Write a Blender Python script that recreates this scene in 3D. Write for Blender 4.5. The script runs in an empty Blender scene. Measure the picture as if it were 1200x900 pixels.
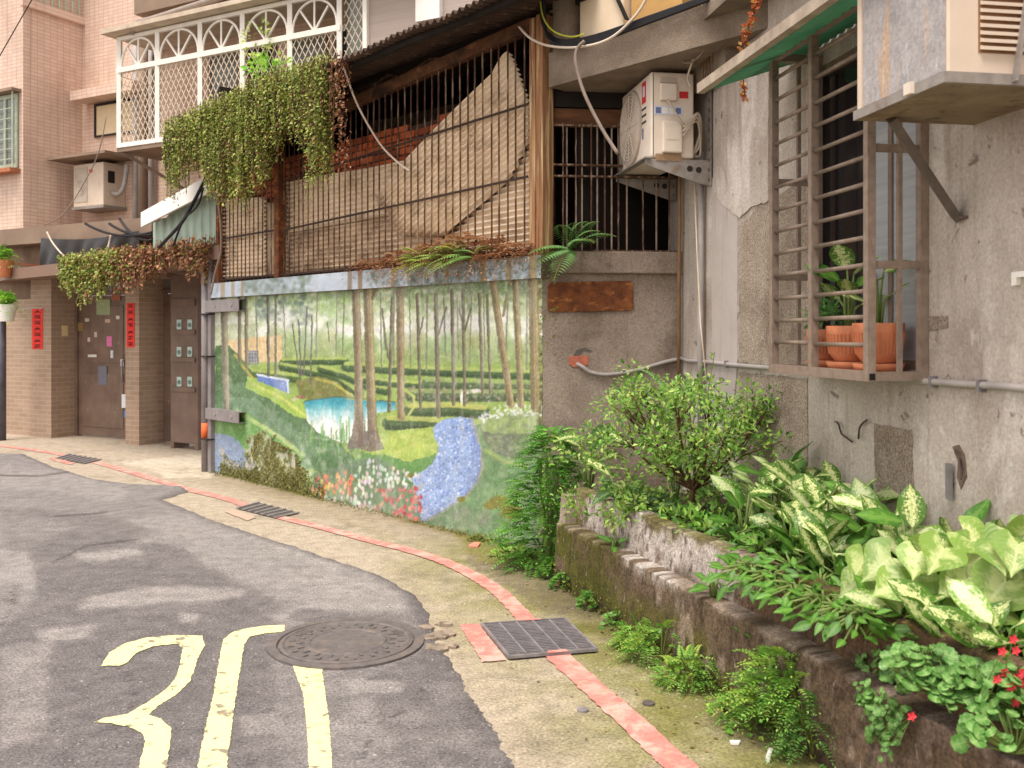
import bpy, math, random
import numpy as np
from mathutils import Vector, Matrix, noise as mnoise
random.seed(7); np.random.seed(7)
scene = bpy.context.scene
COL = scene.collection
PI = math.pi
# ------------------------------------------------------------------ camera, sky, sun, exposure
F, YH, CX, H = 1120.0, 390.0, 600.0, 1.55       # focal length and horizon in photo pixels, eye height in metres
cam_d = bpy.data.cameras.new('camera'); cam = bpy.data.objects.new('camera', cam_d); COL.objects.link(cam)
cam.location = (0, 0, H); cam.rotation_euler = (PI/2, 0, 0)
cam_d.sensor_width = 36; cam_d.lens = 36*F/1200; cam_d.shift_y = -(450-YH)/1200
cam_d.clip_start = 0.05; cam_d.clip_end = 500
cam_d.dof.use_dof = True; cam_d.dof.focus_distance = 6.0; cam_d.dof.aperture_fstop = 4.5
scene.camera = cam
SUN_EL, SUN_AZ = math.radians(68), math.radians(215)   # overcast: broad soft sun from behind the camera
world = bpy.data.worlds.new('World'); scene.world = world; world.use_nodes = True
wn = world.node_tree.nodes; wl = world.node_tree.links; wn.clear()
sky = wn.new('ShaderNodeTexSky'); sky.sky_type = 'NISHITA'; sky.sun_disc = False
sky.sun_elevation = SUN_EL; sky.sun_rotation = SUN_AZ
hs = wn.new('ShaderNodeHueSaturation'); hs.inputs['Saturation'].default_value = 0.12
tint = wn.new('ShaderNodeMix'); tint.data_type = 'RGBA'; tint.blend_type = 'MULTIPLY'
tint.inputs[0].default_value = 1.0; tint.inputs[7].default_value = (1.0, 0.945, 0.888, 1)
bg = wn.new('ShaderNodeBackground'); bg.inputs[1].default_value = 0.105
out = wn.new('ShaderNodeOutputWorld')
wl.new(sky.outputs[0], hs.inputs['Color']); wl.new(hs.outputs[0], tint.inputs[6])
wl.new(tint.outputs[2], bg.inputs[0]); wl.new(bg.outputs[0], out.inputs[0])
sun_d = bpy.data.lights.new('sun', 'SUN'); sun_d.energy = 1.5; sun_d.angle = math.radians(28); sun_d.color = (1.0, 0.94, 0.87)
sun = bpy.data.objects.new('sun', sun_d); COL.objects.link(sun)
sdir = Vector((math.sin(SUN_AZ)*math.cos(SUN_EL), math.cos(SUN_AZ)*math.cos(SUN_EL), math.sin(SUN_EL)))
sun.rotation_euler = sdir.to_track_quat('Z', 'Y').to_euler(); sun.location = (0, -5, 12)
vs = scene.view_settings; vs.view_transform = 'Standard'; vs.look = 'None'; vs.gamma = 1; vs.use_curve_mapping = False
vs.exposure = 1.5
scene.render.resolution_x = 1024; scene.render.resolution_y = 768

# ------------------------------------------------------------------ projection helpers (photo pixel -> place)
def G(u, v, z=0.0):                                # point of the level z seen at the pixel
    t = (H-z)*F/(v-YH); return Vector(((u-CX)/F*t, t, z))
class Plane:                                       # an upright plane: base point, direction, normal towards the street
    def __init__(s, P, d):
        s.P = Vector((P[0], P[1])); s.d = Vector((d[0], d[1])).normalized()
        n = Vector((-s.d.y, s.d.x)); s.n = n if n.dot(-s.P) > 0 else -n
    def at(s, u, v, off=0.0):
        a = (u-CX)/F; Y = (off+s.P.dot(s.n))/(a*s.n.x+s.n.y)
        return Vector((a*Y, Y, H+(YH-v)/F*Y))
    def sz(s, u, v, off=0.0):
        p = s.at(u, v, off); return ((Vector((p.x, p.y))-s.P).dot(s.d), p.z)
    def pt(s, a, z, off=0.0):
        q = s.P+s.d*a+s.n*off; return Vector((q.x, q.y, z))
    def su(s, u, off=0.0): return s.sz(u, 400, off)[0]
g0, g1 = G(258, 555), G(550, 626.5)
PM = Plane(g0, g1-g0)                              # painted wall, s grows towards the corner
e = PM.at(636, 600)
PR = Plane((e.x, e.y), (1, 0.1))                   # short return wall
c_ = PR.at(798, 500)
PW = Plane((c_.x, c_.y), (180/F, -1))              # wall on the right, s grows towards the camera
g2, g3 = G(740, 742), G(965, 897)
PP = Plane((g2.x, g2.y), (g3-g2))                  # outer face of the planter, s grows towards the camera
g4, g5 = G(163, 522), G(60, 513.5)
PL = Plane((g5.x, g5.y), (g4-g5))                  # entrance front of the building on the left, s grows to the right
LD, LN = PL.d, PL.n

# ------------------------------------------------------------------ colour and material helpers
def lin(c): c /= 255.0; return c/12.92 if c <= 0.04045 else ((c+0.055)/1.055)**2.4
def S(r, g, b, k=1.0): return (lin(r)*k, lin(g)*k, lin(b)*k)
MATS = {}
def _pos(nt, scale):
    geo = nt.nodes.new('ShaderNodeNewGeometry'); mp = nt.nodes.new('ShaderNodeMapping')
    mp.inputs['Scale'].default_value = scale if isinstance(scale, tuple) else (scale,)*3
    nt.links.new(geo.outputs['Position'], mp.inputs['Vector']); return mp.outputs[0]
def _noise(nt, scale, detail=6, rough=0.6, dist=0.0):
    n = nt.nodes.new('ShaderNodeTexNoise'); n.inputs['Scale'].default_value = 1
    n.inputs['Detail'].default_value = detail; n.inputs['Roughness'].default_value = rough; n.inputs['Distortion'].default_value = dist
    nt.links.new(_pos(nt, scale), n.inputs['Vector']); return n.outputs['Fac']
def _ramp(nt, fac, stops):
    r = nt.nodes.new('ShaderNodeValToRGB'); el = r.color_ramp.elements
    while len(el) < len(stops): el.new(0.5)
    for k, (p, c) in enumerate(stops): el[k].position = p; el[k].color = (*c[:3], 1)
    nt.links.new(fac, r.inputs[0]); return r.outputs[0]
def _mix(nt, fac, a, b, mode='MIX'):
    m = nt.nodes.new('ShaderNodeMix'); m.data_type = 'RGBA'; m.blend_type = mode
    for sock, val in ((0, fac), (6, a), (7, b)):
        if hasattr(val, 'is_linked') or hasattr(val, 'links'): nt.links.new(val, m.inputs[sock])
        elif sock == 0: m.inputs[0].default_value = val
        else: m.inputs[sock].default_value = (*val[:3], 1)
    return m.outputs[2]
def mat(name, c1, c2=None, scale=6.0, rough=0.8, bump=0.25, bscale=None, metal=0.0, spec=0.3, stains=(), grain=0.0, gscale=220, attr=None, bdist=0.01, trans=0.0, build=None):
    """Noise-mottled surface. stains: (colour, scale (tuple = stretched), low, high, amount)"""
    if name in MATS: return MATS[name]
    m = bpy.data.materials.new(name); m.use_nodes = True; nt = m.node_tree; nt.nodes.clear()
    o = nt.nodes.new('ShaderNodeOutputMaterial'); b = nt.nodes.new('ShaderNodeBsdfPrincipled')
    b.inputs['Roughness'].default_value = rough; b.inputs['Metallic'].default_value = metal
    b.inputs['Specular IOR Level'].default_value = spec
    if attr:
        a = nt.nodes.new('ShaderNodeAttribute'); a.attribute_name = attr; col = a.outputs['Color']
        if c1 is not None:
            col = _mix(nt, 1.0, col, _ramp(nt, _noise(nt, scale), [(0.3, c1), (0.7, c2 or c1)]), 'MULTIPLY')
    else:
        c2 = c2 or tuple(x*0.75 for x in c1)
        col = _ramp(nt, _noise(nt, scale), [(0.3, c1), (0.7, c2)])
    if build: col = build(nt, col)
    for (sc, ss, lo, hi, amt) in stains:
        f = _ramp(nt, _noise(nt, ss, 8, 0.65, 0.4), [(lo, (0, 0, 0)), (hi, (amt,)*3)])
        col = _mix(nt, f, col, sc)
    gr = None
    if grain:
        gr = _noise(nt, gscale, 3, 0.7)
        col = _mix(nt, 1.0, col, _ramp(nt, gr, [(0.25, (1-grain,)*3), (0.75, (1+grain,)*3)]), 'MULTIPLY')
    nt.links.new(col, b.inputs['Base Color'])
    if bump:
        bp = nt.nodes.new('ShaderNodeBump'); bp.inputs['Strength'].default_value = bump; bp.inputs['Distance'].default_value = bdist
        nt.links.new(_noise(nt, bscale or (scale*6 if not isinstance(scale, tuple) else 60), 6, 0.7), bp.inputs['Height'])
        nt.links.new(bp.outputs[0], b.inputs['Normal'])
    if trans:
        t = nt.nodes.new('ShaderNodeBsdfTranslucent'); nt.links.new(col, t.inputs['Color'])
        mx = nt.nodes.new('ShaderNodeMixShader'); mx.inputs[0].default_value = trans
        nt.links.new(b.outputs[0], mx.inputs[1]); nt.links.new(t.outputs[0], mx.inputs[2]); nt.links.new(mx.outputs[0], o.inputs[0])
    else: nt.links.new(b.outputs[0], o.inputs[0])
    MATS[name] = m; return m

# ------------------------------------------------------------------ object helpers
ORG = {}
def tag(o, label=None, cat=None, group=None, kind=None):
    if label: o['label'] = label
    if cat: o['category'] = cat
    if group: o['group'] = group
    if kind: o['kind'] = kind
    return o
def thing(name, label, cat, loc, group=None):
    o = bpy.data.objects.new(name, None); COL.objects.link(o); o.empty_display_size = 0.1
    o.location = loc; ORG[o.name] = Vector(loc); return tag(o, label, cat, group)
class MB:
    def __init__(s): s.v = []; s.f = []; s.c = []; s.uv = []
    def add(s, verts, faces, col=None):
        b = len(s.v); s.v.extend(verts); s.f.extend([tuple(i+b for i in f) for f in faces])
        if col is not None: s.c.extend([col]*len(faces))
        return s
    def box(s, p0, p1):
        x0, y0, z0 = p0; x1, y1, z1 = p1
        return s.hexa([Vector(q) for q in ((x0,y0,z0),(x1,y0,z0),(x1,y1,z0),(x0,y1,z0),(x0,y0,z1),(x1,y0,z1),(x1,y1,z1),(x0,y1,z1))])
    def hexa(s, c, col=None):
        return s.add(c, [(3,2,1,0),(4,5,6,7),(0,1,5,4),(1,2,6,5),(2,3,7,6),(3,0,4,7)], col)
    def pbox(s, pl, s0, s1, z0, z1, o0, o1, dz=0.0):
        return s.hexa([pl.pt(s0,z0,o0), pl.pt(s1,z0+dz,o0), pl.pt(s1,z0+dz,o1), pl.pt(s0,z0,o1), pl.pt(s0,z1,o0), pl.pt(s1,z1+dz,o0), pl.pt(s1,z1+dz,o1), pl.pt(s0,z1,o1)])
    def prism(s, a, b):
        n = len(a)
        return s.add(list(a)+list(b), [tuple(range(n)), tuple(range(2*n-1, n-1, -1))]+[(i, n+i, n+(i+1) % n, (i+1) % n) for i in range(n)])
    def pprism(s, pl, px, of, ob):                 # outline in photo pixels on a plane, extruded backwards
        q = [pl.sz(u, v, of) for u, v in px]
        return s.prism([pl.pt(a, z, of) for a, z in q], [pl.pt(a, z, ob) for a, z in q])
    def bar(s, p, q, w, h=None, up=(0,0,1)):       # rectangular bar between two points
        p = Vector(p); q = Vector(q); d = (q-p).normalized(); up = Vector(up)
        if abs(d.dot(up)) > 0.95: up = Vector((1,0,0)) if abs(d.x) < 0.9 else Vector((0,1,0))
        x = d.cross(up).normalized()*(w/2); y = x.cross(d).normalized()*((h or w)/2)
        return s.hexa([p-x-y, p+x-y, p+x+y, p-x+y, q-x-y, q+x-y, q+x+y, q-x+y])
    def tube(s, pts, r, n=8, col=None, cap=True):
        pts = [Vector(p) for p in pts]; rings = []; prev = None
        for i, p in enumerate(pts):
            d = (pts[min(i+1, len(pts)-1)]-pts[max(i-1, 0)]).normalized()
            if prev is None:
                a = Vector((0,0,1)) if abs(d.z) < 0.9 else Vector((1,0,0)); x = d.cross(a).normalized()
            else: x = (prev-d*prev.dot(d)).normalized()
            prev = x; y = d.cross(x); rr = r[i] if isinstance(r, (list, tuple)) else r
            rings.append([p+x*(rr*math.cos(2*PI*k/n))+y*(rr*math.sin(2*PI*k/n)) for k in range(n)])
        fs = []
        for i in range(len(rings)-1):
            for k in range(n): fs.append((i*n+k, i*n+(k+1) % n, (i+1)*n+(k+1) % n, (i+1)*n+k))
        if cap: fs += [tuple(range(n-1, -1, -1)), tuple((len(rings)-1)*n+k for k in range(n))]
        return s.add([p for r_ in rings for p in r_], fs, col)
    def lathe(s, c, prof, n=24, axis=None):        # profile [(r, h)] about an axis through c
        c = Vector(c); ax = Vector(axis or (0,0,1)).normalized()
        x = ax.orthogonal().normalized(); y = ax.cross(x)
        vs_ = [c+ax*h+(x*math.cos(2*PI*k/n)+y*math.sin(2*PI*k/n))*r for r, h in prof for k in range(n)]
        fs = [(i*n+k, i*n+(k+1) % n, (i+1)*n+(k+1) % n, (i+1)*n+k) for i in range(len(prof)-1) for k in range(n)]
        return s.add(vs_, fs)
    def grid(s, nu, nv, fn, col=None):
        vs_ = [Vector(fn(i/(nu-1), j/(nv-1))) for j in range(nv) for i in range(nu)]
        return s.add(vs_, [(j*nu+i, j*nu+i+1, (j+1)*nu+i+1, (j+1)*nu+i) for j in range(nv-1) for i in range(nu-1)], col)
    def leaf(s, p, d, nrm, L, W, col, fold=0.22, droop=0.15):   # pointed leaf folded on its midrib
        d = d.normalized(); x = d.cross(nrm)
        if x.length < 1e-4: x = d.orthogonal()
        x.normalize(); n = x.cross(d)
        m = p+d*(L*0.45)+n*(fold*W*-0.5); t = p+d*L-n*(droop*L)
        return s.add([p, m+x*(W/2)+n*(fold*W), t, m-x*(W/2)+n*(fold*W), m], [(0,1,4), (1,2,4), (4,2,3), (0,4,3)], col)
    def build(s, name, m, parent=None, smooth=False, loc=None, bevel=0, local=False):
        org = ORG[parent.name] if parent else Vector(loc or (0,0,0))
        if local: s.v = [Vector(q)+org for q in s.v]
        me = bpy.data.meshes.new(name); me.from_pydata([tuple(Vector(q)-org) for q in s.v], [], s.f)
        if s.c and len(s.c) == len(s.f):
            at = me.attributes.new('Col', 'FLOAT_COLOR', 'FACE')
            at.data.foreach_set('color', np.array([(*c[:3], 1.0) for c in s.c], dtype=np.float32).ravel())
        if smooth: me.polygons.foreach_set('use_smooth', [True]*len(me.polygons))
        me.materials.append(m); me.update()
        o = bpy.data.objects.new(name, me); COL.objects.link(o)
        if parent: o.parent = parent
        elif loc: o.location = loc
        ORG[o.name] = org
        if bevel:
            b = o.modifiers.new('bevel', 'BEVEL'); b.width = bevel; b.segments = 2; b.limit_method = 'ANGLE'
        return o
def inst(name, me, parent, M=None, loc=None, scale=None):   # a further piece that shares its mesh
    o = bpy.data.objects.new(name, me); COL.objects.link(o); o.parent = parent; ORG[o.name] = ORG[parent.name]
    if M is not None:
        M = Matrix.Translation(-ORG[parent.name]) @ M; o.matrix_local = M
    if loc is not None: o.location = Vector(loc)-ORG[parent.name]
    if scale: o.scale = scale
    return o
def solo(name, mb, m, label, cat, group=None, loc=None, smooth=False, bevel=0, kind=None):   # a thing that is one mesh
    if loc is None:
        a = np.array([tuple(q) for q in mb.v]); loc = (float(a[:,0].mean()), float(a[:,1].mean()), float(a[:,2].min()))
    return tag(mb.build(name, m, loc=loc, smooth=smooth, bevel=bevel), label, cat, group, kind)
def sag(p, q, drop, n=14):
    p = Vector(p); q = Vector(q)
    return [p.lerp(q, i/n)-Vector((0,0,drop*4*(i/n)*(1-i/n))) for i in range(n+1)]
def curve(pts, n=6):                               # smooth path through points
    pts = [Vector(p) for p in pts]; o = []
    for i in range(len(pts)-1):
        a = pts[max(i-1,0)]; b = pts[i]; c = pts[i+1]; d = pts[min(i+2,len(pts)-1)]
        for k in range(n):
            t = k/n; o.append(0.5*((2*b)+(c-a)*t+(2*a-5*b+4*c-d)*t*t+(3*b-a-3*c+d)*t**3))
    return o+[pts[-1]]
def rnd(a, b): return random.uniform(a, b)
def rvec(): 
    while True:
        v = Vector((rnd(-1,1), rnd(-1,1), rnd(-1,1)))
        if 0.05 < v.length < 1: return v.normalized()
# vector noise for painted surfaces
def _h(ix, iy, k): 
    n = (ix*374761393+iy*668265263+k*974634777) & 0xffffffff
    n = ((n ^ (n >> 13))*1274126177) & 0xffffffff
    return ((n ^ (n >> 16)) & 0xffff)/65535.0
def vn(x, y, k=0):
    x = np.asarray(x, dtype=np.float64); y = np.asarray(y, dtype=np.float64)
    ix = np.floor(x).astype(np.int64); iy = np.floor(y).astype(np.int64); fx = x-ix; fy = y-iy
    fx = fx*fx*(3-2*fx); fy = fy*fy*(3-2*fy)
    return (_h(ix,iy,k)*(1-fx)+_h(ix+1,iy,k)*fx)*(1-fy)+(_h(ix,iy+1,k)*(1-fx)+_h(ix+1,iy+1,k)*fx)*fy
def fbm(x, y, k=0, o=4):
    t = 0; a = 0.5; s = 0
    for i in range(o): t = t+a*vn(x*2**i, y*2**i, k+i*17); s += a; a *= 0.55
    return t/s
class Painter:                                     # paints flat colour fields onto the vertices of a surface
    def __init__(s, U, V, base): s.U = U; s.V = V; s.c = np.tile(np.array(base, dtype=np.float64), (len(U), 1))
    def lay(s, m, col):
        m = np.clip(m, 0, 1)[:, None]; col = np.asarray(col, dtype=np.float64); s.c = s.c*(1-m)+col*m
    def inside(s, pts, jit=0.0, k=3, js=0.12):
        U, V = s.U, s.V
        if jit: U = U+(fbm(U*js, V*js, k)-0.5)*2*jit; V = V+(fbm(U*js, V*js, k+50)-0.5)*2*jit
        if jit > 2.5: U = U+(fbm(U*.35, V*.7, k+70)-.5)*jit*1.6; V = V+(fbm(U*.35, V*.7, k+90)-.5)*jit*.9
        r = np.zeros(len(U), bool); n = len(pts)
        for i in range(n):
            (x0, y0), (x1, y1) = pts[i], pts[(i+1) % n]
            if y0 == y1: continue
            c = ((y0 > V) != (y1 > V)) & (U < (x1-x0)*(V-y0)/(y1-y0)+x0); r ^= c
        return r.astype(np.float64)
    def poly(s, pts, col, jit=1.0, k=3, a=1.0, tex=0.0, js=0.12, soft=0):
        m = s.inside(pts, jit, k, js)*a
        if soft: m = sum(s.inside([(x+dx*soft, y+dy*soft*.5) for x, y in pts], jit, k+q, js) for q, (dx, dy) in enumerate(((0,0),(1,.6),(-1,.4),(.5,-1),(-.6,-.7),(1.6,0),(-1.6,0))))/7*a
        if tex: m = m*np.clip(1-tex+2*tex*(fbm(s.U*0.35, s.V*0.35, k+9)-0.3), 0, 1)
        s.lay(m, col)
    def dist(s, pts):
        D = np.full(len(s.U), 1e9)
        for (x0, y0), (x1, y1) in zip(pts[:-1], pts[1:]):
            dx, dy = x1-x0, y1-y0; t = np.clip(((s.U-x0)*dx+(s.V-y0)*dy)/(dx*dx+dy*dy+1e-9), 0, 1)
            D = np.minimum(D, np.hypot(s.U-x0-t*dx, s.V-y0-t*dy))
        return D
    def line(s, pts, w, col, a=1.0, soft=0.8): s.lay(np.clip((w/2-s.dist(pts))/soft+0.5, 0, 1)*a, col)
    def dot(s, x, y, rx, ry, col, a=1.0, soft=0.35):
        k = np.nonzero((np.abs(s.U-x) < rx) & (np.abs(s.V-y) < ry))[0]
        if len(k):
            m = (np.clip((1-np.hypot((s.U[k]-x)/rx, (s.V[k]-y)/ry))/soft, 0, 1)*a)[:, None]; s.c[k] = s.c[k]*(1-m)+np.asarray(col, dtype=np.float64)*m
    def dabs(s, pts, n, r, cols, a=0.7, asp=1.0):        # many small brush dabs inside an outline
        xs_ = [p[0] for p in pts]; ys_ = [p[1] for p in pts]
        while n > 0:
            x, y = random.uniform(min(xs_), max(xs_)), random.uniform(min(ys_), max(ys_)); ins = False
            for (x0, y0), (x1, y1) in zip(pts, pts[1:]+pts[:1]):
                if (y0 > y) != (y1 > y) and x < (x1-x0)*(y-y0)/(y1-y0)+x0: ins = not ins
            n -= 1
            if ins: c = random.choice(cols); j = random.uniform(-12, 12); s.dot(x, y, r*random.uniform(.6,1.4)*asp, r*random.uniform(.6,1.4), (c[0]+j, c[1]+j, c[2]+j), a*random.uniform(.6,1), 0.8)
def vcol(me, arr):
    at = me.attributes.new('Col', 'FLOAT_COLOR', 'POINT'); a = np.ones((len(arr), 4), np.float32); a[:, :3] = arr
    at.data.foreach_set('color', a.ravel())
def lin_np(c): c = np.clip(c, 0, 255)/255.0; return np.where(c <= 0.04045, c/12.92, ((c+0.055)/1.055)**2.4)
def proj(P):                                       # world points -> photo pixels, for laying out painted surfaces
    return CX+P[:,0]/P[:,1]*F, YH-(P[:,2]-H)/P[:,1]*F
def grid_mesh(name, P, nu, nv, m, cols, parent=None, smooth=True):
    org = np.array(ORG[parent.name]) if parent else np.zeros(3)
    i = np.arange(nu-1)[None, :]; j = np.arange(nv-1)[:, None]; a = (j*nu+i).ravel()
    fc = np.stack([a, a+1, a+1+nu, a+nu], 1)
    me = bpy.data.meshes.new(name); me.vertices.add(len(P)); me.vertices.foreach_set('co', (P-org).astype(np.float32).ravel())
    me.loops.add(fc.size); me.loops.foreach_set('vertex_index', fc.ravel().astype(np.int32))
    me.polygons.add(len(fc)); me.polygons.foreach_set('loop_start', np.arange(0, fc.size, 4, dtype=np.int32))
    me.polygons.foreach_set('use_smooth', np.full(len(fc), smooth))
    me.update(calc_edges=True); me.validate(); vcol(me, cols); me.materials.append(m)
    o = bpy.data.objects.new(name, me); COL.objects.link(o)
    if parent: o.parent = parent
    ORG[o.name] = Vector(org); return o
# ------------------------------------------------------------------ ground, pavement, road
def geo_rows(y0, y1, n): return y0*(y1/y0)**(np.arange(n)/(n-1))
m_far = mat('far_concrete', S(150,140,125), S(120,112,100), 1.5, 0.9)
gb = MB(); gb.add([(-150,-150,-0.012),(150,-150,-0.012),(150,150,-0.012),(-150,150,-0.012)], [(0,1,2,3)])
tag(gb.build('ground', m_far), kind='structure')
m_pave = mat('pavement_concrete', (0.74,)*3, (1.16,)*3, 11.0, 0.92, 0.6, 60, attr='Col', grain=0.6, gscale=75,
             stains=((S(95,88,70), (2.2,2.2,2.2), 0.54, 0.7, 0.5), (S(76,68,56), (34,34,34), 0.62, 0.68, 0.75), (S(226,214,196), (48,48,48), 0.63, 0.69, 0.6)), bdist=0.008)
nu, nv = 380, 430
ys = geo_rows(1.6, 18, nv); xs = np.linspace(-10.5, 2.1, nu)
X, Y = np.meshgrid(xs, ys); P = np.stack([X.ravel(), Y.ravel(), np.zeros(X.size)], 1)
P[:,2] = 0.004*(fbm(P[:,0]*2, P[:,1]*2, 4)-0.5)
U, V = proj(P)
pp = Painter(U, V, (186,170,150))
dP = -((P[:,0]-PP.P.x)*PP.n.x+(P[:,1]-PP.P.y)*PP.n.y)       # distance behind the planter face
dist_pl = -dP
near = np.clip((1.05-dist_pl)/0.75, 0, 1)*np.clip((7.6-P[:,1])/1.0, 0, 1)
ng = fbm(P[:,0]*3, P[:,1]*3, 8)
pp.lay(near*np.clip(0.1+1.5*(fbm(P[:,0]*5, P[:,1]*5, 88)-0.15), 0, 1), (126,123,64))
pp.lay(np.clip((0.28-dist_pl)/0.28, 0, 1)*np.clip(ng*2-0.3, 0, 1)*(P[:,1] < 7.4), (92,84,44))
dM = (P[:,0]-PM.P.x)*PM.n.x+(P[:,1]-PM.P.y)*PM.n.y
pp.lay(np.clip((0.55-dM)/0.5, 0, 1)*(0.35+0.5*ng)*(P[:,1] < 11), (138,124,96))
pp.lay(np.clip((0.12-dM)/0.12, 0, 1)*np.clip(ng*3-1.0, 0, 1)*(P[:,1] < 11), (104,96,40))
pp.poly([(545,650),(600,645),(660,690),(690,715),(640,720),(600,690),(560,668)], (120,106,88), 8, 5, 0.75, 0.4)   # damp by the corner
pp.poly([(530,625),(600,625),(640,660),(560,662)], (128,120,50), 5, 6, 0.7, 0.5)
pp.poly([(140,540),(245,532),(250,560),(200,560)], (222,208,186), 4, 9, 0.6)
pp.poly([(250,560),(330,580),(420,620),(520,650),(500,640),(380,600),(300,575)], (150,136,104), 6, 11, 0.5, 0.3)
pp.lay(np.clip(fbm(P[:,0]*1.1, P[:,1]*1.1, 21)*3-1.7, 0, 1)*0.35, (150,136,112))
grid_mesh('pavement', P, nu, nv, m_pave, lin_np(pp.c)*0.84)
bpy.data.objects['pavement']['kind'] = 'structure'

EDGE = [(-400,505),(0,532),(27,532.5),(67,549),(110,562),(150,568),(215,570.5),(222,577),(190,586),(233,603),(283,622),(333,637),(400,660),(450,677),(483,697),(500,716),(510,745),(520,765),(532,779),(552,813),(575,848),(604,897),(660,990),(800,1250)]
eg = [G(u, v) for u, v in EDGE]
# keep the edge a function of Y (sorted far to near)
ey = np.array([p.y for p in eg][::-1]); ex = np.array([p.x for p in eg][::-1]); oo = np.argsort(ey); ey, ex = ey[oo], ex[oo]
nu, nv = 330, 460
ys = geo_rows(1.6, 17, nv); xe = np.interp(ys, ey, ex)
xe = xe+(fbm(ys*9, ys*0, 31)-0.5)*0.05+(fbm(ys*40, ys*0, 37)-0.5)*0.035
t = np.linspace(0, 1, nu)[None, :]**0.75
X = (-10.4)+(xe[:, None]+10.4)*t; Y = np.repeat(ys[:, None], nu, 1)
P = np.stack([X.ravel(), Y.ravel(), np.full(X.size, 0.009)], 1)
edge_d = (np.repeat(xe[:, None], nu, 1)-X).ravel()
P[:,2] += 0.004*(fbm(P[:,0]*2, P[:,1]*2, 4)-0.5); P[:,2] -= 0.011*np.clip((0.02-edge_d)/0.02, 0, 1)
U, V = proj(P)
pr = Painter(U, V, (121,115,113))
DK, LT = (102,96,95), (144,137,133)
pr.poly([(150,610),(300,585),(420,600),(440,700),(300,705),(160,640)], LT, 10, 41, 0.55, soft=1.5)
pr.poly([(0,600),(60,610),(110,650),(40,690),(0,680)], LT, 9, 42, 0.7, soft=1.5)
pr.poly([(35,645),(70,625),(215,640),(245,665),(300,690),(330,710),(315,735),(330,900),(-60,900),(-30,760),(45,700)], DK, 9, 43, 0.9, js=0.06, soft=1.5)
pr.poly([(0,600),(40,595),(120,605),(185,622),(150,640),(60,650),(0,645)], DK, 6, 44, 0.7, soft=1.5)
pr.poly([(85,650),(160,640),(170,650),(105,660)], LT, 4, 45, 0.85, soft=1.5)
pr.poly([(95,700),(190,686),(290,690),(285,700),(200,706),(90,715)], LT, 4, 46, 0.85, soft=1.5)
pr.poly([(210,717),(235,720),(228,732),(212,728)], LT, 2, 47, 0.8, soft=1.5)
pr.poly([(40,740),(110,732),(100,748),(50,752)], LT, 3, 48, 0.85, soft=1.5)
pr.poly([(320,640),(400,650),(470,690),(485,715),(440,735),(330,728),(310,720),(380,700),(330,670)], LT, 7, 49, 0.75, soft=1.5)
pr.poly([(335,725),(350,712),(420,718),(480,720),(470,735),(380,735)], DK, 4, 50, 0.8, soft=1.5)
pr.poly([(0,545),(90,552),(150,575),(140,590),(60,575),(0,575)], LT, 6, 53, 0.5, soft=1.5)
pr.poly([(470,640),(520,735),(610,900),(480,900),(420,800),(500,760),(480,700)], DK, 6, 51, 0.8, soft=1.5)
pr.poly([(280,840),(325,835),(330,860),(285,862)], LT, 4, 52, 0.7, soft=1.5)
pr.poly([(395,795),(475,798),(470,812),(420,812)], LT, 3, 54, 0.8, soft=1.5)
pr.poly([(0,760),(60,750),(55,860),(0,880)], LT, 8, 55, 0.6, soft=1.5)
pr.lay(np.clip((0.13-edge_d)/0.1, 0, 1)*0.6, (88,82,81))
pr.lay(np.clip(fbm(P[:,0]*2.2, P[:,1]*2.2, 61)*4-2.2, 0, 1)*0.35, LT)
pr.lay(np.clip(fbm(P[:,0]*5.2, P[:,1]*2.6, 67)*5-3.0, 0, 1)*0.3, DK)
for cr in ([(0,735),(12,715),(20,700),(10,690)], [(0,700),(14,706),(18,690)], [(65,605),(110,602),(125,600)], [(130,860),(160,820),(150,790),(120,770)], [(420,900),(440,850),(480,830),(500,800)], [(60,660),(100,640),(160,632)], [(0,557),(45,558),(80,553)]):
    pr.line(cr, 1.6, (66,58,58), 0.8, 1.2)
m_asph = mat('asphalt', (0.74,)*3, (1.2,)*3, 9.0, 0.88, 0.9, 90, attr='Col', grain=0.75, gscale=95, bdist=0.008,
             stains=((S(190,180,174), (62,62,62), 0.62, 0.67, 0.8), (S(62,56,55), (48,48,48), 0.61, 0.67, 0.85)))
grid_mesh('road', P, nu, nv, m_asph, lin_np(pr.c)*1.12); bpy.data.objects['road']['kind'] = 'structure'

# ------------------------------------------------------------------ paint on the ground
def ground_poly(mb, pts, z, jit=0.0028, step=0.014):          # a painted outline with a ragged edge
    q = [G(u, v) for u, v in pts]; o = []
    for a, b in zip(q, q[1:]+q[:1]):
        n = max(1, int((b-a).length/step))
        for i in range(n):
            p = a.lerp(b, i/n); o.append(Vector((p.x+rnd(-jit, jit), p.y+rnd(-jit, jit), z)))
    mb.add(o, [tuple(range(len(o)))])
m_yel = mat('yellow_road_paint', S(246,236,168), S(238,226,158), 20, 0.7, 0.3, 150, grain=0.1,
            stains=((S(118,110,106), (17,17,17), 0.57, 0.62, 0.9), (S(214,186,80), (9,9,9), 0.62, 0.68, 0.6), (S(150,138,120), (70,70,70), 0.55, 0.66, 0.6), (S(130,120,112), (4,4,4), 0.6, 0.75, 0.4)))
digits = []
three = [(119,783),(128,768),(146,757),(172,750),(208,747),(237,748),(240,760),(232,774),(227,790),(222,802),(207,817),(186,830),(174,841),(188,846),(201,857),(196,900),(188,960),(160,960),(164,900),(170,872),(166,862),(150,855),(130,851),(110,850),(122,845),(150,840),(170,828),(190,815),(205,800),(211,782),(214,763),(208,757),(180,760),(160,768),(148,780),(140,783)]
mb = MB(); ground_poly(mb, three, 0.0128)
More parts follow.
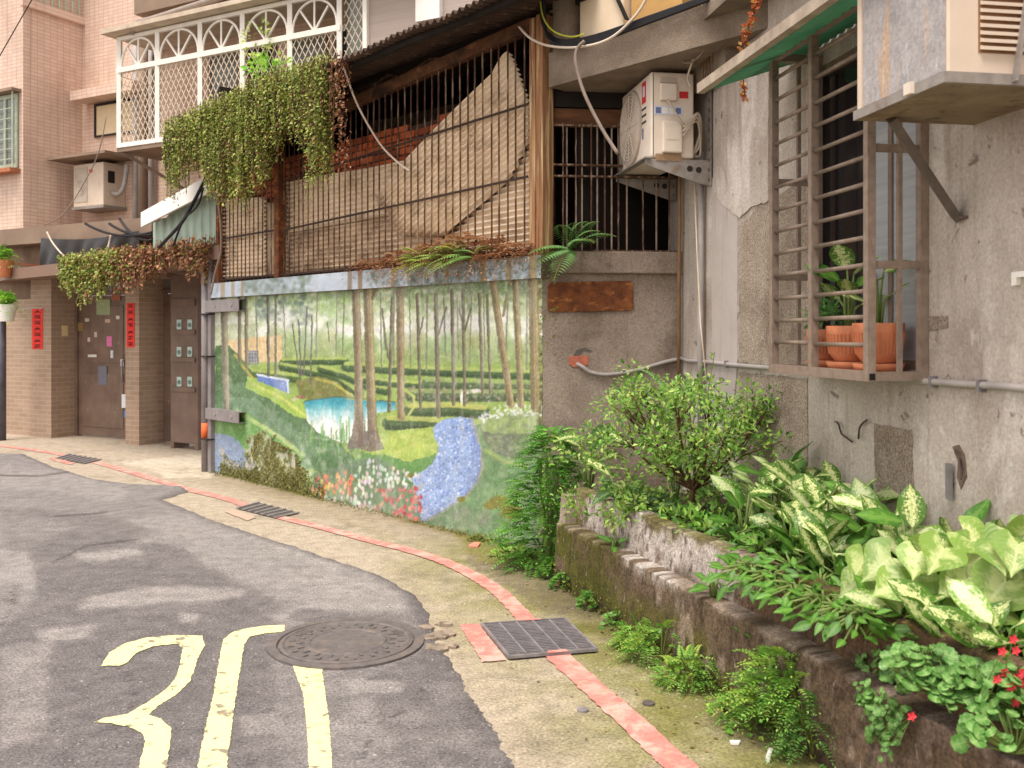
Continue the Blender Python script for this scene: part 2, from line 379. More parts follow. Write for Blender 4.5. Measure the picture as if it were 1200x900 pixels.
solo('road_marking', mb, m_yel, 'yellow painted digit three, worn, on the asphalt road', 'road marking', loc=(0,0,0.0))
mb = MB()
ground_poly(mb, [(232,900),(240,860),(250,818),(257,775),(262,752),(272,744),(285,740),(310,736),(334,735),(333,743),(310,745),(292,749),(286,758),(281,790),(272,850),(266,900),(262,960),(222,960)], 0.0128)
ground_poly(mb, [(342,781),(376,780),(379,800),(386,850),(389,900),(392,960),(356,960),(362,900),(360,860),(355,815)], 0.0128)
solo('road_marking', mb, m_yel, 'yellow painted digit zero, cut through by the round manhole cover', 'road marking', loc=(0,0,0.0))
m_red = mat('red_road_paint', S(208,116,108), S(200,136,124), 9, 0.8, 0.3, 120, grain=0.15,
            stains=((S(218,172,158), (7,7,7), 0.47, 0.6, 0.85), (S(172,153,132), (20,20,20), 0.55, 0.61, 0.9), (S(150,84,78), (60,60,60), 0.58, 0.68, 0.5)))
def strip(pts, w, z, name, label):
    c = curve([G(u, v) for u, v in pts], 14); L = []; R = []
    for i, p in enumerate(c):
        d = (c[min(i+1, len(c)-1)]-c[max(i-1, 0)]).normalized(); n = Vector((-d.y, d.x, 0))
        L.append(Vector((p.x, p.y, z))+n*(w/2+rnd(-.006,.006))); R.append(Vector((p.x, p.y, z))-n*(w/2+rnd(-.006,.006)))
    mb = MB(); k = len(c); mb.add(L+R, [(i, i+1, k+i+1, k+i) for i in range(k-1)])
    return solo(name, mb, m_red, label, 'road marking', loc=(0,0,0))
strip([(-200,506),(-60,516),(0,522.5),(60,531),(97,537.5)], 0.11, 0.0065, 'road_line', 'far red kerbside line running past the brick entrance')
strip([(112,542),(150,553),(190,565),(228,576),(262,584),(292,594)], 0.11, 0.0065, 'road_line', 'red line between the slotted drain and the mural end post')
strip([(325,606),(393,623),(437,635),(477,645),(517,657.5),(550,672.5),(583,693),(600,709),(619,729)], 0.105, 0.0065, 'road_line', 'red line curving round the mural corner to the steel grate')
strip([(651,767),(690,803),(730,838),(775,880),(800,903),(860,960),(960,1060)], 0.12, 0.0065, 'road_line', 'wide red line leading from the steel grate along the planter')
mb = MB(); ground_poly(mb, [(538,733),(561,732),(594,775),(565,777)], 0.0065, 0.004)
solo('road_marking', mb, m_red, 'short red painted bar beside the steel grate', 'road marking', loc=(0,0,0))
mb = MB(); ground_poly(mb, [(262,600),(275,598),(300,607),(290,611)], 0.0065, 0.006)
solo('road_marking', mb, mat('faded_red_paint', S(190,160,142), S(176,152,134), 12), 'faded pink paint patch beside the slotted drain', 'road marking', loc=(0,0,0))
mb = MB(); ground_poly(mb, [(57,538),(66,536.5),(88,543.5),(80,545)], 0.0065, 0.006)
solo('road_marking', mb, m_red, 'short pink painted dash in front of the brick entrance', 'road marking', loc=(0,0,0))

# ------------------------------------------------------------------ iron in the ground
m_iron = mat('cast_iron', S(120,112,110), S(94,88,86), 30, 0.65, 0.5, 90, metal=0.15, stains=((S(140,122,106), (9,9,9), 0.52, 0.7, 0.5),))
m_hole = mat('drain_dark', S(104,96,90), S(80,73,69), 10, 0.9)
mc = G(406, 755.5); R_ = 0.385
mh = thing('manhole_cover', 'round cast iron manhole cover sunk in the asphalt', 'manhole cover', (mc.x, mc.y, 0.01))
mb = MB(); mb.lathe((mc.x, mc.y, 0), [(R_, 0.0), (R_, 0.02), (R_-0.045, 0.022), (R_-0.05, 0.012)], 64); mb.build('rim', m_iron, mh)
mb = MB(); mb.lathe((mc.x, mc.y, 0), [(R_-0.056, 0.005), (R_-0.056, 0.02), (R_-0.075, 0.024), (R_-0.085, 0.018), (0.2, 0.018), (0.195, 0.022), (0.18, 0.022), (0.175, 0.018), (0.001, 0.018)], 64)
lid = mb.build('lid', m_iron, mh)
for k in range(40):
    a = 2*PI*k/40; r0 = 0.215 if k % 2 else 0.255
    mb = MB(); p = Vector((mc.x+math.cos(a)*r0, mc.y+math.sin(a)*r0, 0.0185)); mb.bar(p, p+Vector((math.cos(a)*0.03, math.sin(a)*0.03, 0)), 0.016, 0.008); mb.build('tread_bar', m_iron, lid)
for dx in (-0.23, 0.24):
    mb = MB(); mb.box((mc.x+dx-0.03, mc.y+0.1, 0.017), (mc.x+dx+0.03, mc.y+0.16, 0.0205)); mb.build('lifting_slot', m_hole, lid)
# square steel grate
m_steel = mat('grey_steel', S(150,143,145), S(118,112,114), 20, 0.55, 0.2, metal=0.2, stains=((S(110,84,66), (18,18,18), 0.58, 0.7, 0.5),))
q = [G(565,735), G(662,728.5), G(699,765), G(597,774)]
gt = thing('drain_grate', 'square grey steel drain grate set in the pavement', 'drain grate', ((q[0]+q[2])/2))
def bil(a, b, z=0.0): 
    p = q[0].lerp(q[1], a).lerp(q[3].lerp(q[2], a), b); return Vector((p.x, p.y, z))
mb = MB(); mb.add([bil(0,0,.0095), bil(1,0,.0095), bil(1,1,.0095), bil(0,1,.0095)], [(0,1,2,3)]); mb.build('pit', m_hole, gt)
mb = MB()
for (a, b) in (((0,0),(1,0)),((1,0),(1,1)),((1,1),(0,1)),((0,1),(0,0))): mb.bar(bil(*a,.016), bil(*b,.016), 0.012, 0.014)
mb.build('frame', m_steel, gt)
for k in range(1, 5): mb = MB(); mb.bar(bil(k/5,0.02,.017), bil(k/5,0.98,.017), 0.010, 0.012); mb.build('cross_bar', m_steel, gt)
for k in range(1, 22):
    mb = MB(); mb.bar(bil(0.01,k/22,.0152), bil(0.99,k/22,.0152), 0.0075, 0.009); mb.build('bar', m_steel, gt)
mb = MB(); mb.bar(bil(0.49,0.0,.0235), bil(0.71,0.0,.0235), 0.016, 0.002); mb.build('red_paint', m_red, gt)
mb = MB(); mb.bar(bil(0.44,0.99,.0235), bil(0.66,0.99,.0235), 0.03, 0.002); mb.build('red_paint', m_red, gt)
def slot_drain(px, n, label):
    q = [G(u, v) for u, v in px]
    g = thing('slotted_drain', label, 'drain', (q[0]+q[2])/2)
    bl = lambda a, b, z: Vector((*q[0].lerp(q[1], a).lerp(q[3].lerp(q[2], a), b).xy, z))
    mb = MB(); mb.add([bl(0,0,.0095), bl(1,0,.0095), bl(1,1,.0095), bl(0,1,.0095)], [(0,1,2,3)]); mb.build('pit', m_hole, g)
    for k in range(n+1): mb = MB(); mb.bar(bl(0,k/n,.012), bl(1,k/n,.012), 0.03, 0.008); mb.build('bar', m_steel, g)
slot_drain([(278,597),(303,590),(350,602),(322,608)], 6, 'narrow slotted drain grate across the red line beside the mural')
slot_drain([(66,538),(82,533),(118,539),(98,544)], 6, 'small slotted drain grate in front of the brick entrance')
# loose bits
m_conc_chip = mat('broken_concrete', S(170,152,132), S(126,112,100), 14, 0.95, 0.8, 60, grain=0.3, stains=((S(84,76,70), (22,22,22), 0.5, 0.6, 0.7),))
for k, (u, v, r) in enumerate(((506,748,.07),(522,744,.06),(512,760,.075),(528,758,.05),(500,737,.05),(520,733,.045))):
    p = G(u, v); mb = MB(); n = 9; a0 = rnd(0, 6)
    top = [Vector((p.x+math.cos(a0+i*2*PI/n)*r*rnd(.6,1.25), p.y+math.sin(a0+i*2*PI/n)*r*rnd(.5,1.1), rnd(.008,.016))) for i in range(n)]
    mb.prism(top, [Vector((t_.x, t_.y, 0.0)) for t_ in top])
    solo('concrete_chunk', mb, m_conc_chip, 'cracked piece of beige concrete beside the round manhole cover', 'concrete chunk', 'broken concrete by the manhole')
for u, v, r, lb, m_ in ((683,833,.024,'small grey iron cap flush in the pavement beside the red line', m_steel), (760,825,.026,'small dark open pipe hole in the mossy pavement', m_hole)):
    p = G(u, v); mb = MB(); mb.lathe(p, [(r,0.0),(r,0.008),(r*.8,0.0085),(0.001,0.0085)], 20); solo('ground_plug' if m_ is m_steel else 'pipe_hole', mb, m_, lb, 'plug' if m_ is m_steel else 'hole')
def scrap(px, z, m_, name, label, cat):
    mb = MB(); q = [G(u, v) for u, v in px]; mb.prism([p+Vector((0,0,z)) for p in q], [p+Vector((0,0,.003)) for p in q]); solo(name, mb, m_, label, cat)
m_white = mat('white_plastic', S(236,232,226), S(226,220,214), 5, 0.5, 0)
scrap([(897,893),(901,881),(906,882),(902,895)], .016, m_white, 'plastic_stick', 'small white plastic stick lying on the pavement by the planter', 'litter')
scrap([(855,871),(868,871),(866,874),(857,874)], .012, m_white, 'paper_scrap', 'tiny white paper scrap on the mossy pavement', 'litter')
scrap([(549,641),(556,637),(563,638),(560,642)], .014, mat('red_wrapper', S(220,90,70), S(240,170,150), 60, 0.5, 0), 'wrapper', 'crumpled red wrapper on moss by the painted wall', 'litter')
# ------------------------------------------------------------------ painted wall
S0, S1 = PM.su(252), PM.su(636)
Z0, ZC, ZT = 0.0, 1.935, 2.095
m_conc = mat('aged_concrete', S(160,145,132), S(130,114,101), 3.0, 0.92, 0.5, 45, grain=0.35, gscale=70,
             stains=((S(98,82,68), (1.6,1.6,2.2), 0.5, 0.66, 0.75), (S(112,98,86), (12,12,9), 0.58, 0.66, 0.5), (S(188,172,152), (2.4,2.4,1.6), 0.58, 0.7, 0.55), (S(60,52,44), (7,7,0.7), 0.62, 0.76, 0.5)))
mw = thing('mural_wall', 'low concrete wall painted with a woodland garden mural', 'wall', PM.pt((S0+S1)/2, 0, 0))
mb = MB(); mb.pbox(PM, S0, S1-0.003, -0.02, ZC, -0.004, -0.2); mb.build('wall_body', m_conc, mw)
nu, nv = 700, 290
aa = np.linspace(S0, S1, nu); zz = np.linspace(-0.01, ZC, nv); A, Z = np.meshgrid(aa, zz); A = A.ravel(); Z = Z.ravel()
off = 0.004*(fbm(A*3, Z*3, 2)-0.5)+0.003*(fbm(A*14, Z*14, 5)-0.5)
def wallP(A, Z, o): return np.stack([PM.P.x+PM.d.x*A+PM.n.x*o, PM.P.y+PM.d.y*A+PM.n.y*o, Z], 1)
U, V = proj(wallP(A, Z, 0*A))
U0, V0 = U, V
U = U0+(fbm(U0*0.25, V0*0.25, 201)-.5)*1.8+(fbm(U0*1.3, V0*1.3, 203)-.5)*.8; V = V0+(fbm(U0*0.25, V0*0.25, 205)-.5)*1.8+(fbm(U0*1.3, V0*1.3, 207)-.5)*.8   # ragged brush edges
mp = Painter(U, V, (226,226,226))
N1 = fbm(U*0.09, V*0.09, 71); N2 = fbm(U*0.3, V*0.3, 73); N3 = fbm(U*0.9, V*0.6, 75)
# pale luminous sky with leafy haze above a row of soft round trees
random.seed(41)
mp.lay(np.ones(len(U)), (228,228,222)); mp.lay(np.clip((392-V)/50, 0, 1)*np.clip(.25+N1*.9, 0, 1)*.75, (196,208,158))
mp.dabs([(252,338),(636,322),(636,392),(252,398)], 900, 6, [(186,204,142),(164,190,116),(206,216,172),(150,178,106)], .42)
mp.dabs([(252,338),(636,322),(636,362),(252,368)], 800, 4.2, [(140,170,92),(116,148,78),(168,192,112),(98,128,80)], .5)
mp.dabs([(300,340),(364,338),(366,378),(330,384),(300,372)], 260, 3.6, [(84,108,104),(70,94,92),(110,134,120),(96,120,84)], .6)
mp.dabs([(372,342),(414,340),(414,376),(380,384)], 90, 5, [(128,168,92),(150,186,108)], .6)
for x, y, rx, ry in ((336,372,8,18),(398,390,9,9),(484,388,9,10),(520,380,8,12),(556,378,8,14),(450,384,5,10),(590,372,6,14),(370,385,6,8)): mp.lay(np.clip((1-np.hypot((U-x)/rx, (V-y)/ry))*1.6, 0, 1)*.75, (238,234,238))
for x in np.linspace(316, 640, 30):
    h = 14+18*vn(x*0.09, 1.0, 5); x2 = x+rnd(-6, 6); c = (132+rnd(-16,16), 158+rnd(-14,12), 84+rnd(-12,10))
    mp.lay(np.clip((1-np.hypot((U-x2)/(9+rnd(0,6)), (V-(415-h*.2))/h))*2.2, 0, 1)*.85, c); mp.lay(np.clip((1-np.hypot((U-x2-3)/6, (V-(409-h*.3))/(h*.6)))*2, 0, 1)*.5, tuple(min(255, q*1.22) for q in c))
mp.lay(np.clip((V-404)/12, 0, 1)*np.clip((440-V)/8, 0, 1), (142,166,92)); mp.dabs([(318,400),(640,392),(640,432),(318,430)], 380, 4, [(134,160,86),(156,178,104),(116,142,76),(170,188,120)], .5)
mp.poly([(250,380),(300,380),(300,470),(250,490)], (150,164,112), 2, 13, 0.8)
mp.lay(np.clip((352-V)/14, 0, 1)*np.clip((N2-.3)*4, 0, 1)*.6, (98,120,90)); mp.lay(np.clip((428-V)/40, 0, 1)*np.clip((V-352)/20, 0, 1)*.3, (238,236,228))
# sandstone building
mp.poly([(262,399),(330,392),(331,424),(262,424)], (222,188,136), .8, 14, 0.95); mp.poly([(291,411),(303,411),(304,428),(291,428)], (116,118,126), .4, 15)
for k in range(4): mp.line([(291,413+k*4),(304,413+k*4)], 0.6, (186,186,186), 0.8)
for k in range(3): mp.line([(294.5+k*3,411),(294.5+k*3,428)], 0.6, (186,186,186), 0.8)
# lawns, then clipped hedge ribbons with lit tops
mp.lay(np.clip((V-424)/6, 0, 1), (148,176,78)); mp.dabs([(290,424),(640,430),(640,505),(290,505)], 520, 4, [(130,162,70),(166,188,92),(110,144,66),(184,200,104)], .5, 1.8)
def hedge(pts, w, dark=(64,92,52), top=(172,190,92)):
    lo = [(x, y+w*.45) for x, y in pts]; mp.line(lo, w*1.25, dark, .95, 2); mp.line([(x, y+w*.85) for x, y in pts], w*.5, tuple(q*.7 for q in dark), .6, 2); mp.line([(x, y-w*.12) for x, y in pts], w*.5, top, .9, 1.6)
hedge([(332,422),(370,421),(405,421)], 6); hedge([(405,427),(463,430),(522,433),(640,437)], 8); hedge([(330,427),(367,434),(397,443),(418,458)], 7)
hedge([(292,434),(325,438),(349,441)], 7, (76,106,54)); hedge([(376,430),(405,438),(430,450),(452,456)], 7); hedge([(426,443),(470,448),(500,450)], 6); hedge([(500,446),(560,448),(640,450)], 9, (80,104,64), (150,172,96))
mp.poly([(347,446),(372,440),(398,448),(414,466),(352,468)], (120,124,62), 1.5, 52, .95); mp.line([(370,444),(392,449),(412,463)], 3, (196,186,74), .8, 2); mp.dabs([(347,444),(380,442),(412,466),(352,466)], 60, 3, [(140,112,80),(150,150,76),(96,104,56)], .6)
hedge([(480,459),(560,460),(640,459)], 10, (84,104,68), (146,164,96)); mp.dabs([(480,452),(640,450),(640,472),(480,474)], 170, 2.4, [(168,140,130),(186,160,150),(92,112,70),(206,206,200)], .6)
hedge([(480,477),(530,476),(568,479)], 11, (74,96,58), (190,192,92)); hedge([(455,491),(490,492),(519,494)], 12, (74,96,60), (178,188,92))
mp.dot(541,466,2.2,9,(234,228,226),0.9); mp.dot(558,458,7,2.4,(230,220,226),0.8); mp.dot(548,460,3,2,(230,220,226),0.7)
# left slopes: dark banks with lit crests
mp.poly([(252,405),(270,405),(300,440),(298,458),(262,470),(252,470)], (72,104,58), 1.5, 22); mp.line([(276,416),(285,430),(297,444)], 3, (214,178,64), .85, 2); mp.dabs([(252,410),(280,415),(300,450),(260,465)], 70, 4, [(90,124,62),(60,90,50)], .6)
mp.poly([(252,452),(300,446),(345,468),(376,500),(420,540),(440,566),(340,545),(300,500),(252,486)], (88,122,80), 2, 24); mp.dabs([(252,455),(345,470),(440,566),(345,540),(252,486)], 330, 5, [(74,106,66),(106,140,100),(128,158,128),(94,130,74)], .55)
mp.poly([(290,442),(330,452),(356,474),(372,496),(346,488),(316,468),(288,454)], (152,184,76), 1.5, 26); mp.line([(298,450),(330,466),(362,490)], 3.5, (204,212,98), .8, 2.5)
mp.poly([(302,439),(338,446),(338,461),(302,446)], (96,124,192), .6, 28); mp.line([(302,439),(338,446)], 2.6, (206,214,236)); mp.line([(337,446),(338,460)], 2.4, (190,202,236))
mp.lay(mp.inside([(262,462),(300,468),(372,520),(360,548),(300,520),(262,492)], 3, 29)*.4*np.clip(.3+N2, 0, 1), (150,172,156))
mp.poly([(252,478),(290,482),(326,513),(358,536),(350,545),(316,532),(252,516)], (104,156,78), 1.5, 30); mp.line([(278,482),(326,511),(356,533)], 5, (186,204,128), .85, 2.5); mp.dabs([(262,484),(290,486),(350,536),(270,514)], 80, 4, [(84,136,66),(130,178,96)], .5)
mp.poly([(252,508),(275,512),(300,545),(310,562),(296,572),(252,558)], (126,144,182), 2, 31, .95); mp.dabs([(252,510),(275,514),(308,562),(252,556)], 60, 3, [(170,184,214),(100,118,160),(150,160,180)], .6)
# pond, turquoise fading to white
PD_ = [(357,470),(372,467),(395,465),(417,469),(440,470),(464,471),(464,480),(442,484),(436,520),(420,522),(395,517),(374,508),(360,494)]
wt = mp.inside(PD_, 1.0, 20); mp.lay(wt, (234,234,230)); mp.lay(wt*np.clip((498-V+(fbm(U*.5, V*.06, 66)-.5)*22)/26, 0, 1), (96,186,200)); mp.lay(wt*np.clip((482-V)/10, 0, 1)*.75, (44,144,166))
mp.line([(357,470),(395,465),(464,471)], 1.4, (70,96,84), .7); mp.dot(352,465,6,2.6,(150,96,84),.8); mp.dot(345,468,5,2,(206,180,160),.7)
mp.line([(477,459),(485,464),(486,476),(479,486)], 3, (186,196,98), .9, 1.5)
# reeds and grasses at the near bank
for k in range(70):
    x = rnd(352, 442); y = 520+rnd(-8,16); mp.line([(x, y),(x+rnd(-1.5,1.5), y-rnd(8,26))], 1.6, (112+rnd(-24,30),156+rnd(-24,24),92+rnd(-10,20)), .75, 1.2)
mp.dabs([(345,508),(440,512),(445,560),(360,560)], 200, 4, [(110,150,96),(140,172,124),(90,132,84),(190,204,184)], .5)
# near lawn and the winding bed of blue flowers
mp.poly([(436,512),(470,504),(512,500),(514,512),(512,540),(500,552),(480,562),(440,556),(428,530)], (164,188,84), 1.5, 34); mp.dabs([(436,510),(512,502),(510,540),(440,552)], 150, 4, [(178,196,92),(146,180,76),(198,206,112)], .5, 1.8)
mp.lay(mp.inside([(425,530),(480,540),(512,532),(506,556),(470,576),(415,566)], 3, 35)*.85, (88,142,74))
mp.poly([(556,498),(640,480),(640,645),(470,645),(490,600),(545,588),(568,548),(562,515)], (104,140,92), 2, 37); mp.dabs([(560,500),(640,490),(640,640),(500,640)], 420, 6, [(120,154,104),(142,172,118),(90,124,84),(150,166,132)], .5)
STR = [(522,491),(540,488.5),(553,491),(555,500),(558,512),(563,528),(564,546),(558,564),(545,580),(524,594),(504,606),(490,614),(486,600),(485,580),(484,558),(497,551),(507,543),(513,532),(514,522),(509,512),(508,502),(513,495)]
mp.line(STR[2:12], 6, (150,140,168), .75, 3)
mp.poly(STR, (136,162,214), .5, 38); st = mp.inside(STR, .5, 38)
mp.lay(st*np.clip((U-548)/18, 0, 1)*.55, (92,108,178)); mp.lay(st*np.clip((V-585)/25, 0, 1)*.5, (120,124,170)); mp.lay(st*np.clip((515-U)/22, 0, 1)*.4, (176,190,226))
mp.dabs([p for p in STR], 900, 1.7, [(206,216,240),(170,190,232),(90,120,196),(226,230,244),(74,104,186)], .75)
mp.poly([(562,492),(585,484),(640,482),(640,508),(600,510),(566,506)], (150,170,104), 1.5, 40); mp.poly([(564,505),(600,509),(640,506),(640,534),(604,538),(578,530),(566,516)], (112,118,98), 1.5, 43, .9); mp.dabs([(564,488),(640,484),(640,532),(575,528)], 150, 4, [(140,160,100),(120,130,104),(100,112,88),(166,180,124)], .5)
mp.dabs([(560,488),(578,476),(606,473),(640,475),(640,487),(590,487),(568,496)], 240, 2.2, [(238,238,240),(224,226,236),(206,212,216)], .85)
mp.line([(570,528),(590,540),(616,546)], 5, (186,192,106), .55, 4)
# tree trunks, continued over the coping by the same list
TRUNKS = [([(262,345),(266,482)],8,(138,128,104)),([(281,345),(281,424)],4,(120,110,88)),([(289,345),(289,430)],4,(126,116,92)),([(314,345),(315,440)],3.2,(104,98,80)),([(323,345),(323,440)],2.6,(112,104,84)),
 ([(350,375),(353,440)],2,(104,100,92)),([(360,360),(356,440)],2,(104,100,92)),([(343,380),(351,440)],1.6,(104,100,92)),([(366,370),(364,450)],2,(104,100,92)),([(384,378),(386,400)],1.6,(110,112,92)),
 ([(417,335),(420,430),(421,520)],9.5,(146,128,98)),([(431,335),(434,430),(437,520)],11,(150,132,96)),([(437,350),(441,340)],4,(140,124,92)),([(448,362),(455,420)],2.2,(110,104,84)),([(460,350),(456,482)],4,(112,102,82)),([(449,370),(452,410)],1.8,(120,116,92)),
 ([(469,335),(470,488)],9,(146,126,94)),([(489,345),(493,480)],3.5,(116,106,88)),([(496,372),(492,392)],2,(116,106,88)),([(511,345),(514,488)],5,(122,110,92)),([(523,360),(514,392)],2.2,(116,106,92)),([(530,340),(532,474)],4,(118,106,90)),
 ([(543,340),(545,474)],4,(122,112,94)),([(552,362),(545,388)],2,(116,106,92)),([(538,362),(544,385)],1.8,(116,106,92)),([(562,345),(566,464)],3.6,(122,112,94)),([(571,345),(575,462)],3.2,(122,112,94)),([(577,326),(588,400),(599,474)],8.5,(150,130,94)),([(594,345),(590,370)],3,(140,124,92)),([(604,326),(611,475)],8,(150,134,96)),([(625,320),(628,478)],12,(156,138,98))]
random.seed(19); TRUNKS = [([(x, rnd(338,352)),(x+rnd(-3,3), rnd(410,436))], rnd(1.2,2.2), (126,124,104)) for x in (300,332,372,395,404,446,480,501,520,536,553,584,618,595,567,462)]+TRUNKS
def trunks(p, soft=0.8):
    for pts, w, c in TRUNKS:
        p.line(pts, w, c, 0.95, soft)
        if w > 3: sh = [(x-w*0.28, y) for x, y in pts]; p.line(sh, w*0.4, tuple(q*0.72 for q in c), 0.7, soft); p.line([(x+w*0.3, y) for x, y in pts], w*0.22, tuple(min(255, q*1.28) for q in c), 0.7, soft)
trunks(mp)
rt = mp.inside([(415,470),(426,470),(428,505),(431,505),(432,470),(441,470),(443,508),(450,526),(436,530),(424,526),(406,526),(413,508)], 1.2, 49); mp.lay(rt*np.clip((V-470)/40, 0, 1)*.85, (116,103,96))
mp.line([(417,470),(419,515)], 3, (150,134,106), 0.6); mp.line([(437,470),(441,515)], 3, (156,136,104), 0.6)
# white, orange and red tulips
mp.lay(mp.inside([(365,555),(400,545),(440,535),(480,560),(492,590),(494,618),(440,610),(370,590)], 3, 51)*np.clip(0.4+N2, 0, 0.9), (104,128,100))
for k in range(400):
    x = rnd(366, 494); y = rnd(538, 617)
    if y < 560-(x-366)*0.22 and x < 430 or y < 536+(x-425)*0.32 or y > 594+(x-380)*0.22: continue
    if x < 415 and y < 582: c = random.choice(((232,132,96),(236,150,110),(224,110,92),(240,180,130)))
    elif x > 440 and y > 572: c = random.choice(((214,84,86),(226,110,106),(206,72,78),(220,150,140)))
    elif y < 590: c = random.choice(((226,222,216),(236,232,226),(206,206,196)))
    else: c = random.choice(((198,190,186),(210,170,160)))
    mp.dot(x, y, rnd(1.7,2.5), rnd(3.0,4.4), tuple(q*rnd(.82,1.04) for q in c), 0.95, 0.5)
for k in range(9): mp.dot(384+rnd(-18,4), 572+rnd(-8,10), 2, 3.5, (226,190,96), 0.8)
# wear: bare, damp and mossy plaster towards the ground
base = np.interp(U, [252,333,390,461,507,550,640], [556,577,594,608,621,627,640])
hgt = base-V
mp.lay(np.clip(N2*2.4-1.25, 0, 1)*np.clip((24-hgt)/16, 0, 1)*0.9, (168,160,150))
moss = mp.inside([(258,520),(270,538),(284,548),(294,512),(304,504),(322,512),(336,524),(352,538),(362,556),(364,588),(376,600),(330,587),(290,572),(258,562)], 6, 55)
NS = fbm(U*0.22, V*0.06, 101); mk = np.clip((NS*0.7+N1*0.5-0.27+np.clip((556-V)/-60, -.2, .2))*6, 0, 1)
mp.lay(moss*(1-mk)*0.85, (176,166,152)); mp.lay(moss*mk, (96,90,36)); mossm = moss*mk
mp.lay(mossm*np.clip((N3-0.5)*5, 0, 1)*0.8, (116,120,40)); mp.lay(mossm*np.clip((0.42-N3)*6, 0, 1)*0.9, (62,56,30))
mp.lay(np.clip((8-hgt)/8, 0, 1)*np.clip(N2*3-1.0, 0, 1), (106,98,38))
mp.lay(mp.inside([(490,610),(520,600),(545,590),(560,600),(610,560),(640,560),(640,640),(480,640)], 6, 57)*np.clip(N1*2.2-0.85, 0, 0.8), (132,136,116))
for x, y, r in ((586,588,9),(575,592,6),(541,585,4),(600,600,10),(481,557,3)): mp.lay(np.clip((1-np.hypot((U-x)/(r*1.6), (V-y)/r))*3, 0, 1)*np.clip(N3*2, 0, 1), (124,116,40))
mp.lay(np.clip((fbm(U*0.35, V*0.03, 91)-0.56)*6, 0, 1)*np.clip((380-V)/60, 0, 1)*0.5, (86,88,78))     # runs below the coping
mp.lay(np.clip((fbm(U*0.12, V*0.02, 95)-0.6)*7, 0, 1)*0.25, (206,204,196)); mp.lay(np.clip((N3-0.62)*8, 0, 1)*0.25, (232,228,220))
mp.lay(np.clip((U-628)/5, 0, 1)*np.clip(N2*2.4-0.7, 0, 1), (108,100,60))
off = off+0.02*mossm*N3+0.004*np.clip((8-hgt)/8, 0, 1)
mp.c = mp.c*(1+(fbm(U0*0.8, V0*0.35, 211)-.5)*.2)[:, None]*(1+(fbm(U0*.16, V0*.16, 213)-.5)*.22)[:, None]; lum = mp.c.mean(1, keepdims=True); mp.c = mp.c*.86+lum*.14; mp.c = 121+(mp.c-128)*1.1; mp.lay(0.08+0.12*np.clip(fbm(U*0.05, V*0.05, 111)*2-0.6, 0, 1), (198,204,202))
m_mural = mat('mural_paint', (0.93,)*3, (1.06,)*3, 5.0, 0.75, 0.35, 55, attr='Col', grain=0.1, gscale=90)
grid_mesh('painted_face', wallP(A, Z, off+0.002), nu, nv, m_mural, lin_np(mp.c)*0.92, mw)
# coping
mb = MB(); mb.pbox(PM, S0-0.02, S1+0.03, ZC, ZT-0.003, 0.045, -0.21); cp = mb.build('coping', m_conc, mw)
nu, nv = 420, 16
aa = np.linspace(S0-0.02, S1+0.03, nu); zz = np.linspace(ZC, ZT, nv); A, Z = np.meshgrid(aa, zz); A = A.ravel(); Z = Z.ravel()
U, V = proj(wallP(A, Z, 0*A+0.048)); cpn = Painter(U, V, (176,188,200)); N2 = fbm(U*0.12, V*0.2, 73); N3 = fbm(U*0.5, V*0.5, 75)
cpn.lay(np.clip((U-270)/10, 0, 1)*np.clip((365-U)/8, 0, 1)*np.clip(N3*2.2-0.5, 0, 1), (124,142,138))
cpn.lay(np.clip((N2-0.5)*5, 0, 1)*0.8, (216,220,226)); cpn.lay(np.clip((U-425)/6, 0, 1)*np.clip((N3-0.4)*4, 0, 1), (134,148,152))
for x, w, c in ((261,5,(176,160,140)),(273,4,(172,158,140)),(284,3,(170,150,130)),(410,5,(150,136,120)),(422,5,(156,136,110)),(461,5,(150,134,112)),(566,7,(158,138,104)),(596,6,(160,140,108)),(624,8,(158,140,106))): cpn.lay(np.clip((w/2-np.abs(U-x))+0.5, 0, 1)*0.9, c)
cf = np.clip((U-430)/60, .15, 1); random.seed(9)
cpn.lay((1-cf)*.8, (200,210,224)); cpn.dabs([(285,320),(365,310),(365,350),(285,352)], 160, 4, [(130,146,134),(110,130,112),(150,164,150)], .6); cpn.dabs([(430,300),(635,285),(635,335),(430,345)], 420, 4, [(120,136,128),(150,160,160),(96,110,92),(176,190,204),(110,104,86)], .6)
for x, w, c in ((261,5,(176,160,140)),(273,4,(172,158,140)),(284,3,(170,150,130)),(410,5,(150,136,120)),(422,5,(156,136,110)),(461,5,(150,134,112)),(566,7,(158,138,104)),(596,6,(160,140,108)),(624,8,(158,140,106))): cpn.lay(np.clip((w/2-np.abs(U-x))+0.5, 0, 1)*0.9, c)
cpn.lay(np.clip((fbm(U*0.2, V*0.05, 91)-0.5)*6, 0, 1)*0.5*cf, (120,114,104)); cpn.lay(np.clip((N3-0.58)*8, 0, 1)*0.5*cf, (88,84,72))
grid_mesh('painted_edge', wallP(A, Z, 0*A+0.048+0.005*(fbm(A*9, Z*9, 3)-0.5)), nu, nv, m_mural, lin_np(cpn.c)*0.86, mw)

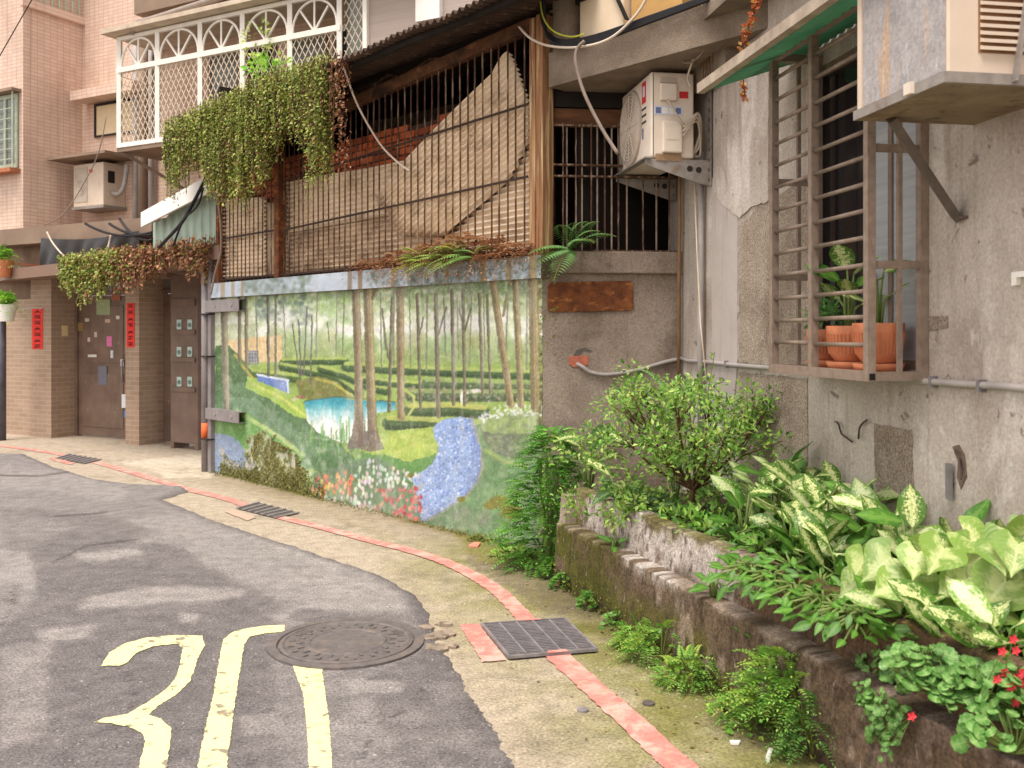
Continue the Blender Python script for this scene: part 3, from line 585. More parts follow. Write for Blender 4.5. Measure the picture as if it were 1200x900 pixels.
# ------------------------------------------------------------------ short return wall
ZS = 2.125
SR = PR.su(798)
rw = thing('concrete_wall', 'bare stained concrete end wall with a ledge', 'wall', PR.pt(SR/2, 0, 0))
mb = MB(); mb.pbox(PR, 0.0, SR+0.15, -0.02, ZS-0.155, 0, -0.2); mb.build('wall_body', m_conc, rw)
mb = MB(); mb.pbox(PR, 0.06, SR+0.1, ZS-0.155, ZS, 0.05, -0.21); mb.build('ledge', m_conc, rw, bevel=0.008)
m_rust = mat('rusty_steel', S(136,80,44), S(80,44,30), 14, 0.85, 0.5, 90, stains=((S(206,140,74), (10,10,22), 0.56, 0.7, 0.7), (S(66,34,26), (7,7,3), 0.5, 0.68, 0.8), (S(196,170,140), (9,9,9), 0.68, 0.76, 0.7)))
mb = MB(); mb.pprism(PR, [(642,335),(645,331),(739,329),(742,332),(742,361),(739,364),(646,366),(642,363)], 0.014, 0.001)
mb2 = MB(); mb2.pprism(PR, [(646,337),(738,334),(738,359),(646,361)], 0.019, 0.0145)
sg = thing('rusty_sign', 'blank rusty metal sign plate on the bare concrete end wall', 'sign', PR.at(692, 348))
mb.build('plate', m_rust, sg, bevel=0.003)
# a break in the plaster showing red brick, with the conduit coming out
hb = thing('exposed_brick', 'broken plaster hole showing red brick where the grey conduit ends', 'hole', PR.at(678, 425))
mb = MB(); mb.pprism(PR, [(666,419),(672,417),(690,417),(690,427),(680,430),(672,430),(667,427)], 0.006, -0.01); mb.build('brick', mat('red_brick_chip', S(196,120,96), S(160,88,70), 30, 0.9, 0.4), hb)
mb = MB(); mb.pprism(PR, [(672,417),(676,410),(686,407),(694,411),(690,413),(684,411),(679,416)], 0.003, -0.01); mb.build('crack', m_hole, hb)
# dark store behind the barred opening
m_dark = mat('shade_dark_brown', S(46,38,34), S(30,26,24), 4, 0.95, 0.2)  # shade of the enclosed rooms put into the colour; boards and purlins share it
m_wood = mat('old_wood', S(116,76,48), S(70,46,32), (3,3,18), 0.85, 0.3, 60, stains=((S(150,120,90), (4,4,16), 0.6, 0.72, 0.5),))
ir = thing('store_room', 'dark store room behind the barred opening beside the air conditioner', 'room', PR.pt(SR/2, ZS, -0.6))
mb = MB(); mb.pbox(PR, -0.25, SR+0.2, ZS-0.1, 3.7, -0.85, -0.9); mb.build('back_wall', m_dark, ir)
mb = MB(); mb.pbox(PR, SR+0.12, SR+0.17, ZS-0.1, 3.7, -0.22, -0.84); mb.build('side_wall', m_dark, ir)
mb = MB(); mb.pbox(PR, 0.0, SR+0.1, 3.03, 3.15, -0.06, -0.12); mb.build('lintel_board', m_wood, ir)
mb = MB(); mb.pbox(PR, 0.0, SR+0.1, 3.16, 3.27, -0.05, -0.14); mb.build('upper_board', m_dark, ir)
wg = thing('window_grille', 'rusty vertical bar grille over the dark opening on the ledge', 'grille', PR.pt(SR/2, ZS, 0))
m_rbar = mat('rusty_bar', S(96,66,50), S(66,44,36), 40, 0.8, 0.3, stains=((S(176,150,128), (30,30,5), 0.5, 0.6, 0.6),))
m_gbar = mat('pale_bar', S(168,148,132), S(130,104,86), 30, 0.7, 0.2)
for k, u in enumerate((661,666,676,684,694,702,710,719,726,737,755,772,786)):
    a = PR.su(u); mb = MB(); mb.bar(PR.pt(a, ZS-0.005, -0.04-0.03*(k % 2)), PR.pt(a, 3.04, -0.04-0.03*(k % 2)), 0.011); mb.build('bar', m_gbar if k % 2 else m_rbar, wg)
for z in (2.13, 2.66, 2.74, 3.02): mb = MB(); mb.pbox(PR, 0.08, SR+0.12, z, z+0.012, -0.034, -0.078); mb.build('rail', m_rbar, wg)

# ------------------------------------------------------------------ bar fence, sheets, bricks and shed roof above the mural
p0, p1 = PM.sz(407, 124), PM.sz(630, 27)
def beam_z(a): return p0[1]+(p1[1]-p0[1])*(a-p0[0])/(p1[0]-p0[0])
fg = thing('bar_fence', 'rusty vertical bar screen standing on the mural wall', 'grille', PM.pt((S0+S1)/2, ZT, 0))
m_dkrust = mat('dark_rust', S(112,74,48), S(70,44,32), 9, 0.9, 0.4, 70, stains=((S(146,104,66), (8,8,8), 0.56, 0.68, 0.7), (S(46,34,28), (6,6,6), 0.5, 0.64, 0.8)))
m_post = mat('rusty_post', S(164,124,86), S(122,78,50), (30,30,2.2), 0.8, 0.3, 60, stains=((S(206,180,140), (26,26,1.2), 0.52, 0.62, 0.8), (S(78,42,28), (22,22,1.6), 0.55, 0.66, 0.8)))
sp = PM.su(628); so = 0.0
mb = MB(); mb.pbox(PM, S1-0.105, S1-0.045, ZT-0.004, beam_z(S1)+0.03, 0.03, -0.07); mb.pbox(PM, S1-0.045, S1-0.03, ZT-0.004, beam_z(S1)+0.03, 0.02, -0.07); mb.pbox(PM, S1-0.03, S1+0.035, ZT-0.004, beam_z(S1)+0.04, 0.035, -0.07); mb.build('post', m_post, fg)
a_mid = PM.su(327); m_drail = mat('dark_rail', S(70,50,40), S(50,36,30), 30, 0.85, 0.2)
mb = MB(); mb.pbox(PM, a_mid-0.045, a_mid+0.045, ZT-0.004, beam_z(a_mid), 0.03, -0.05); mb.build('post', m_rust, fg)
mb = MB(); mb.pbox(PM, S0+0.06, S0+0.12, ZT-0.004, beam_z(S0), 0.02, -0.05); mb.build('post', m_rust, fg)
mb = MB(); a0, a1 = S0+0.05, S1-0.1; mb.pbox(PM, a0, a1, beam_z(a0)-0.04, beam_z(a0)+0.05, 0.025, -0.04, dz=beam_z(a1)-beam_z(a0)); mb.build('beam', m_dkrust, fg)
bar = MB(); bar.bar((0,0,0), (0,0,1), 0.0095); bme = bar.build('bar', m_rbar, fg, local=True); bme.location = PM.pt(S0+0.16, ZT-0.004, 0)-ORG[fg.name]
n = 54
for k in range(n):
    a = S0+0.15+(S1-0.12-S0-0.15)*(k+0.3)/n
    if abs(a-a_mid) < 0.05: continue
    h = beam_z(a)-ZT
    o = bme if k == 0 else inst('bar', bme.data, fg)
    o.location = PM.pt(a+rnd(-.006,.006), ZT-0.004, 0.0)-ORG[fg.name]; o.scale = (1, 1, h)
    o.rotation_euler = (rnd(-.004,.004), rnd(-.004,.004), math.atan2(PM.d.y, PM.d.x))
for u0, v0, u1, v1 in ((332,270,620,207),(332,213,620,122)):
    q0, q1 = PM.sz(u0, v0), PM.sz(u1, v1); mb = MB(); mb.bar(PM.pt(q0[0], q0[1], 0.009), PM.pt(q1[0], q1[1], 0.009), 0.007, 0.018); mb.build('rail', m_drail, fg)
for a0, a1, z in ((S0+0.12, a_mid-0.05, 2.58), (S0+0.12, a_mid-0.05, 2.13), (a_mid+0.05, S1-0.1, 2.125)):
    mb = MB(); mb.bar(PM.pt(a0, z, 0.009), PM.pt(a1, z, 0.009), 0.007, 0.018); mb.build('rail', m_drail, fg)
# corrugated sheets
m_sheet = mat('old_corrugated_sheet', S(238,218,192), S(214,190,162), 5, 0.75, 0.15, 40, stains=((S(120,96,74), (4,4,7), 0.52, 0.7, 0.6), (S(92,74,58), (14,14,14), 0.64, 0.72, 0.6)))
m_sheet2 = mat('dusty_corrugated_sheet', S(214,190,162), S(178,152,126), 5, 0.8, 0.15, 40, stains=((S(104,80,60), (4,4,7), 0.48, 0.68, 0.7),))
def sheet(px, off, lab, m_, pitch=0.046, ang=0.0, amp=0.02, bulge=0.0):
    q = [PM.sz(u, v, off) for u, v in px]; a_ = [x for x, y in q]; z_ = [y for x, y in q]
    ca, sa = math.cos(ang), math.sin(ang)                     # ridges run along ca,sa in (s, z)
    R2 = [(x*ca+y*sa, -x*sa+y*ca) for x, y in q]
    ymin, ymax = min(y for x, y in R2), max(y for x, y in R2); mb = MB(); prev = None; N = max(4, int((ymax-ymin)/pitch*6))
    for i in range(N+1):
        y = ymin+1e-5+(ymax-ymin-2e-5)*i/N; xs_ = []
        for (x0, y0), (x1, y1) in zip(R2, R2[1:]+R2[:1]):
            if (y0 > y) != (y1 > y): xs_.append(x0+(x1-x0)*(y-y0)/(y1-y0))
        if len(xs_) < 2: prev = None; continue
        l, r = min(xs_), max(xs_); row = []
        K = 10
        for k in range(K+1):
            x = l+(r-l)*k/K; o = off+amp*math.sin(2*PI*y/pitch)+bulge*math.sin(PI*k/K)
            X_, Z_ = x*ca-y*sa, x*sa+y*ca
            row.append(PM.pt(X_, Z_, o))
        b = len(mb.v); mb.v.extend(row)
        if prev is not None: mb.f.extend([(prev+k, prev+k+1, b+k+1, b+k) for k in range(K)])
        prev = b
    o = solo('corrugated_sheet', mb, m_, lab, 'metal sheet', smooth=True)
    md = o.modifiers.new('thickness', 'SOLIDIFY'); md.thickness = 0.002; return o
sheet([(597,60),(606,80),(621,122),(621,164),(600,206),(545,256),(524,276),(470,276),(440,232),(470,194),(512,153),(565,98)], -0.05, 'large torn corrugated sheet leaning to a point behind the bars', m_sheet, ang=0.42, bulge=0.02)
sheet([(331,215),(472,188),(520,200),(520,240),(331,274)], -0.075, 'long corrugated sheet below the bricks, under the leaning torn sheet', m_sheet, ang=0.0)
sheet([(331,268),(470,240),(520,236),(520,296),(331,324)], -0.105, 'lowest long dusty corrugated sheet behind the bars', m_sheet2, ang=0.0)
sheet([(622,160),(622,292),(500,300),(530,270),(600,205)], -0.095, 'corrugated sheet below the torn one, against the big rusty post', m_sheet, ang=0.02)
sheet([(262,233),(311,231),(312,324),(262,327)], -0.05, 'small corrugated sheet left of the narrow rusty post', m_sheet, ang=-0.03)
sheet([(312,238),(323,237),(323,324),(312,324)], -0.085, 'narrow strip of corrugated sheet beside the narrow rusty post', m_sheet2, ang=1.57)
# brick infill, brick by brick
def per_brick(nt, col):
    oi = nt.nodes.new('ShaderNodeObjectInfo'); return _mix(nt, 1.0, col, _ramp(nt, oi.outputs['Random'], [(0, (.45,.42,.4)), (.4, (.85,.85,.85)), (1, (1.15,1.1,1.05))]), 'MULTIPLY')
m_brick = mat('orange_brick', S(206,108,64), S(160,76,46), 9, 0.9, 0.4, 60, build=per_brick, stains=((S(80,44,32), (5,5,5), 0.52, 0.66, 0.7), (S(206,130,86), (12,12,12), 0.62, 0.7, 0.6)))
m_mort = mat('dark_mortar', S(78,54,42), S(52,38,32), 20, 0.95, 0.3)
bo = -0.135
qa, qb, qc = PM.sz(336, 184, bo), PM.sz(540, 124, bo), PM.sz(336, 250, bo)
bw = thing('brick_wall', 'crumbling orange brick wall behind the bars', 'wall', PM.pt((qa[0]+qb[0])/2, qc[1], bo))
zt = (qa[1]+qb[1])/2; zb = 2.35; rows = int((zt-zb)/0.066)
mb = MB(); mb.pbox(PM, S0+0.1, S1-0.12, 2.05, zb+rows*0.066-0.03, bo-0.012, bo-0.11); mb.build('mortar', m_mort, bw)
b = MB(); b.hexa([Vector(q) for q in ((-.098,-.02,-.028),(.098,-.02,-.028),(.098,.045,-.028),(-.098,.045,-.028),(-.098,-.02,.028),(.098,-.02,.028),(.098,.045,.028),(-.098,.045,.028))])
b0 = b.build('brick', m_brick, bw, local=True); first = True; ang = math.atan2(PM.d.y, PM.d.x)
bv = b0.modifiers.new('bevel', 'BEVEL'); bv.width = 0.006; bv.segments = 1
for r in range(rows):
    z = zb+0.033+r*0.066; a = qa[0]-1.4+(0.105 if r % 2 else 0)
    while a < S1-0.25:
        if not (r >= rows-1 and random.random() < 0.25):
            o = b0 if first else b0.copy()
            if not first: COL.objects.link(o)
            first = False; o.parent = bw
            o.location = PM.pt(a, z+rnd(-.003,.003), bo+rnd(-.01,.008)-0.02)-ORG[bw.name]; o.rotation_euler = (0, rnd(-.02,.02), ang+rnd(-.015,.015))
        a += 0.21
# shed roof with corrugated eave
el, er = PM.sz(195, 156, 0.5), PM.sz(572, -2, 0.5)
slope = (er[1]-el[1])/(er[0]-el[0])
def eave_z(a): return el[1]+slope*(a-el[0])
sr = thing('shed_roof', 'rusty corrugated lean-to roof above the bar screen', 'roof', PM.pt((S0+S1)/2, eave_z(0), 0))
m_roof = mat('rusty_roof_sheet', S(84,64,52), S(56,44,38), 6, 0.9, 0.3, stains=((S(140,120,100), (9,9,9), 0.58, 0.68, 0.5),))
mb = MB(); e0, e1 = el[0]-0.05, S1+0.45; pitch = 0.075; N = int((e1-e0)/pitch*8)
def rf(x, y):
    a = e0+(e1-e0)*x; o = 0.5-2.9*y
    return PM.pt(a, eave_z(a)+0.16*(2.9*y)+0.018*math.sin(2*PI*a/pitch)+(0.01*math.sin(a*5) if y == 0 else 0), o+(0.03*vn(a*7, 0, 3) if y == 0 else 0))
mb.grid(N, 3, rf); o = mb.build('roof_sheet', m_roof, sr, smooth=True); md = o.modifiers.new('thickness', 'SOLIDIFY'); md.thickness = 0.006
for off in (0.42, -0.1, -0.9):
    mb = MB(); a0, a1 = e0+0.05, e1-0.1; h = 0.16*(0.5-off); mb.pbox(PM, a0, a1, eave_z(a0)+h-0.06, eave_z(a0)+h-0.022, off, off-0.05, dz=slope*(a1-a0)); mb.build('purlin', m_dark, sr)
a = S0+0.5; k = 0
while a < S1-0.2:
    za, zb_ = beam_z(a)+0.05, eave_z(a)+0.06
    mb = MB(); mb.bar(PM.pt(a, za, -0.02), PM.pt(a+0.3, eave_z(a+0.3)+0.03, -0.1), 0.018); mb.bar(PM.pt(a+0.3, eave_z(a+0.3)+0.03, -0.1), PM.pt(a+0.6, beam_z(a+0.6)+0.05, -0.02), 0.018); mb.build('truss_web', m_rbar, sr); a += 0.6
# dark room behind the screen
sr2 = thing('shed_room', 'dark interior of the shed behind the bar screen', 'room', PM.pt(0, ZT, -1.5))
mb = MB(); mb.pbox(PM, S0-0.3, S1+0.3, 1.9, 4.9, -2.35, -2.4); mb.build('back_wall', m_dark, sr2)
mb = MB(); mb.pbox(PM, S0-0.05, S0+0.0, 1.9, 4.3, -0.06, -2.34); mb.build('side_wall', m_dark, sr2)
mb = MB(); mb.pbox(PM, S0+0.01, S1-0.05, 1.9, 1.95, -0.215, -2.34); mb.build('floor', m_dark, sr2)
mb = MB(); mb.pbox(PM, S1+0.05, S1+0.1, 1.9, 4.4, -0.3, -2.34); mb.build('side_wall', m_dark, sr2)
# ------------------------------------------------------------------ right-hand wall with window
m_plast = mat('stained_plaster', S(192,181,171), S(168,156,146), 2.2, 0.9, 0.5, 30, grain=0.25, gscale=70,
              stains=((S(150,135,124), (1.3,1.3,0.9), 0.48, 0.66, 0.75), (S(206,197,190), (2.6,2.6,1.2), 0.54, 0.62, 0.65), (S(118,100,86), (9,9,0.55), 0.56, 0.7, 0.4), (S(92,78,68), (7,7,7), 0.63, 0.67, 0.7), (S(214,206,198), (16,16,6), 0.6, 0.66, 0.4), (S(112,96,84), (30,30,20), 0.66, 0.7, 0.4)))
m_rough = mat('roughcast', S(190,174,158), S(160,143,128), 4, 0.95, 1.0, 110, grain=0.75, gscale=95, bdist=0.016,
              stains=((S(112,92,74), (1.6,1.6,1.4), 0.48, 0.68, 0.75), (S(96,78,62), (9,9,0.6), 0.6, 0.75, 0.5)))
OFC = 0.25
sA, sM, sB = PW.su(907, OFC), PW.su(953, OFC), PW.su(1019, OFC)
zB, zTc = PW.sz(1018, 441, OFC)[1], PW.sz(907, 68, OFC)[1]
wz0, wz1, ws0, ws1 = zB+0.02, zTc-0.03, PW.su(953), sB-0.01
SE = 5.6
rwall = thing('building_wall', 'stained grey plaster house wall with a barred window', 'wall', PW.pt(2.4, 0, 0))
mb = MB()
mb.pbox(PW, -0.25, ws0, -0.02, 4.6, 0, -0.2); mb.pbox(PW, ws1, SE, -0.02, 4.6, 0, -0.2)
mb.pbox(PW, ws0, ws1, -0.02, wz0, 0, -0.2); mb.pbox(PW, ws0, ws1, wz1, 4.6, 0, -0.2); mb.build('wall_body', m_plast, rwall)
def patch(px, o, m_, nm): 
    mb = MB(); q = [PW.sz(u, v, o) for u, v in px]; ring = []
    for (a, b), (c, d) in zip(q, q[1:]+q[:1]):
        n = max(1, int(math.hypot(c-a, d-b)/0.04))
        for i in range(n): t = i/n; ring.append((a+(c-a)*t+rnd(-.005,.005), b+(d-b)*t+rnd(-.005,.005)))
    mb.prism([PW.pt(a, z, o) for a, z in ring], [PW.pt(a, z, -0.001) for a, z in ring]); return mb.build(nm, m_, rwall)
patch([(866,262),(875,258),(888,240),(900,238),(953,200),(953,436),(866,424)], 0.006, m_rough, 'roughcast_patch')
patch([(866,436),(946,444),(946,575),(930,582),(866,560)], 0.006, m_rough, 'roughcast_patch')
patch([(1024,497),(1068,504),(1070,588),(1026,590)], 0.005, m_rough, 'roughcast_patch')
patch([(1088,372),(1110,371),(1111,385),(1088,386)], 0.005, m_rough, 'roughcast_patch')
m_plast2 = mat('pale_plaster', S(182,172,168), S(168,156,150), 3, 0.85, 0.2, 40, grain=0.08, stains=((S(128,112,100), (9,9,0.6), 0.55, 0.7, 0.6),))
patch([(834,210),(864,180),(864,420),(850,600),(834,600)], 0.009, m_plast2, 'plaster_strip')
patch([(836,110),(900,60),(900,236),(880,242),(866,256),(836,230)], 0.012, m_plast, 'plaster_strip')
m_wire = mat('dark_stub', S(84,72,66), S(60,52,48), 20)
for px in ([(980,494),(983,498),(986,508),(992,513),(999,518)], [(1006,514),(1007,503),(1010,497),(1016,492)], [(1119,528),(1125,536),(1127,548),(1126,562)]):
    mb = MB(); mb.tube(curve([PW.at(u, v, .012+.012*(k % 2)) for k, (u, v) in enumerate(px)]), .0045, 6); mb.build('wire_stub', m_wire, rwall, smooth=True)
patch([(1116,522),(1124,520),(1130,532),(1132,556),(1126,572),(1121,560),(1122,540)], 0.0035, mat('plaster_damage', S(132,112,98), S(104,88,78), 30, 0.95, 0.6), 'plaster_damage')
mb = MB(); mb.pprism(PW, [(1185,319),(1204,317),(1204,324),(1191,325),(1190,334),(1185,335)], 0.02, 0.0); mb.build('white_clip', m_white, rwall)
mb = MB(); mb.bar(PW.at(1112,543,0.02), PW.at(1112,585,0.02), 0.03, 0.015); mb.build('vent_stub', m_steel, rwall)
# window in the opening
m_alu = mat('brown_window_frame', S(140,122,108), S(118,100,88), 20, 0.5, 0.1)
m_glass = mat('window_glass', S(40,38,40), S(32,30,32), 2, 0.08, 0, spec=0.6)
m_blind = mat('pale_ribbed_glass', S(176,178,182), S(156,158,164), (2,2,60), 0.3, 0.2, 120, spec=0.5)
win = MB(); win.pbox(PW, ws0, ws1, wz0-0.001, wz0+0.04, -0.003, -0.06); win.pbox(PW, ws0, ws1, wz1-0.04, wz1+0.001, -0.003, -0.06)
win.pbox(PW, ws0-0.001, ws0+0.025, wz0+0.04, wz1-0.04, -0.003, -0.06); win.pbox(PW, ws1-0.04, ws1+0.001, wz0+0.04, wz1-0.04, -0.003, -0.06)
wo = win.build('window', m_alu, rwall)
smid = ws0+(ws1-ws0)*0.52
mb = MB(); mb.pbox(PW, ws0+0.025, smid, wz0+0.04, wz1-0.04, -0.04, -0.046); mb.build('pane', m_glass, wo)
mb = MB(); mb.pbox(PW, smid+0.03, ws1-0.04, wz0+0.04, wz1-0.04, -0.02, -0.026); mb.build('pane', m_blind, wo)
mb = MB(); mb.pbox(PW, smid-0.01, smid+0.03, wz0+0.04, wz1-0.04, -0.01, -0.05); mb.build('mullion', m_alu, wo)
mb = MB(); mb.pbox(PW, smid+0.17, smid+0.2, wz0+0.04, wz1-0.04, -0.01, -0.0195); mb.build('mullion', m_alu, wo)
# window cage
m_cage = mat('brown_cage_steel', S(150,132,118), S(124,106,94), 24, 0.6, 0.15, stains=((S(104,80,62), (20,20,4), 0.58, 0.7, 0.5),))
cg = thing('window_cage', 'brown steel window cage with horizontal bars and a shelf of potted plants', 'window cage', PW.pt((sA+sB)/2, zB, 0.12))
def stile(a, o, z0=zB, z1=zTc, w=0.035): mb = MB(); mb.pbox(PW, a-w/2, a+w/2, z0, z1, o+w/2, o-w/2); return mb.build('upright', m_cage, cg)
W2 = 0.0175
for a in (sA, sM, sB): stile(a, OFC)
for a in (sA, sB): stile(a, 0.02); stile(a, OFC*0.48, w=0.018)
for z in (zB-0.0, zTc): 
    mb = MB(); mb.pbox(PW, sA-W2-0.002, sB+W2+0.002, z-0.02, z+0.02, OFC+W2+0.002, OFC-W2-0.002); mb.build('frame_rail', m_cage, cg)
    for a in (sA, sB): mb = MB(); mb.pbox(PW, a-W2-0.001, a+W2+0.001, z-0.018, z+0.018, OFC-W2-0.003, 0.0); mb.build('frame_rail', m_cage, cg)
for z in (zB+0.45, zB+0.92):
    for a in (sA, sB): mb = MB(); mb.pbox(PW, a-0.008, a+0.008, z-0.016, z+0.016, OFC-W2-0.001, 0.0); mb.build('side_rail', m_cage, cg)
nb = 13; l1, l2 = sM-sA-2*W2+0.002, sB-sM-2*W2+0.002
b = MB(); b.tube([(0,0,0),(1,0,0)], 0.0095, 8); br = b.build('bar', m_cage, cg, smooth=True, local=True); first = True; wang = math.atan2(PW.d.y, PW.d.x)
for k in range(nb):
    z = PW.sz(907, 93+25.7*k, OFC)[1]
    for a0, l in ((sA+W2-0.001, l1), (sM+W2-0.001, l2)):
        o = br if first else inst('bar', br.data, cg); first = False
        o.location = PW.pt(a0, z+rnd(-.003,.003), OFC)-ORG[cg.name]; o.rotation_euler = (0, rnd(-.004,.004), wang); o.scale = (l, 1, 1)
mb = MB(); mb.pbox(PW, sA+W2, sB-W2, zB+0.002, zB+0.016, OFC-W2-0.002, 0.005); mb.build('shelf', m_alu, cg)
m_blackcap = mat('black_end', S(24,22,22), S(18,17,17), 5, 0.7, 0)
mb = MB(); mb.pbox(PW, sB+W2+0.002, sB+W2+0.005, zB-0.014, zB+0.012, OFC+0.012, OFC-0.012); mb.build('end_hole', m_blackcap, cg)
# pots on the shelf
m_terra = mat('terracotta_plastic', S(206,130,92), S(188,112,76), 9, 0.65, 0.1, stains=((S(160,100,74), (9,9,3), 0.52, 0.66, 0.6), (S(220,190,164), (14,14,14), 0.62, 0.68, 0.5)))
m_soil = mat('soil', S(66,50,38), S(44,34,27), 30, 0.95, 0.8, 80)
def pot(a, o, r, h, label, lab2):
    c = PW.pt(a, zB+0.016, o); t = thing('flower_pot', label, 'flower pot', c, 'pots in the window cage')
    mb = MB(); mb.lathe(c, [(r*0.62,0.035),(r*0.85,h*0.35),(r*0.98,h*0.8),(r,h),(r*0.93,h),(r*0.9,h*0.88)], 32); pb = mb.build('body', m_terra, t, smooth=True)
    for k in range(36):
        an = 2*PI*k/36; mb = MB(); d = Vector((math.cos(an), math.sin(an), 0)); mb.bar(c+d*(r*0.85)+Vector((0,0,h*.36)), c+d*(r*0.985)+Vector((0,0,h*0.8)), 0.006, 0.006); mb.build('rib', m_terra, pb)
    mb = MB(); mb.lathe(c, [(0.001,0.0),(r*0.9,0.0),(r*1.02,0.03),(r*0.97,0.032),(r*0.8,0.012),(0.001,0.012)], 32); mb.build('saucer', m_terra, t, smooth=True)
    mb = MB(); mb.lathe(c, [(r*0.91,h*0.86),(r*0.5,h*0.9),(0.001,h*0.89)], 20); mb.build('soil', m_soil, t)
    return c+Vector((0,0,h*0.9))
pA = pot(sB-0.15, 0.125, 0.105, 0.2, 'ribbed terracotta pot at the near end of the window cage', '')
pB = pot(sB-0.40, 0.12, 0.10, 0.19, 'ribbed terracotta pot in the middle of the window cage', '')
pC = pot(sB-0.63, 0.11, 0.092, 0.175, 'ribbed terracotta pot at the far end of the window cage', '')
mb = MB(); c = PW.pt(sM+0.03, zB+0.017, 0.2); mb.lathe(c, [(0.001,0),(0.1,0.002),(0.115,0.035),(0.108,0.036),(0.09,0.012),(0.001,0.01)], 28)
# awning above
m_green = mat('green_fibreglass', S(124,176,148), S(104,154,128), 4, 0.5, 0.1, trans=0.45)
m_arail = mat('weathered_awning_rail', S(188,172,156), S(150,134,118), 10, 0.7, 0.2, stains=((S(110,92,76), (6,6,6), 0.56, 0.7, 0.6),))
aw = thing('awning', 'green corrugated fibreglass awning above the barred window', 'awning', PW.pt(sA, zTc+0.1, 0.3))
q0, q1 = PW.sz(821, 103, 0.5), PW.sz(945, 14, 0.5); zr = (q0[1]+q1[1])/2; s_a, s_b = q0[0], q0[0]+1.9
mb = MB(); mb.pbox(PW, s_a, s_b, q0[1]-0.03, q0[1]+0.02, 0.52, 0.48, dz=(q1[1]-q0[1])/(q1[0]-q0[0])*1.9); mb.build('front_rail', m_arail, aw)
mb = MB(); dz_ = (q1[1]-q0[1])/(q1[0]-q0[0])
mb.grid(160, 3, lambda x, y: PW.pt(s_a+(s_b-s_a)*x, q0[1]-0.012+dz_*(s_b-s_a)*x+0.16*y+0.012*math.sin((s_b-s_a)*x*2*PI/0.076), 0.478-0.47*y)); o = mb.build('sheet', m_green, aw, smooth=True); o.modifiers.new('t', 'SOLIDIFY').thickness = 0.003
m_gfr = mat('green_painted_frame', S(150,156,110), S(128,130,92), 12, 0.6, 0.1)
for a in (sA+0.1, sM+0.25): mb = MB(); mb.bar(PW.pt(a, zTc+0.02, OFC), PW.pt(a, q0[1]+dz_*(a-s_a)-0.02, 0.5), 0.03); mb.build('arm', m_gfr, aw)
mb = MB(); mb.pbox(PW, sA-0.3, sB+0.2, zTc+0.022, zTc+0.06, OFC+0.02, OFC-0.02); mb.build('cross_rail', m_gfr, aw)
# concrete frame of the upper floor
m_conc2 = mat('rough_upper_concrete', S(150,134,118), S(122,106,92), 4, 0.95, 0.8, 120, grain=0.35, gscale=130, bdist=0.012, stains=((S(84,70,58), (1.4,1.4,1.4), 0.5, 0.68, 0.6), (S(176,160,140), (3,3,3), 0.6, 0.7, 0.4)))
ZSL = 3.27
A0 = PM.pt(S1+0.06, 0, 0.0)
def hit(P, d):                                    # along d from P to the right-hand wall
    t = -((Vector((P.x, P.y))-PW.P).dot(PW.n))/(d.dot(PW.n)); return Vector((P.x+d.x*t, P.y+d.y*t, 0))
B0 = hit(A0, PM.d); C0 = PW.pt(-0.3, 0, 0.003); D0 = A0-Vector((PM.n.x, PM.n.y, 0))*1.2
B1 = Vector((B0.x-PW.d.x*0.0+PW.n.x*0.003, B0.y+PW.n.y*0.003, 0))
slab = thing('concrete_slab', 'thick rough concrete floor slab jutting out over the white air conditioner', 'concrete slab', Vector(((A0.x+B0.x)/2, (A0.y+B0.y)/2, ZSL)))
mb = MB(); ring = [A0, B1, C0, D0]; mb.prism([Vector((p.x, p.y, ZSL)) for p in ring], [Vector((p.x, p.y, ZSL+0.24)) for p in ring]); mb.build('slab_body', m_conc2, slab)
mb = MB(); p = A0+Vector((PM.d.x, PM.d.y, 0))*0.08; mb.box((0,0,0), (0,0,0)); mb = MB(); mb.pbox(PM, S1+0.07, S1+0.22, ZSL+0.24, 4.6, -0.03, -0.2); mb.build('column', m_conc2, slab)
m_cream = mat('cream_panel', S(226,206,180), S(212,190,162), 4, 0.5, 0.05)
tk = thing('cream_cabinet', 'cream metal cabinet standing on the concrete slab', 'cabinet', PM.pt(S1+0.5, ZSL+0.24, -0.15))
mb = MB(); mb.pbox(PM, S1+0.26, S1+0.66, ZSL+0.241, 4.4, -0.1, -0.5); mb.build('panel', m_cream, tk, bevel=0.012)
mb = MB(); mb.pbox(PM, S1+0.68, S1+1.1, ZSL+0.241, 4.4, -0.16, -0.5); mb.build('side_panel', mat('tan_panel', S(190,150,92), S(168,130,80), 5), tk)
mb = MB(); mb.bar(PM.pt(S1+0.5, 4.0, -0.09), PM.pt(S1+0.72, 3.6, -0.07), 0.03, 0.012); mb.build('strap', m_blackcap, tk)
cl = thing('wall_column', 'rough concrete column above the corner of the house wall', 'column', PW.pt(0.5, 3.0, 0))
c0, c1 = PW.su(826, 0.02), PW.su(852, 0.09)
mb = MB(); mb.pbox(PW, c0, c1, 3.13, 4.6, 0.1, 0.0125); mb.build('shaft', m_conc2, cl)
mb = MB(); mb.pbox(PW, c1-0.02, SE, 3.42, 3.62, 0.24, 0.0125); mb.build('beam', m_conc2, cl)
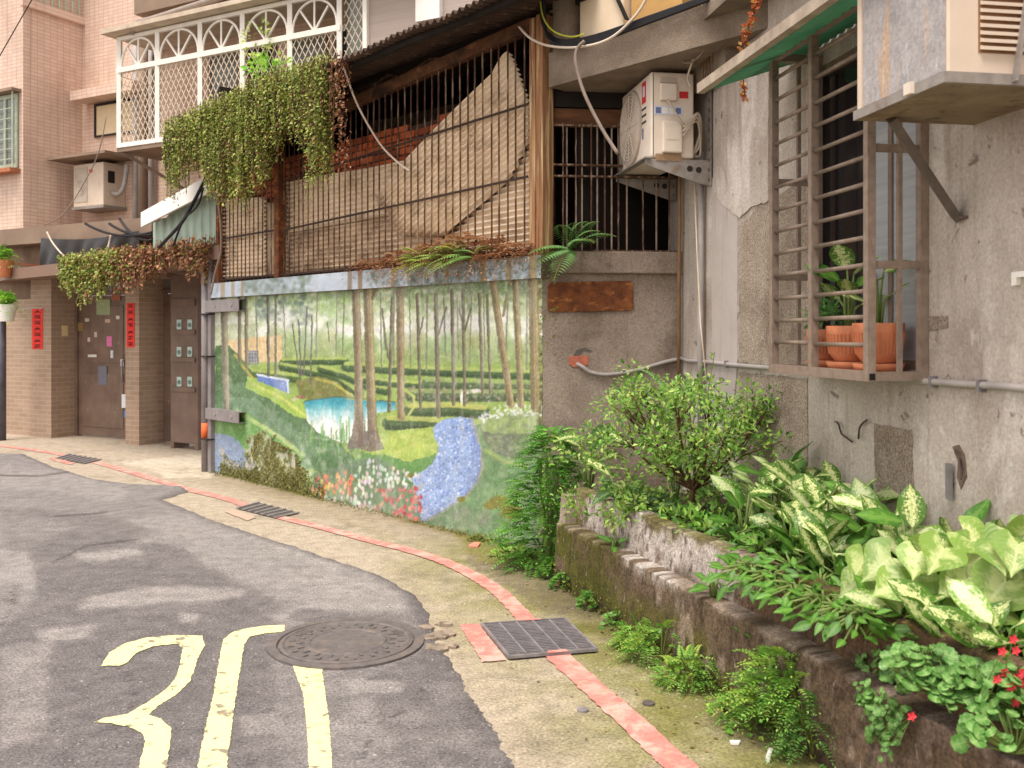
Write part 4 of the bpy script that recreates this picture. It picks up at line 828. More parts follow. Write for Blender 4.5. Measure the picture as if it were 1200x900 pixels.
# pipes and conduits
m_pipe = mat('grey_pvc', S(172,164,160), S(150,142,138), 8, 0.5, 0.05, stains=((S(120,104,92), (6,6,6), 0.6, 0.72, 0.4),))
m_bpipe = mat('tan_pipe', S(160,124,90), S(130,98,72), 10, 0.6, 0.1)
zc = PW.sz(1150, 452, 0.02)[1]
cd = thing('conduit', 'grey plastic conduit running along the plaster wall below the window', 'conduit', PW.pt(2, zc, 0.02))
mb = MB(); mb.tube([PW.pt(0.0, zc+0.02, 0.018), PW.pt(0.2, zc, 0.018)]+[PW.pt(0.5*k, zc+0.004*math.sin(k*2), 0.018) for k in range(1, 11)], 0.0135, 10); mb.build('pipe', m_pipe, cd, smooth=True)
for u in (855, 1098, 1155): a = PW.su(u); mb = MB(); mb.pbox(PW, a-0.007, a+0.007, zc-0.024, zc+0.022, 0.034, 0.0); mb.build('clip', m_steel, cd)
mb = MB(); mb.tube(curve([PR.at(676,426,0.0), PR.at(683,430,0.02), PR.at(692,436,0.02), PR.at(712,439,0.02), PR.at(745,434,0.02), PR.at(780,424,0.02), PR.at(795,421,0.02)]), 0.0135, 10)
solo('conduit', mb, m_pipe, 'bent grey conduit coming out of the broken plaster hole', 'conduit', smooth=True)
mb = MB(); a = PR.su(798)-0.03; mb.tube([PR.pt(a, 2.9, 0.07), PR.pt(a, 2.3, 0.072), PR.pt(a, 1.9, 0.055), PR.pt(a, 1.2, 0.045)], 0.013, 10)
solo('pipe', mb, m_bpipe, 'thin tan pipe running down the wall corner', 'pipe', smooth=True)
a = PW.su(822, 0.03); mb = MB(); mb.tube([PW.pt(a, 2.75, 0.035), PW.pt(a, 0.55, 0.035)], 0.022, 12); solo('pipe', mb, m_pipe, 'grey downpipe on the plaster wall beside the corner', 'pipe', smooth=True)
mb = MB(); mb.tube([PW.at(813,190,0.07), PW.at(817,300,0.075), PW.at(821,380,0.075), PW.at(828,450,0.07)], 0.005, 6); solo('cable', mb, mat('cream_cable', S(226,206,184), S(206,184,160), 10, 0.6, 0), 'thin cream cable hanging in front of the grey downpipe', 'cable', smooth=True)

# ------------------------------------------------------------------ outdoor air conditioner on its bracket
m_acw = mat('aged_white_metal', S(228,214,200), S(212,196,180), 5, 0.5, 0.05, stains=((S(170,140,116), (6,6,2), 0.6, 0.74, 0.4),))
m_acg = mat('fan_grille_grey', S(196,182,168), S(176,162,148), 8, 0.6, 0.05)
m_dk = mat('dark_gap', S(50,44,42), S(38,34,32), 9, 0.8, 0)
AO = 0.41
sn = PW.su(763, AO); sf = sn-0.78; az0, az1 = PW.sz(763, 184, AO)[1], min(PW.sz(763, 81, AO)[1], ZSL-0.03); AB = 0.12
ac = thing('air_conditioner', 'white outdoor air conditioner with round fan under the concrete slab', 'air conditioner', PW.pt((sn+sf)/2, az0, AO-0.15))
mb = MB(); mb.pbox(PW, sf, sn, az0, az1, AO, AB); cas = mb.build('casing', m_acw, ac, bevel=0.012)
fc = PW.pt(sf+0.33, (az0+az1)/2, AO); nw = Vector((PW.n.x, PW.n.y, 0)); dw = Vector((PW.d.x, PW.d.y, 0))
mb = MB(); mb.lathe(fc, [(0.255,0.001),(0.255,0.016),(0.235,0.022),(0.232,0.008),(0.06,0.006),(0.001,0.006)], 48, nw); mb.build('fan_shroud', m_acg, ac, smooth=False)
for r in (0.05, 0.075, 0.1, 0.125, 0.15, 0.175, 0.2, 0.22):
    mb = MB(); mb.tube([fc+nw*0.018+(dw*math.cos(2*PI*k/40)+Vector((0,0,1))*math.sin(2*PI*k/40))*r for k in range(41)], 0.0035, 5, cap=False); mb.build('grille_ring', m_acw, ac)
for k in range(6): an = PI*k/6; dd = dw*math.cos(an)+Vector((0,0,1))*math.sin(an); mb = MB(); mb.bar(fc+nw*0.02-dd*0.23, fc+nw*0.02+dd*0.23, 0.006, 0.004); mb.build('grille_spoke', m_acw, ac)
m_rlab = mat('red_sticker', S(200,52,58), S(186,44,50), 5, 0.5, 0); m_blab = mat('pale_blue_sticker', S(206,210,226), S(196,200,220), 50, 0.5, 0); m_blue = mat('blue_mark', S(110,120,160), S(90,104,150), 60, 0.5, 0)
a = sn-0.14
mb = MB(); mb.pbox(PW, a-0.055, a+0.03, az1-0.17, az1-0.03, AO+0.003, AO+0.0005); mb.build('red_label', m_rlab, ac)
mb = MB(); mb.pbox(PW, a-0.03, a+0.01, az1-0.13, az1-0.06, AO+0.0045, AO+0.0031); mb.build('label_mark', m_blab, ac)
for k in range(3): mb = MB(); mb.pbox(PW, a-0.06, a+0.035, az0+0.25+0.045*k, az0+0.262+0.045*k, AO+0.003, AO+0.0005); mb.build('vent_slot', m_dk, ac)
mb = MB(); mb.pbox(PW, a-0.05, a-0.025, az0+0.15, az0+0.22, AO+0.003, AO+0.0005); mb.build('blue_label', m_blue, ac)
def side(o0, o1, z0, z1, t, nm, m_, bev=0): mb = MB(); mb.pbox(PW, sn, sn+t, az0+z0*(az1-az0), az0+z1*(az1-az0), AO-o0, AO-o1); return mb.build(nm, m_, ac, bevel=bev)
side(0.055, 0.165, 0.66, 0.86, 0.03, 'connection_cover', m_acw, 0.006); side(0.06, 0.16, 0.87, 0.93, 0.018, 'handle_recess', m_acg)
side(0.19, 0.25, 0.70, 0.78, 0.003, 'red_label', m_rlab); side(0.02, 0.215, 0.5, 0.6, 0.003, 'spec_label', m_blab)
for k in range(4): side(0.03+0.045*k, 0.065+0.045*k, 0.515, 0.585, 0.0042, 'label_mark', m_blue if k % 3 == 0 else m_white)
side(0.07, 0.2, 0.05, 0.42, 0.035, 'valve_cover', m_acw, 0.008); side(0.09, 0.18, 0.2, 0.33, 0.038, 'cover_panel', m_acw)
side(0.012, 0.016, 0.02, 0.98, 0.002, 'seam', m_dk); side(0.03, 0.2, -0.04, 0.04, 0.01, 'rust_stain', mat('rust_run', S(168,140,110), S(140,110,84), 20))
m_cab = mat('grey_cable', S(196,180,164), S(170,154,138), 10, 0.6, 0)
def ptn(o, z, t): return PW.pt(sn+t, az0+z*(az1-az0), AO-o)
mb = MB(); mb.tube(curve([ptn(0.1,0.66,.035), ptn(0.11,0.6,.06), ptn(0.17,0.42,.07), ptn(0.21,0.36,.05)]), 0.007, 6); mb.build('power_cord', m_cab, ac, smooth=True)
for k in range(3): mb = MB(); mb.tube(curve([ptn(0.2,0.34-0.05*k,.05), ptn(0.26,0.45-0.03*k,.06), ptn(0.31,0.5-0.06*k,.03), ptn(0.34,0.3-0.12*k,-.02), ptn(0.3,0.05,-.06)]), 0.012-0.003*k, 7); mb.build('refrigerant_pipe', m_cab, ac, smooth=True)
m_galv = mat('galvanised_steel', S(168,160,154), S(140,132,126), 18, 0.5, 0.15, metal=0.4, stains=((S(124,98,76), (9,9,9), 0.54, 0.68, 0.6),))
bk = thing('wall_bracket', 'galvanised steel bracket carrying the white outdoor air conditioner', 'bracket', PW.pt(sn, az0-0.1, 0))
for s_ in (sn+0.005, sf+0.08):
    mb = MB(); mb.prism([PW.pt(s_, az0-0.012, AO+0.04), PW.pt(s_, az0-0.012, 0.005), PW.pt(s_, az0-0.17, 0.005), PW.pt(s_, az0-0.17, 0.06), PW.pt(s_, az0-0.05, AO+0.04)], [PW.pt(s_-0.012, z, o) for o, z in ((AO+0.04, az0-0.012), (0.005, az0-0.012), (0.005, az0-0.17), (0.06, az0-0.17), (AO+0.04, az0-0.05))]); pl_ = mb.build('arm', m_galv, bk)
    for o_ in (0.09, 0.15): mb = MB(); mb.lathe(PW.pt(s_+0.001, az0-0.07-(0.15-o_)*0.1, o_), [(0.001,0.001),(0.02,0.001),(0.02,0.0)], 14, dw); mb.build('bolt_hole', m_dk, pl_)
    mb = MB(); mb.pbox(PW, s_-0.02, s_+0.03, az0-0.18, az0+0.45, 0.012, 0.0125+0.008); up = mb.build('wall_rail', m_galv, bk)
    for k in range(9): mb = MB(); mb.pbox(PW, s_+0.0, s_+0.012, az0-0.15+0.065*k, az0-0.13+0.065*k, 0.0225, 0.0206); mb.build('slot', m_dk, up)
mb = MB(); mb.pbox(PW, sf-0.02, sn+0.03, az0-0.012, az0-0.002, AO+0.05, AO+0.005); mb.build('front_angle', m_galv, bk)
# ------------------------------------------------------------------ window air conditioner
WO = 0.47
w0, w1 = PW.su(1006, WO), PW.su(1107, WO); wz = PW.sz(1006, 137, WO)[1]; wzt = wz+0.48
m_wac = mat('beige_casing', S(222,204,186), S(206,186,168), 4, 0.5, 0.05, stains=((S(176,146,116), (5,5,2), 0.6, 0.74, 0.4),))
m_fin = mat('condenser_fins', S(178,172,172), S(156,150,150), 12, 0.6, 0.3, 120, metal=0.1, grain=0.25, gscale=60, stains=((S(196,160,124), (9,9,1.0), 0.55, 0.64, 0.7), (S(150,100,64), (12,12,3), 0.62, 0.68, 0.7), (S(206,202,200), (30,30,8), 0.58, 0.66, 0.6)))
wa = thing('window_air_conditioner', 'boxy beige window air conditioner jutting from the house wall', 'air conditioner', PW.pt((w0+w1)/2, wz, 0.2))
mb = MB(); mb.pbox(PW, w0, w1, wz+0.012, wzt, WO-0.012, 0.0); mb.build('casing', m_wac, wa, bevel=0.006)
mb = MB(); mb.pbox(PW, w0+0.03, w1-0.012, wz+0.03, wzt-0.01, WO-0.002, WO-0.011); fp = mb.build('fin_panel', m_fin, wa)
mb = MB(); mb.pbox(PW, w0, w0+0.028, wz+0.012, wzt, WO+0.004, WO-0.013); mb.build('edge_trim', m_wac, wa)
lv = MB(); lv.pbox(PW, w1+0.012, w1+0.001, 0, 0.013, WO-0.125, WO-0.29); lv = None
mb = MB(); mb.pbox(PW, w1-0.004, w1+0.003, wz+0.09, wzt, WO-0.115, WO-0.30); mb.build('louver_recess', mat('rust_brown_recess', S(150,112,80), S(120,84,58), 14), wa)
for k in range(16):
    z = wz+0.1+k*0.0235; mb = MB(); mb.hexa([PW.pt(w1+0.002,z,WO-0.12), PW.pt(w1+0.016,z-0.004,WO-0.12), PW.pt(w1+0.016,z-0.004,WO-0.295), PW.pt(w1+0.002,z,WO-0.295), PW.pt(w1+0.002,z+0.013,WO-0.12), PW.pt(w1+0.016,z+0.006,WO-0.12), PW.pt(w1+0.016,z+0.006,WO-0.295), PW.pt(w1+0.002,z+0.013,WO-0.295)])
    mb.build('louver', m_wac, wa)
wb = thing('wall_bracket', 'grey angle steel tray and diagonal brace under the beige window air conditioner', 'bracket', PW.pt((w0+w1)/2, wz-0.1, 0.1))
mb = MB(); mb.pbox(PW, w0-0.012, w1+0.02, wz-0.012, wz+0.022, WO+0.014, WO+0.006); mb.pbox(PW, w1+0.004, w1+0.02, wz-0.012, wz+0.022, WO+0.006, 0.0); mb.build('tray_rim', m_galv, wb)
mb = MB(); mb.pbox(PW, w0-0.01, w1+0.003, wz-0.012, wz+0.006, WO+0.005, 0.0); mb.build('tray', mat('rusty_tray', S(150,132,108), S(120,102,84), 5, 0.8, 0.3, stains=((S(96,70,50), (4,4,4), 0.5, 0.64, 0.8), (S(60,48,40), (12,12,12), 0.58, 0.66, 0.6))), wb)
q0 = PW.pt(w0+0.05, wz-0.014, WO-0.1); q1 = PW.at(1122, 256, 0.012)
mb = MB(); mb.bar(q0, q1, 0.05, 0.03, up=(1,0,0)); br_ = mb.build('brace', mat('dark_angle_steel', S(116,104,96), S(88,78,72), 14, 0.6, 0.2, metal=0.3), wb)
for t in (0.15, 0.4, 0.62, 0.82): p = q0.lerp(q1, t); mb = MB(); mb.box((p.x-0.006, p.y-0.012, p.z-0.004), (p.x+0.006, p.y-0.004, p.z+0.006)); mb.build('slot', m_galv, br_)
mb = MB(); mb.pbox(PW, (w0+w1)/2+0.08, (w0+w1)/2+0.12, wz-0.008, wz+0.03, WO+0.03, WO+0.0145); mb.build('clip', m_acw, wb)
mb = MB(); mb.bar(q1, q1+Vector((PW.d.x, PW.d.y, 0))*0.05, 0.03, 0.012); mb.build('foot_plate', MATS['dark_angle_steel'], wb)
q2 = PW.at(1188, 92, 0.36); mb = MB(); mb.bar(PW.pt(w1+0.03, wz-0.005, WO-0.22), PW.pt(w1+0.03, wzt, WO-0.30), 0.03, 0.008); ms_ = mb.build('strap', m_galv, wb)

# ------------------------------------------------------------------ planter
m_pl = mat('mossy_planter_concrete', (0.72,)*3, (1.2,)*3, 14, 0.95, 1.0, 60, attr='Col', grain=0.6, gscale=70, bdist=0.02, stains=((S(60,46,34), (20,20,5), 0.6, 0.68, 0.6), (S(206,196,186), (26,26,9), 0.63, 0.69, 0.5)))
def paint_planter(nm, upper):
    o = bpy.data.objects[nm]; me = o.data; C = np.zeros(len(me.vertices)*3); me.vertices.foreach_get('co', C); C = C.reshape(-1, 3)+np.array(ORG[nm])
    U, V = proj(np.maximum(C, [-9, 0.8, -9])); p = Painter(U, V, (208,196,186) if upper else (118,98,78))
    A = (C[:,0]-PP.P.x)*PP.d.x+(C[:,1]-PP.P.y)*PP.d.y; Z = C[:,2]; n1 = fbm(A*2, Z*3, 5); n2 = fbm(A*8, Z*8, 8); n3 = fbm(A*10, Z*7, 11); n4 = fbm(A*30, Z*22, 14)
    if upper:
        p.lay(np.clip((n3-.45)*5, 0, 1)*.7, (222,212,204)); p.lay(np.clip((n3-.52)*6, 0, 1)*np.clip((.5-n2)*6, 0, 1), (120,100,86))
        p.lay(np.clip((U-845)/40+(n2-.5)*2, 0, 1)*.92, (118,90,66)); p.lay(np.clip((U-845)/60, 0, 1)*np.clip((n1-.5)*7, 0, 1)*.8, (84,62,44)); p.lay(np.clip((U-960)/30, 0, 1)*np.clip((n2-.52)*8, 0, 1)*.8, (164,118,74))
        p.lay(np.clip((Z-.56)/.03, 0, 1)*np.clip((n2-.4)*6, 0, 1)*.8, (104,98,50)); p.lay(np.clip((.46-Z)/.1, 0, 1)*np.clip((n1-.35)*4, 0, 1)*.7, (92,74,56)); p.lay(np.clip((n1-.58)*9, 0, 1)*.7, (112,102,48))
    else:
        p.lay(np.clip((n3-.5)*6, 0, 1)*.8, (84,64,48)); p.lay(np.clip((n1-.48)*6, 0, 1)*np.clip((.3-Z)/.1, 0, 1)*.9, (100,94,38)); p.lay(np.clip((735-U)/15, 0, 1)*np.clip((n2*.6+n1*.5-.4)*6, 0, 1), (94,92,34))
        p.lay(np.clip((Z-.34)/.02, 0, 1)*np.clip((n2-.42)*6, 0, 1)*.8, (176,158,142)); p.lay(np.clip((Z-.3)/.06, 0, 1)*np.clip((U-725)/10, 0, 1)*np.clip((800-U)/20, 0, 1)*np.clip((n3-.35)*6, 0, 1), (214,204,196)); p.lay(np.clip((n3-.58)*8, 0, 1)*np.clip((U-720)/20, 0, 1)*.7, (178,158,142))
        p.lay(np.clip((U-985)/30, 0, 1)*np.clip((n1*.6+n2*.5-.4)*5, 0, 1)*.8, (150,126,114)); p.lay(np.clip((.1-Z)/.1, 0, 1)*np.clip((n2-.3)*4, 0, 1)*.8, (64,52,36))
    p.lay(np.clip((n4-.6)*8, 0, 1)*.6, (70,56,44)); vcol(me, lin_np(p.c)*.88)
pf, pn = PP.su(652), PP.su(1500)+0.0
pn = 2.9; HL, HU = 0.37, 0.585
def sweep(prof, s0, s1, amp, seed, n=300):
    mb = MB(); K = len(prof)
    for i in range(n+1):
        s_ = s0+(s1-s0)*i/n
        for k, (o, z) in enumerate(prof):
            q_ = Vector((s_*3, z*5, o*5+seed)); dn = mnoise.noise(q_)*amp+mnoise.noise(q_*4)*amp*0.35
            dz = (mnoise.noise(Vector((s_*2.3, seed, 1)))*amp*1.6+mnoise.noise(Vector((s_*11, seed, 1)))*amp*0.35+max(0, mnoise.noise(Vector((s_*5, seed+7, 1)))-.35)*-amp*4) if z > 0.1 and k not in (0, K-1) else 0
            mb.v.append(PP.pt(s_, z+dz*(z/0.6), o+dn))
    for i in range(n):
        for k in range(K-1): a = i*K+k; mb.f.append((a, a+1, a+K+1, a+K))
    mb.f.append(tuple(range(K))); mb.f.append(tuple(n*K+k for k in range(K-1, -1, -1))); return mb
pt_ = thing('planter', 'mossy two-step concrete planter wall along the house', 'planter', PP.pt(0.8, 0, -0.1))
zs = [-0.02]+[0.02*k for k in range(1, 18)]+[HL-0.006]
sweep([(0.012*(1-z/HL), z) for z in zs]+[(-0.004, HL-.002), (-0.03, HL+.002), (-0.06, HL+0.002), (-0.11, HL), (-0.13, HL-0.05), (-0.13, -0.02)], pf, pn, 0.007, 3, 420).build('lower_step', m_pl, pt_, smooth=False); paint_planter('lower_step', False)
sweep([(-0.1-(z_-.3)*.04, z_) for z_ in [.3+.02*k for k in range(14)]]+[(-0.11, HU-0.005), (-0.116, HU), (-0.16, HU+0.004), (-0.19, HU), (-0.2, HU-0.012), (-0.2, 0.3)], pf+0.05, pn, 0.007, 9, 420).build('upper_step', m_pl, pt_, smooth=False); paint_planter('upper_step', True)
mb = MB(); e_ = PP.pt(pf+0.05, 0, -0.02); mb.prism([Vector((p.x, p.y, -0.02)) for p in (PP.pt(pf-0.02,0,0.0), PP.pt(pf-0.02,0,-0.6), PP.pt(pf+0.07,0,-0.6), PP.pt(pf+0.07,0,-0.01))], [Vector((p.x, p.y, 0.54)) for p in (PP.pt(pf-0.02,0,-0.04), PP.pt(pf-0.02,0,-0.6), PP.pt(pf+0.07,0,-0.6), PP.pt(pf+0.07,0,-0.04))]); mb.build('end_wall', m_conc, pt_)
mb = MB()
def soilf(x, y):
    s_ = pf+(pn-pf)*x; a = PP.pt(s_, 0, -0.15); b = hit(a, -PP.n); b = Vector((b.x, b.y, 0))+Vector((PW.n.x, PW.n.y, 0))*-0.02
    p = a.lerp(b, y); p.z = 0.5+0.05*mnoise.noise(Vector((p.x*4, p.y*4, 0)))+0.03*mnoise.noise(Vector((p.x*15, p.y*15, 0))); return p
mb.grid(140, 30, soilf); mb.build('soil', m_soil, pt_, smooth=True)
# ------------------------------------------------------------------ building on the left
def tile_mat(name, d, c1, c2, mort, w, h, rough=0.5, ms=0.012, bump=0.5, stains=(), off=0.5):
    def build(nt, col):
        geo = nt.nodes.new('ShaderNodeNewGeometry'); dt = nt.nodes.new('ShaderNodeVectorMath'); dt.operation = 'DOT_PRODUCT'
        dt.inputs[1].default_value = (d.x, d.y, 0); nt.links.new(geo.outputs['Position'], dt.inputs[0])
        sp_ = nt.nodes.new('ShaderNodeSeparateXYZ'); nt.links.new(geo.outputs['Position'], sp_.inputs[0])
        cb = nt.nodes.new('ShaderNodeCombineXYZ'); nt.links.new(dt.outputs['Value'], cb.inputs[0]); nt.links.new(sp_.outputs[2], cb.inputs[1])
        bt = nt.nodes.new('ShaderNodeTexBrick'); bt.inputs['Scale'].default_value = 1; bt.inputs['Brick Width'].default_value = w; bt.inputs['Row Height'].default_value = h
        bt.inputs['Mortar Size'].default_value = h*ms*10; bt.inputs['Mortar Smooth'].default_value = 0.3; bt.inputs['Bias'].default_value = 0; bt.offset = off
        bt.inputs['Color1'].default_value = (*c1, 1); bt.inputs['Color2'].default_value = (*c2, 1); bt.inputs['Mortar'].default_value = (*mort, 1)
        nt.links.new(cb.outputs[0], bt.inputs['Vector'])
        return _mix(nt, 1.0, bt.outputs['Color'], col, 'MULTIPLY')
    return mat(name, (0.95,)*3, (1.05,)*3, 2.0, rough, bump*0.3, 40, build=build, stains=stains)
PK, PK2, MO = S(220,193,176), S(210,181,163), S(182,152,135)
m_tf = tile_mat('pink_tile_front', LD, PK, PK2, MO, 0.11, 0.055, ms=0.008, off=0.0, stains=((S(160,126,108), (0.8,0.8,0.5), 0.5, 0.72, 0.55), (S(140,108,92), (6,6,0.4), 0.56, 0.7, 0.4)))
m_ts = tile_mat('pink_tile_side', LN, PK, PK2, MO, 0.11, 0.055, ms=0.008, off=0.0, stains=((S(160,126,108), (0.8,0.8,0.4), 0.5, 0.72, 0.6), (S(140,108,92), (6,6,0.4), 0.56, 0.7, 0.4)))
BK, BK2, BM = S(166,142,122), S(154,130,110), S(178,156,138)
m_bf = tile_mat('brown_brick_front', LD, BK, BK2, BM, 0.21, 0.068, 0.7, 0.009); m_bs = tile_mat('brown_brick_side', LN, BK, BK2, BM, 0.21, 0.068, 0.7, 0.009)
m_soff = mat('soffit_grey', S(150,128,110), S(124,104,90), 2, 0.9, 0.2)
s35, s60, s148, s163 = PL.su(36), PL.su(60), PL.su(147), PL.su(163)
s27 = PL.su(27, 0.15); sR = s27+7.2; ZB = 3.1
ab = thing('apartment_building', 'pink tiled apartment building with a brown brick entrance', 'building', PL.pt(0, 0, -1))
mb = MB(); mb.pbox(PL, s27-4, s27, ZB, 9, 0.147, -0.85); mb.build('bay_front', m_tf, ab)
mb = MB(); mb.pbox(PL, s27+0.001, s27+0.004, ZB, 9, 0.15, -0.85); mb.build('bay_side', m_ts, ab)
mb = MB(); mb.pbox(PL, s27+0.004, sR, 2.3, 9, -0.85, -1.2); mb.build('facade', m_tf, ab)
mb = MB(); mb.pbox(PL, s27-4, PL.su(165)+0.4, 2.86, ZB, 0.16, -0.84); mb.build('floor_beam', m_soff, ab)
mb = MB(); mb.pbox(PL, s27-4, PL.su(165)+0.4, 2.3, 2.86, -0.1, -0.83); mb.pbox(PL, s27-4, s35, 2.061, 2.3, -0.11, -0.82); mb.build('upper_wall', mat('grimy_render', S(138,116,98), S(112,92,76), 2.5, 0.9, 0.3, stains=((S(80,64,52), (2,2,1), 0.5, 0.66, 0.6),)), ab)
mb = MB(); mb.pbox(PL, s27-4, s35, -0.02, 2.06, -0.05, -0.83); mb.build('garden_wall', m_bf, ab)
for a0, a1, dpt in ((s35, s60, 0.46), (s148, s163, 0.5)):
    mb = MB(); mb.pbox(PL, a0, a1, -0.02, 2.4, 0, -0.02); pr_ = mb.build('pier', m_bf, ab)
    mb = MB(); mb.pbox(PL, a0, a1-0.001, -0.02, 2.4, -0.0201, -dpt); mb.build('pier_side', m_bs, pr_)
# window of the bay
m_wfr = mat('pale_green_frame', S(180,188,168), S(150,158,140), 14, 0.5, 0.1); m_wgl = mat('grey_window', S(120,124,116), S(96,100,96), 3, 0.15, 0, spec=0.6)
qa, qb = PL.sz(-40, 110, 0.15), PL.sz(22, 200, 0.15); zt_ = PL.sz(10, 112, .15)[1]; zb_ = PL.sz(10, 198, .15)[1]
mb = MB(); mb.pbox(PL, qa[0], qb[0], zb_, zt_, 0.16, 0.1475); wv = mb.build('window', m_wgl, ab)
for a0, a1, z0, z1 in ((qa[0], qb[0], zb_, zb_+.06), (qa[0], qb[0], zt_-.06, zt_), (qb[0]-.05, qb[0], zb_+.06, zt_-.06), (qb[0]-.32, qb[0]-.27, zb_+.06, zt_-.06)): mb = MB(); mb.pbox(PL, a0, a1, z0, z1, 0.18, 0.1605); mb.build('frame', m_wfr, wv)
mb = MB(); mb.pbox(PL, qa[0], qb[0]+0.06, zt_+.02, zt_+.06, 0.3, 0.148); mb.build('hood', m_soff, wv)
mb = MB(); mb.pbox(PL, qa[0], qb[0]+0.04, zb_-.08, zb_-.02, 0.32, 0.148); mb.build('sill', mat('rusty_sill', S(190,120,84), S(150,96,70), 10), wv)
for k in range(6): z = zb_+0.12+k*0.15; mb = MB(); mb.bar(PL.pt(qa[0], z, .25), PL.pt(qb[0], z, .25), 0.012); mb.build('guard_bar', m_wfr, wv)
mb = MB(); mb.bar(PL.pt(qb[0], zb_-.02, .25), PL.pt(qb[0], zt_+.02, .25), 0.02); mb.build('guard_bar', m_wfr, wv)
# upper ledge with railing on the bay side
zl = PL.at(40, 3, 0.15).z
mb = MB(); mb.pbox(PL, s27+0.004, s27+0.07, zl-0.02, zl+0.1, 0.2, -0.85); lb = mb.build('ledge', m_tf, ab)
for k in range(9): o = 0.15-k*0.115; mb = MB(); mb.bar(PL.pt(s27+.04, zl+.1, o), PL.pt(s27+.04, zl+.6, o), 0.02); mb.build('baluster', m_wfr, lb)
# small window with a deep ledge on the facade
a0, a1 = PL.su(113, -0.85), PL.su(158, -0.85); z0, z1 = PL.sz(125, 160, -.85)[1], PL.sz(125, 121, -.85)[1]
mb = MB(); mb.pbox(PL, a0, a1, z0, z1, -0.835, -0.849); wv = mb.build('window', mat('cream_board', S(226,206,172), S(210,190,156), 3), ab)
for q in ((a0-.02, a1, z1-.03, z1+.01), (a0-.02, a0+.02, z0, z1-.03), (a0+.02, a1, z0-.0, z0+.03)): mb = MB(); mb.pbox(PL, *q, -0.82, -0.8345); mb.build('frame', m_dk, wv)
mb = MB(); mb.pbox(PL, PL.su(92,-.7), a1+.3, z1+.03, z1+.17, -0.55, -0.849); mb.build('ledge', m_tf, ab)
q_ = PL.pt(0, 0, .34); PD = Plane((q_.x, q_.y), LD)
# entrance door
m_door = mat('brown_metal_door', S(128,106,92), S(104,84,72), 3, 0.55, 0.1, stains=((S(160,140,124), (12,12,8), 0.62, 0.68, 0.5), (S(84,66,56), (6,6,1), 0.55, 0.7, 0.5)))
dr = thing('entrance_door', 'brown metal double door in the brick entrance', 'door', PD.pt((s60+s148)/2, 0, -0.8))
d0, d1 = s60+0.001, s163+0.3; dm = d0+(d1-d0)*0.52
for a0, a1 in ((d0+.06, dm-.005), (dm+.005, d1-.06)):
    mb = MB(); mb.pbox(PD, a0, a1, 0.02, 2.1, -0.76, -0.81); lf = mb.build('leaf', m_door, dr)
    for z0, z1 in ((0.15, 0.95), (1.1, 1.95)): mb = MB(); mb.pbox(PD, a0+.08, a1-.08, z0, z1, -0.75, -0.7595); mb.build('panel', m_door, lf, bevel=0.004)
    mb = MB(); p = a1-.05 if a0 < dm-.1 else a0+.05; mb.tube(curve([PD.pt(p, 0.85, -.755), PD.pt(p, 0.88, -.71), PD.pt(p, 1.12, -.71), PD.pt(p, 1.15, -.755)]), 0.012, 8); mb.build('handle', m_galv, lf)
mb = MB(); mb.pbox(PD, d0, d0+.055, 0, 2.16, -0.73, -0.82); mb.pbox(PD, d1-.055, d1, 0, 2.16, -0.73, -0.82); mb.pbox(PD, d0+.055, d1-.055, 2.105, 2.16, -0.73, -0.82); mb.build('frame', m_door, dr)
mb = MB(); mb.pbox(PD, d0, d1, 2.16, 2.3, -0.79, -0.82); mb.build('transom', mat('transom_glass', S(150,150,130), S(120,120,110), 6, 0.2), dr)
random.seed(5)
stk = [(128,400,6,12,(220,120,170)),(145,470,5,16,(230,232,236)),(147,485,4,8,(90,130,190)),(108,417,10,3,(228,222,214)),(121,360,16,18,(150,160,120)),(136,345,10,14,(160,90,60)),(94,383,6,10,(150,120,70)),(120,440,10,22,(120,120,132)),(102,375,5,4,(206,190,176)),(112,392,3,6,(206,190,176)),(131,415,3,9,(210,214,216)),(143,425,4,8,(200,200,206)),(126,376,6,4,(196,170,150)),(138,372,4,4,(226,210,196)),(104,398,3,5,(220,190,180))]
for u, v, w, h, c in stk:
    mb = MB(); mb.pprism(PD, [(u-w/2,v-h/2),(u+w/2,v-h/2),(u+w/2,v+h/2),(u-w/2,v+h/2)], -0.745, -0.7495); mb.build('sticker', mat('sticker_%d_%d_%d' % c, S(*c), S(*[x*0.9 for x in c]), 30, 0.6, 0), dr)
mb = MB(); mb.pprism(PL, [(69,376),(76,376),(76,388),(69,388)], 0, -0.02); solo('notice_card', MB().add([PL.pt(s60+0.003, z, o) for o, z in ((-.17,1.5),(-.27,1.5),(-.27,1.66),(-.17,1.66))]+[PL.pt(s60+0.008, z, o) for o, z in ((-.17,1.5),(-.27,1.5),(-.27,1.66),(-.17,1.66))], [(3,2,1,0),(4,5,6,7),(0,1,5,4),(1,2,6,5),(2,3,7,6),(3,0,4,7)]), mat('cream_card', S(226,206,160), S(214,194,150), 9, 0.7, 0), 'small cream card stuck inside the brick entrance', 'card')
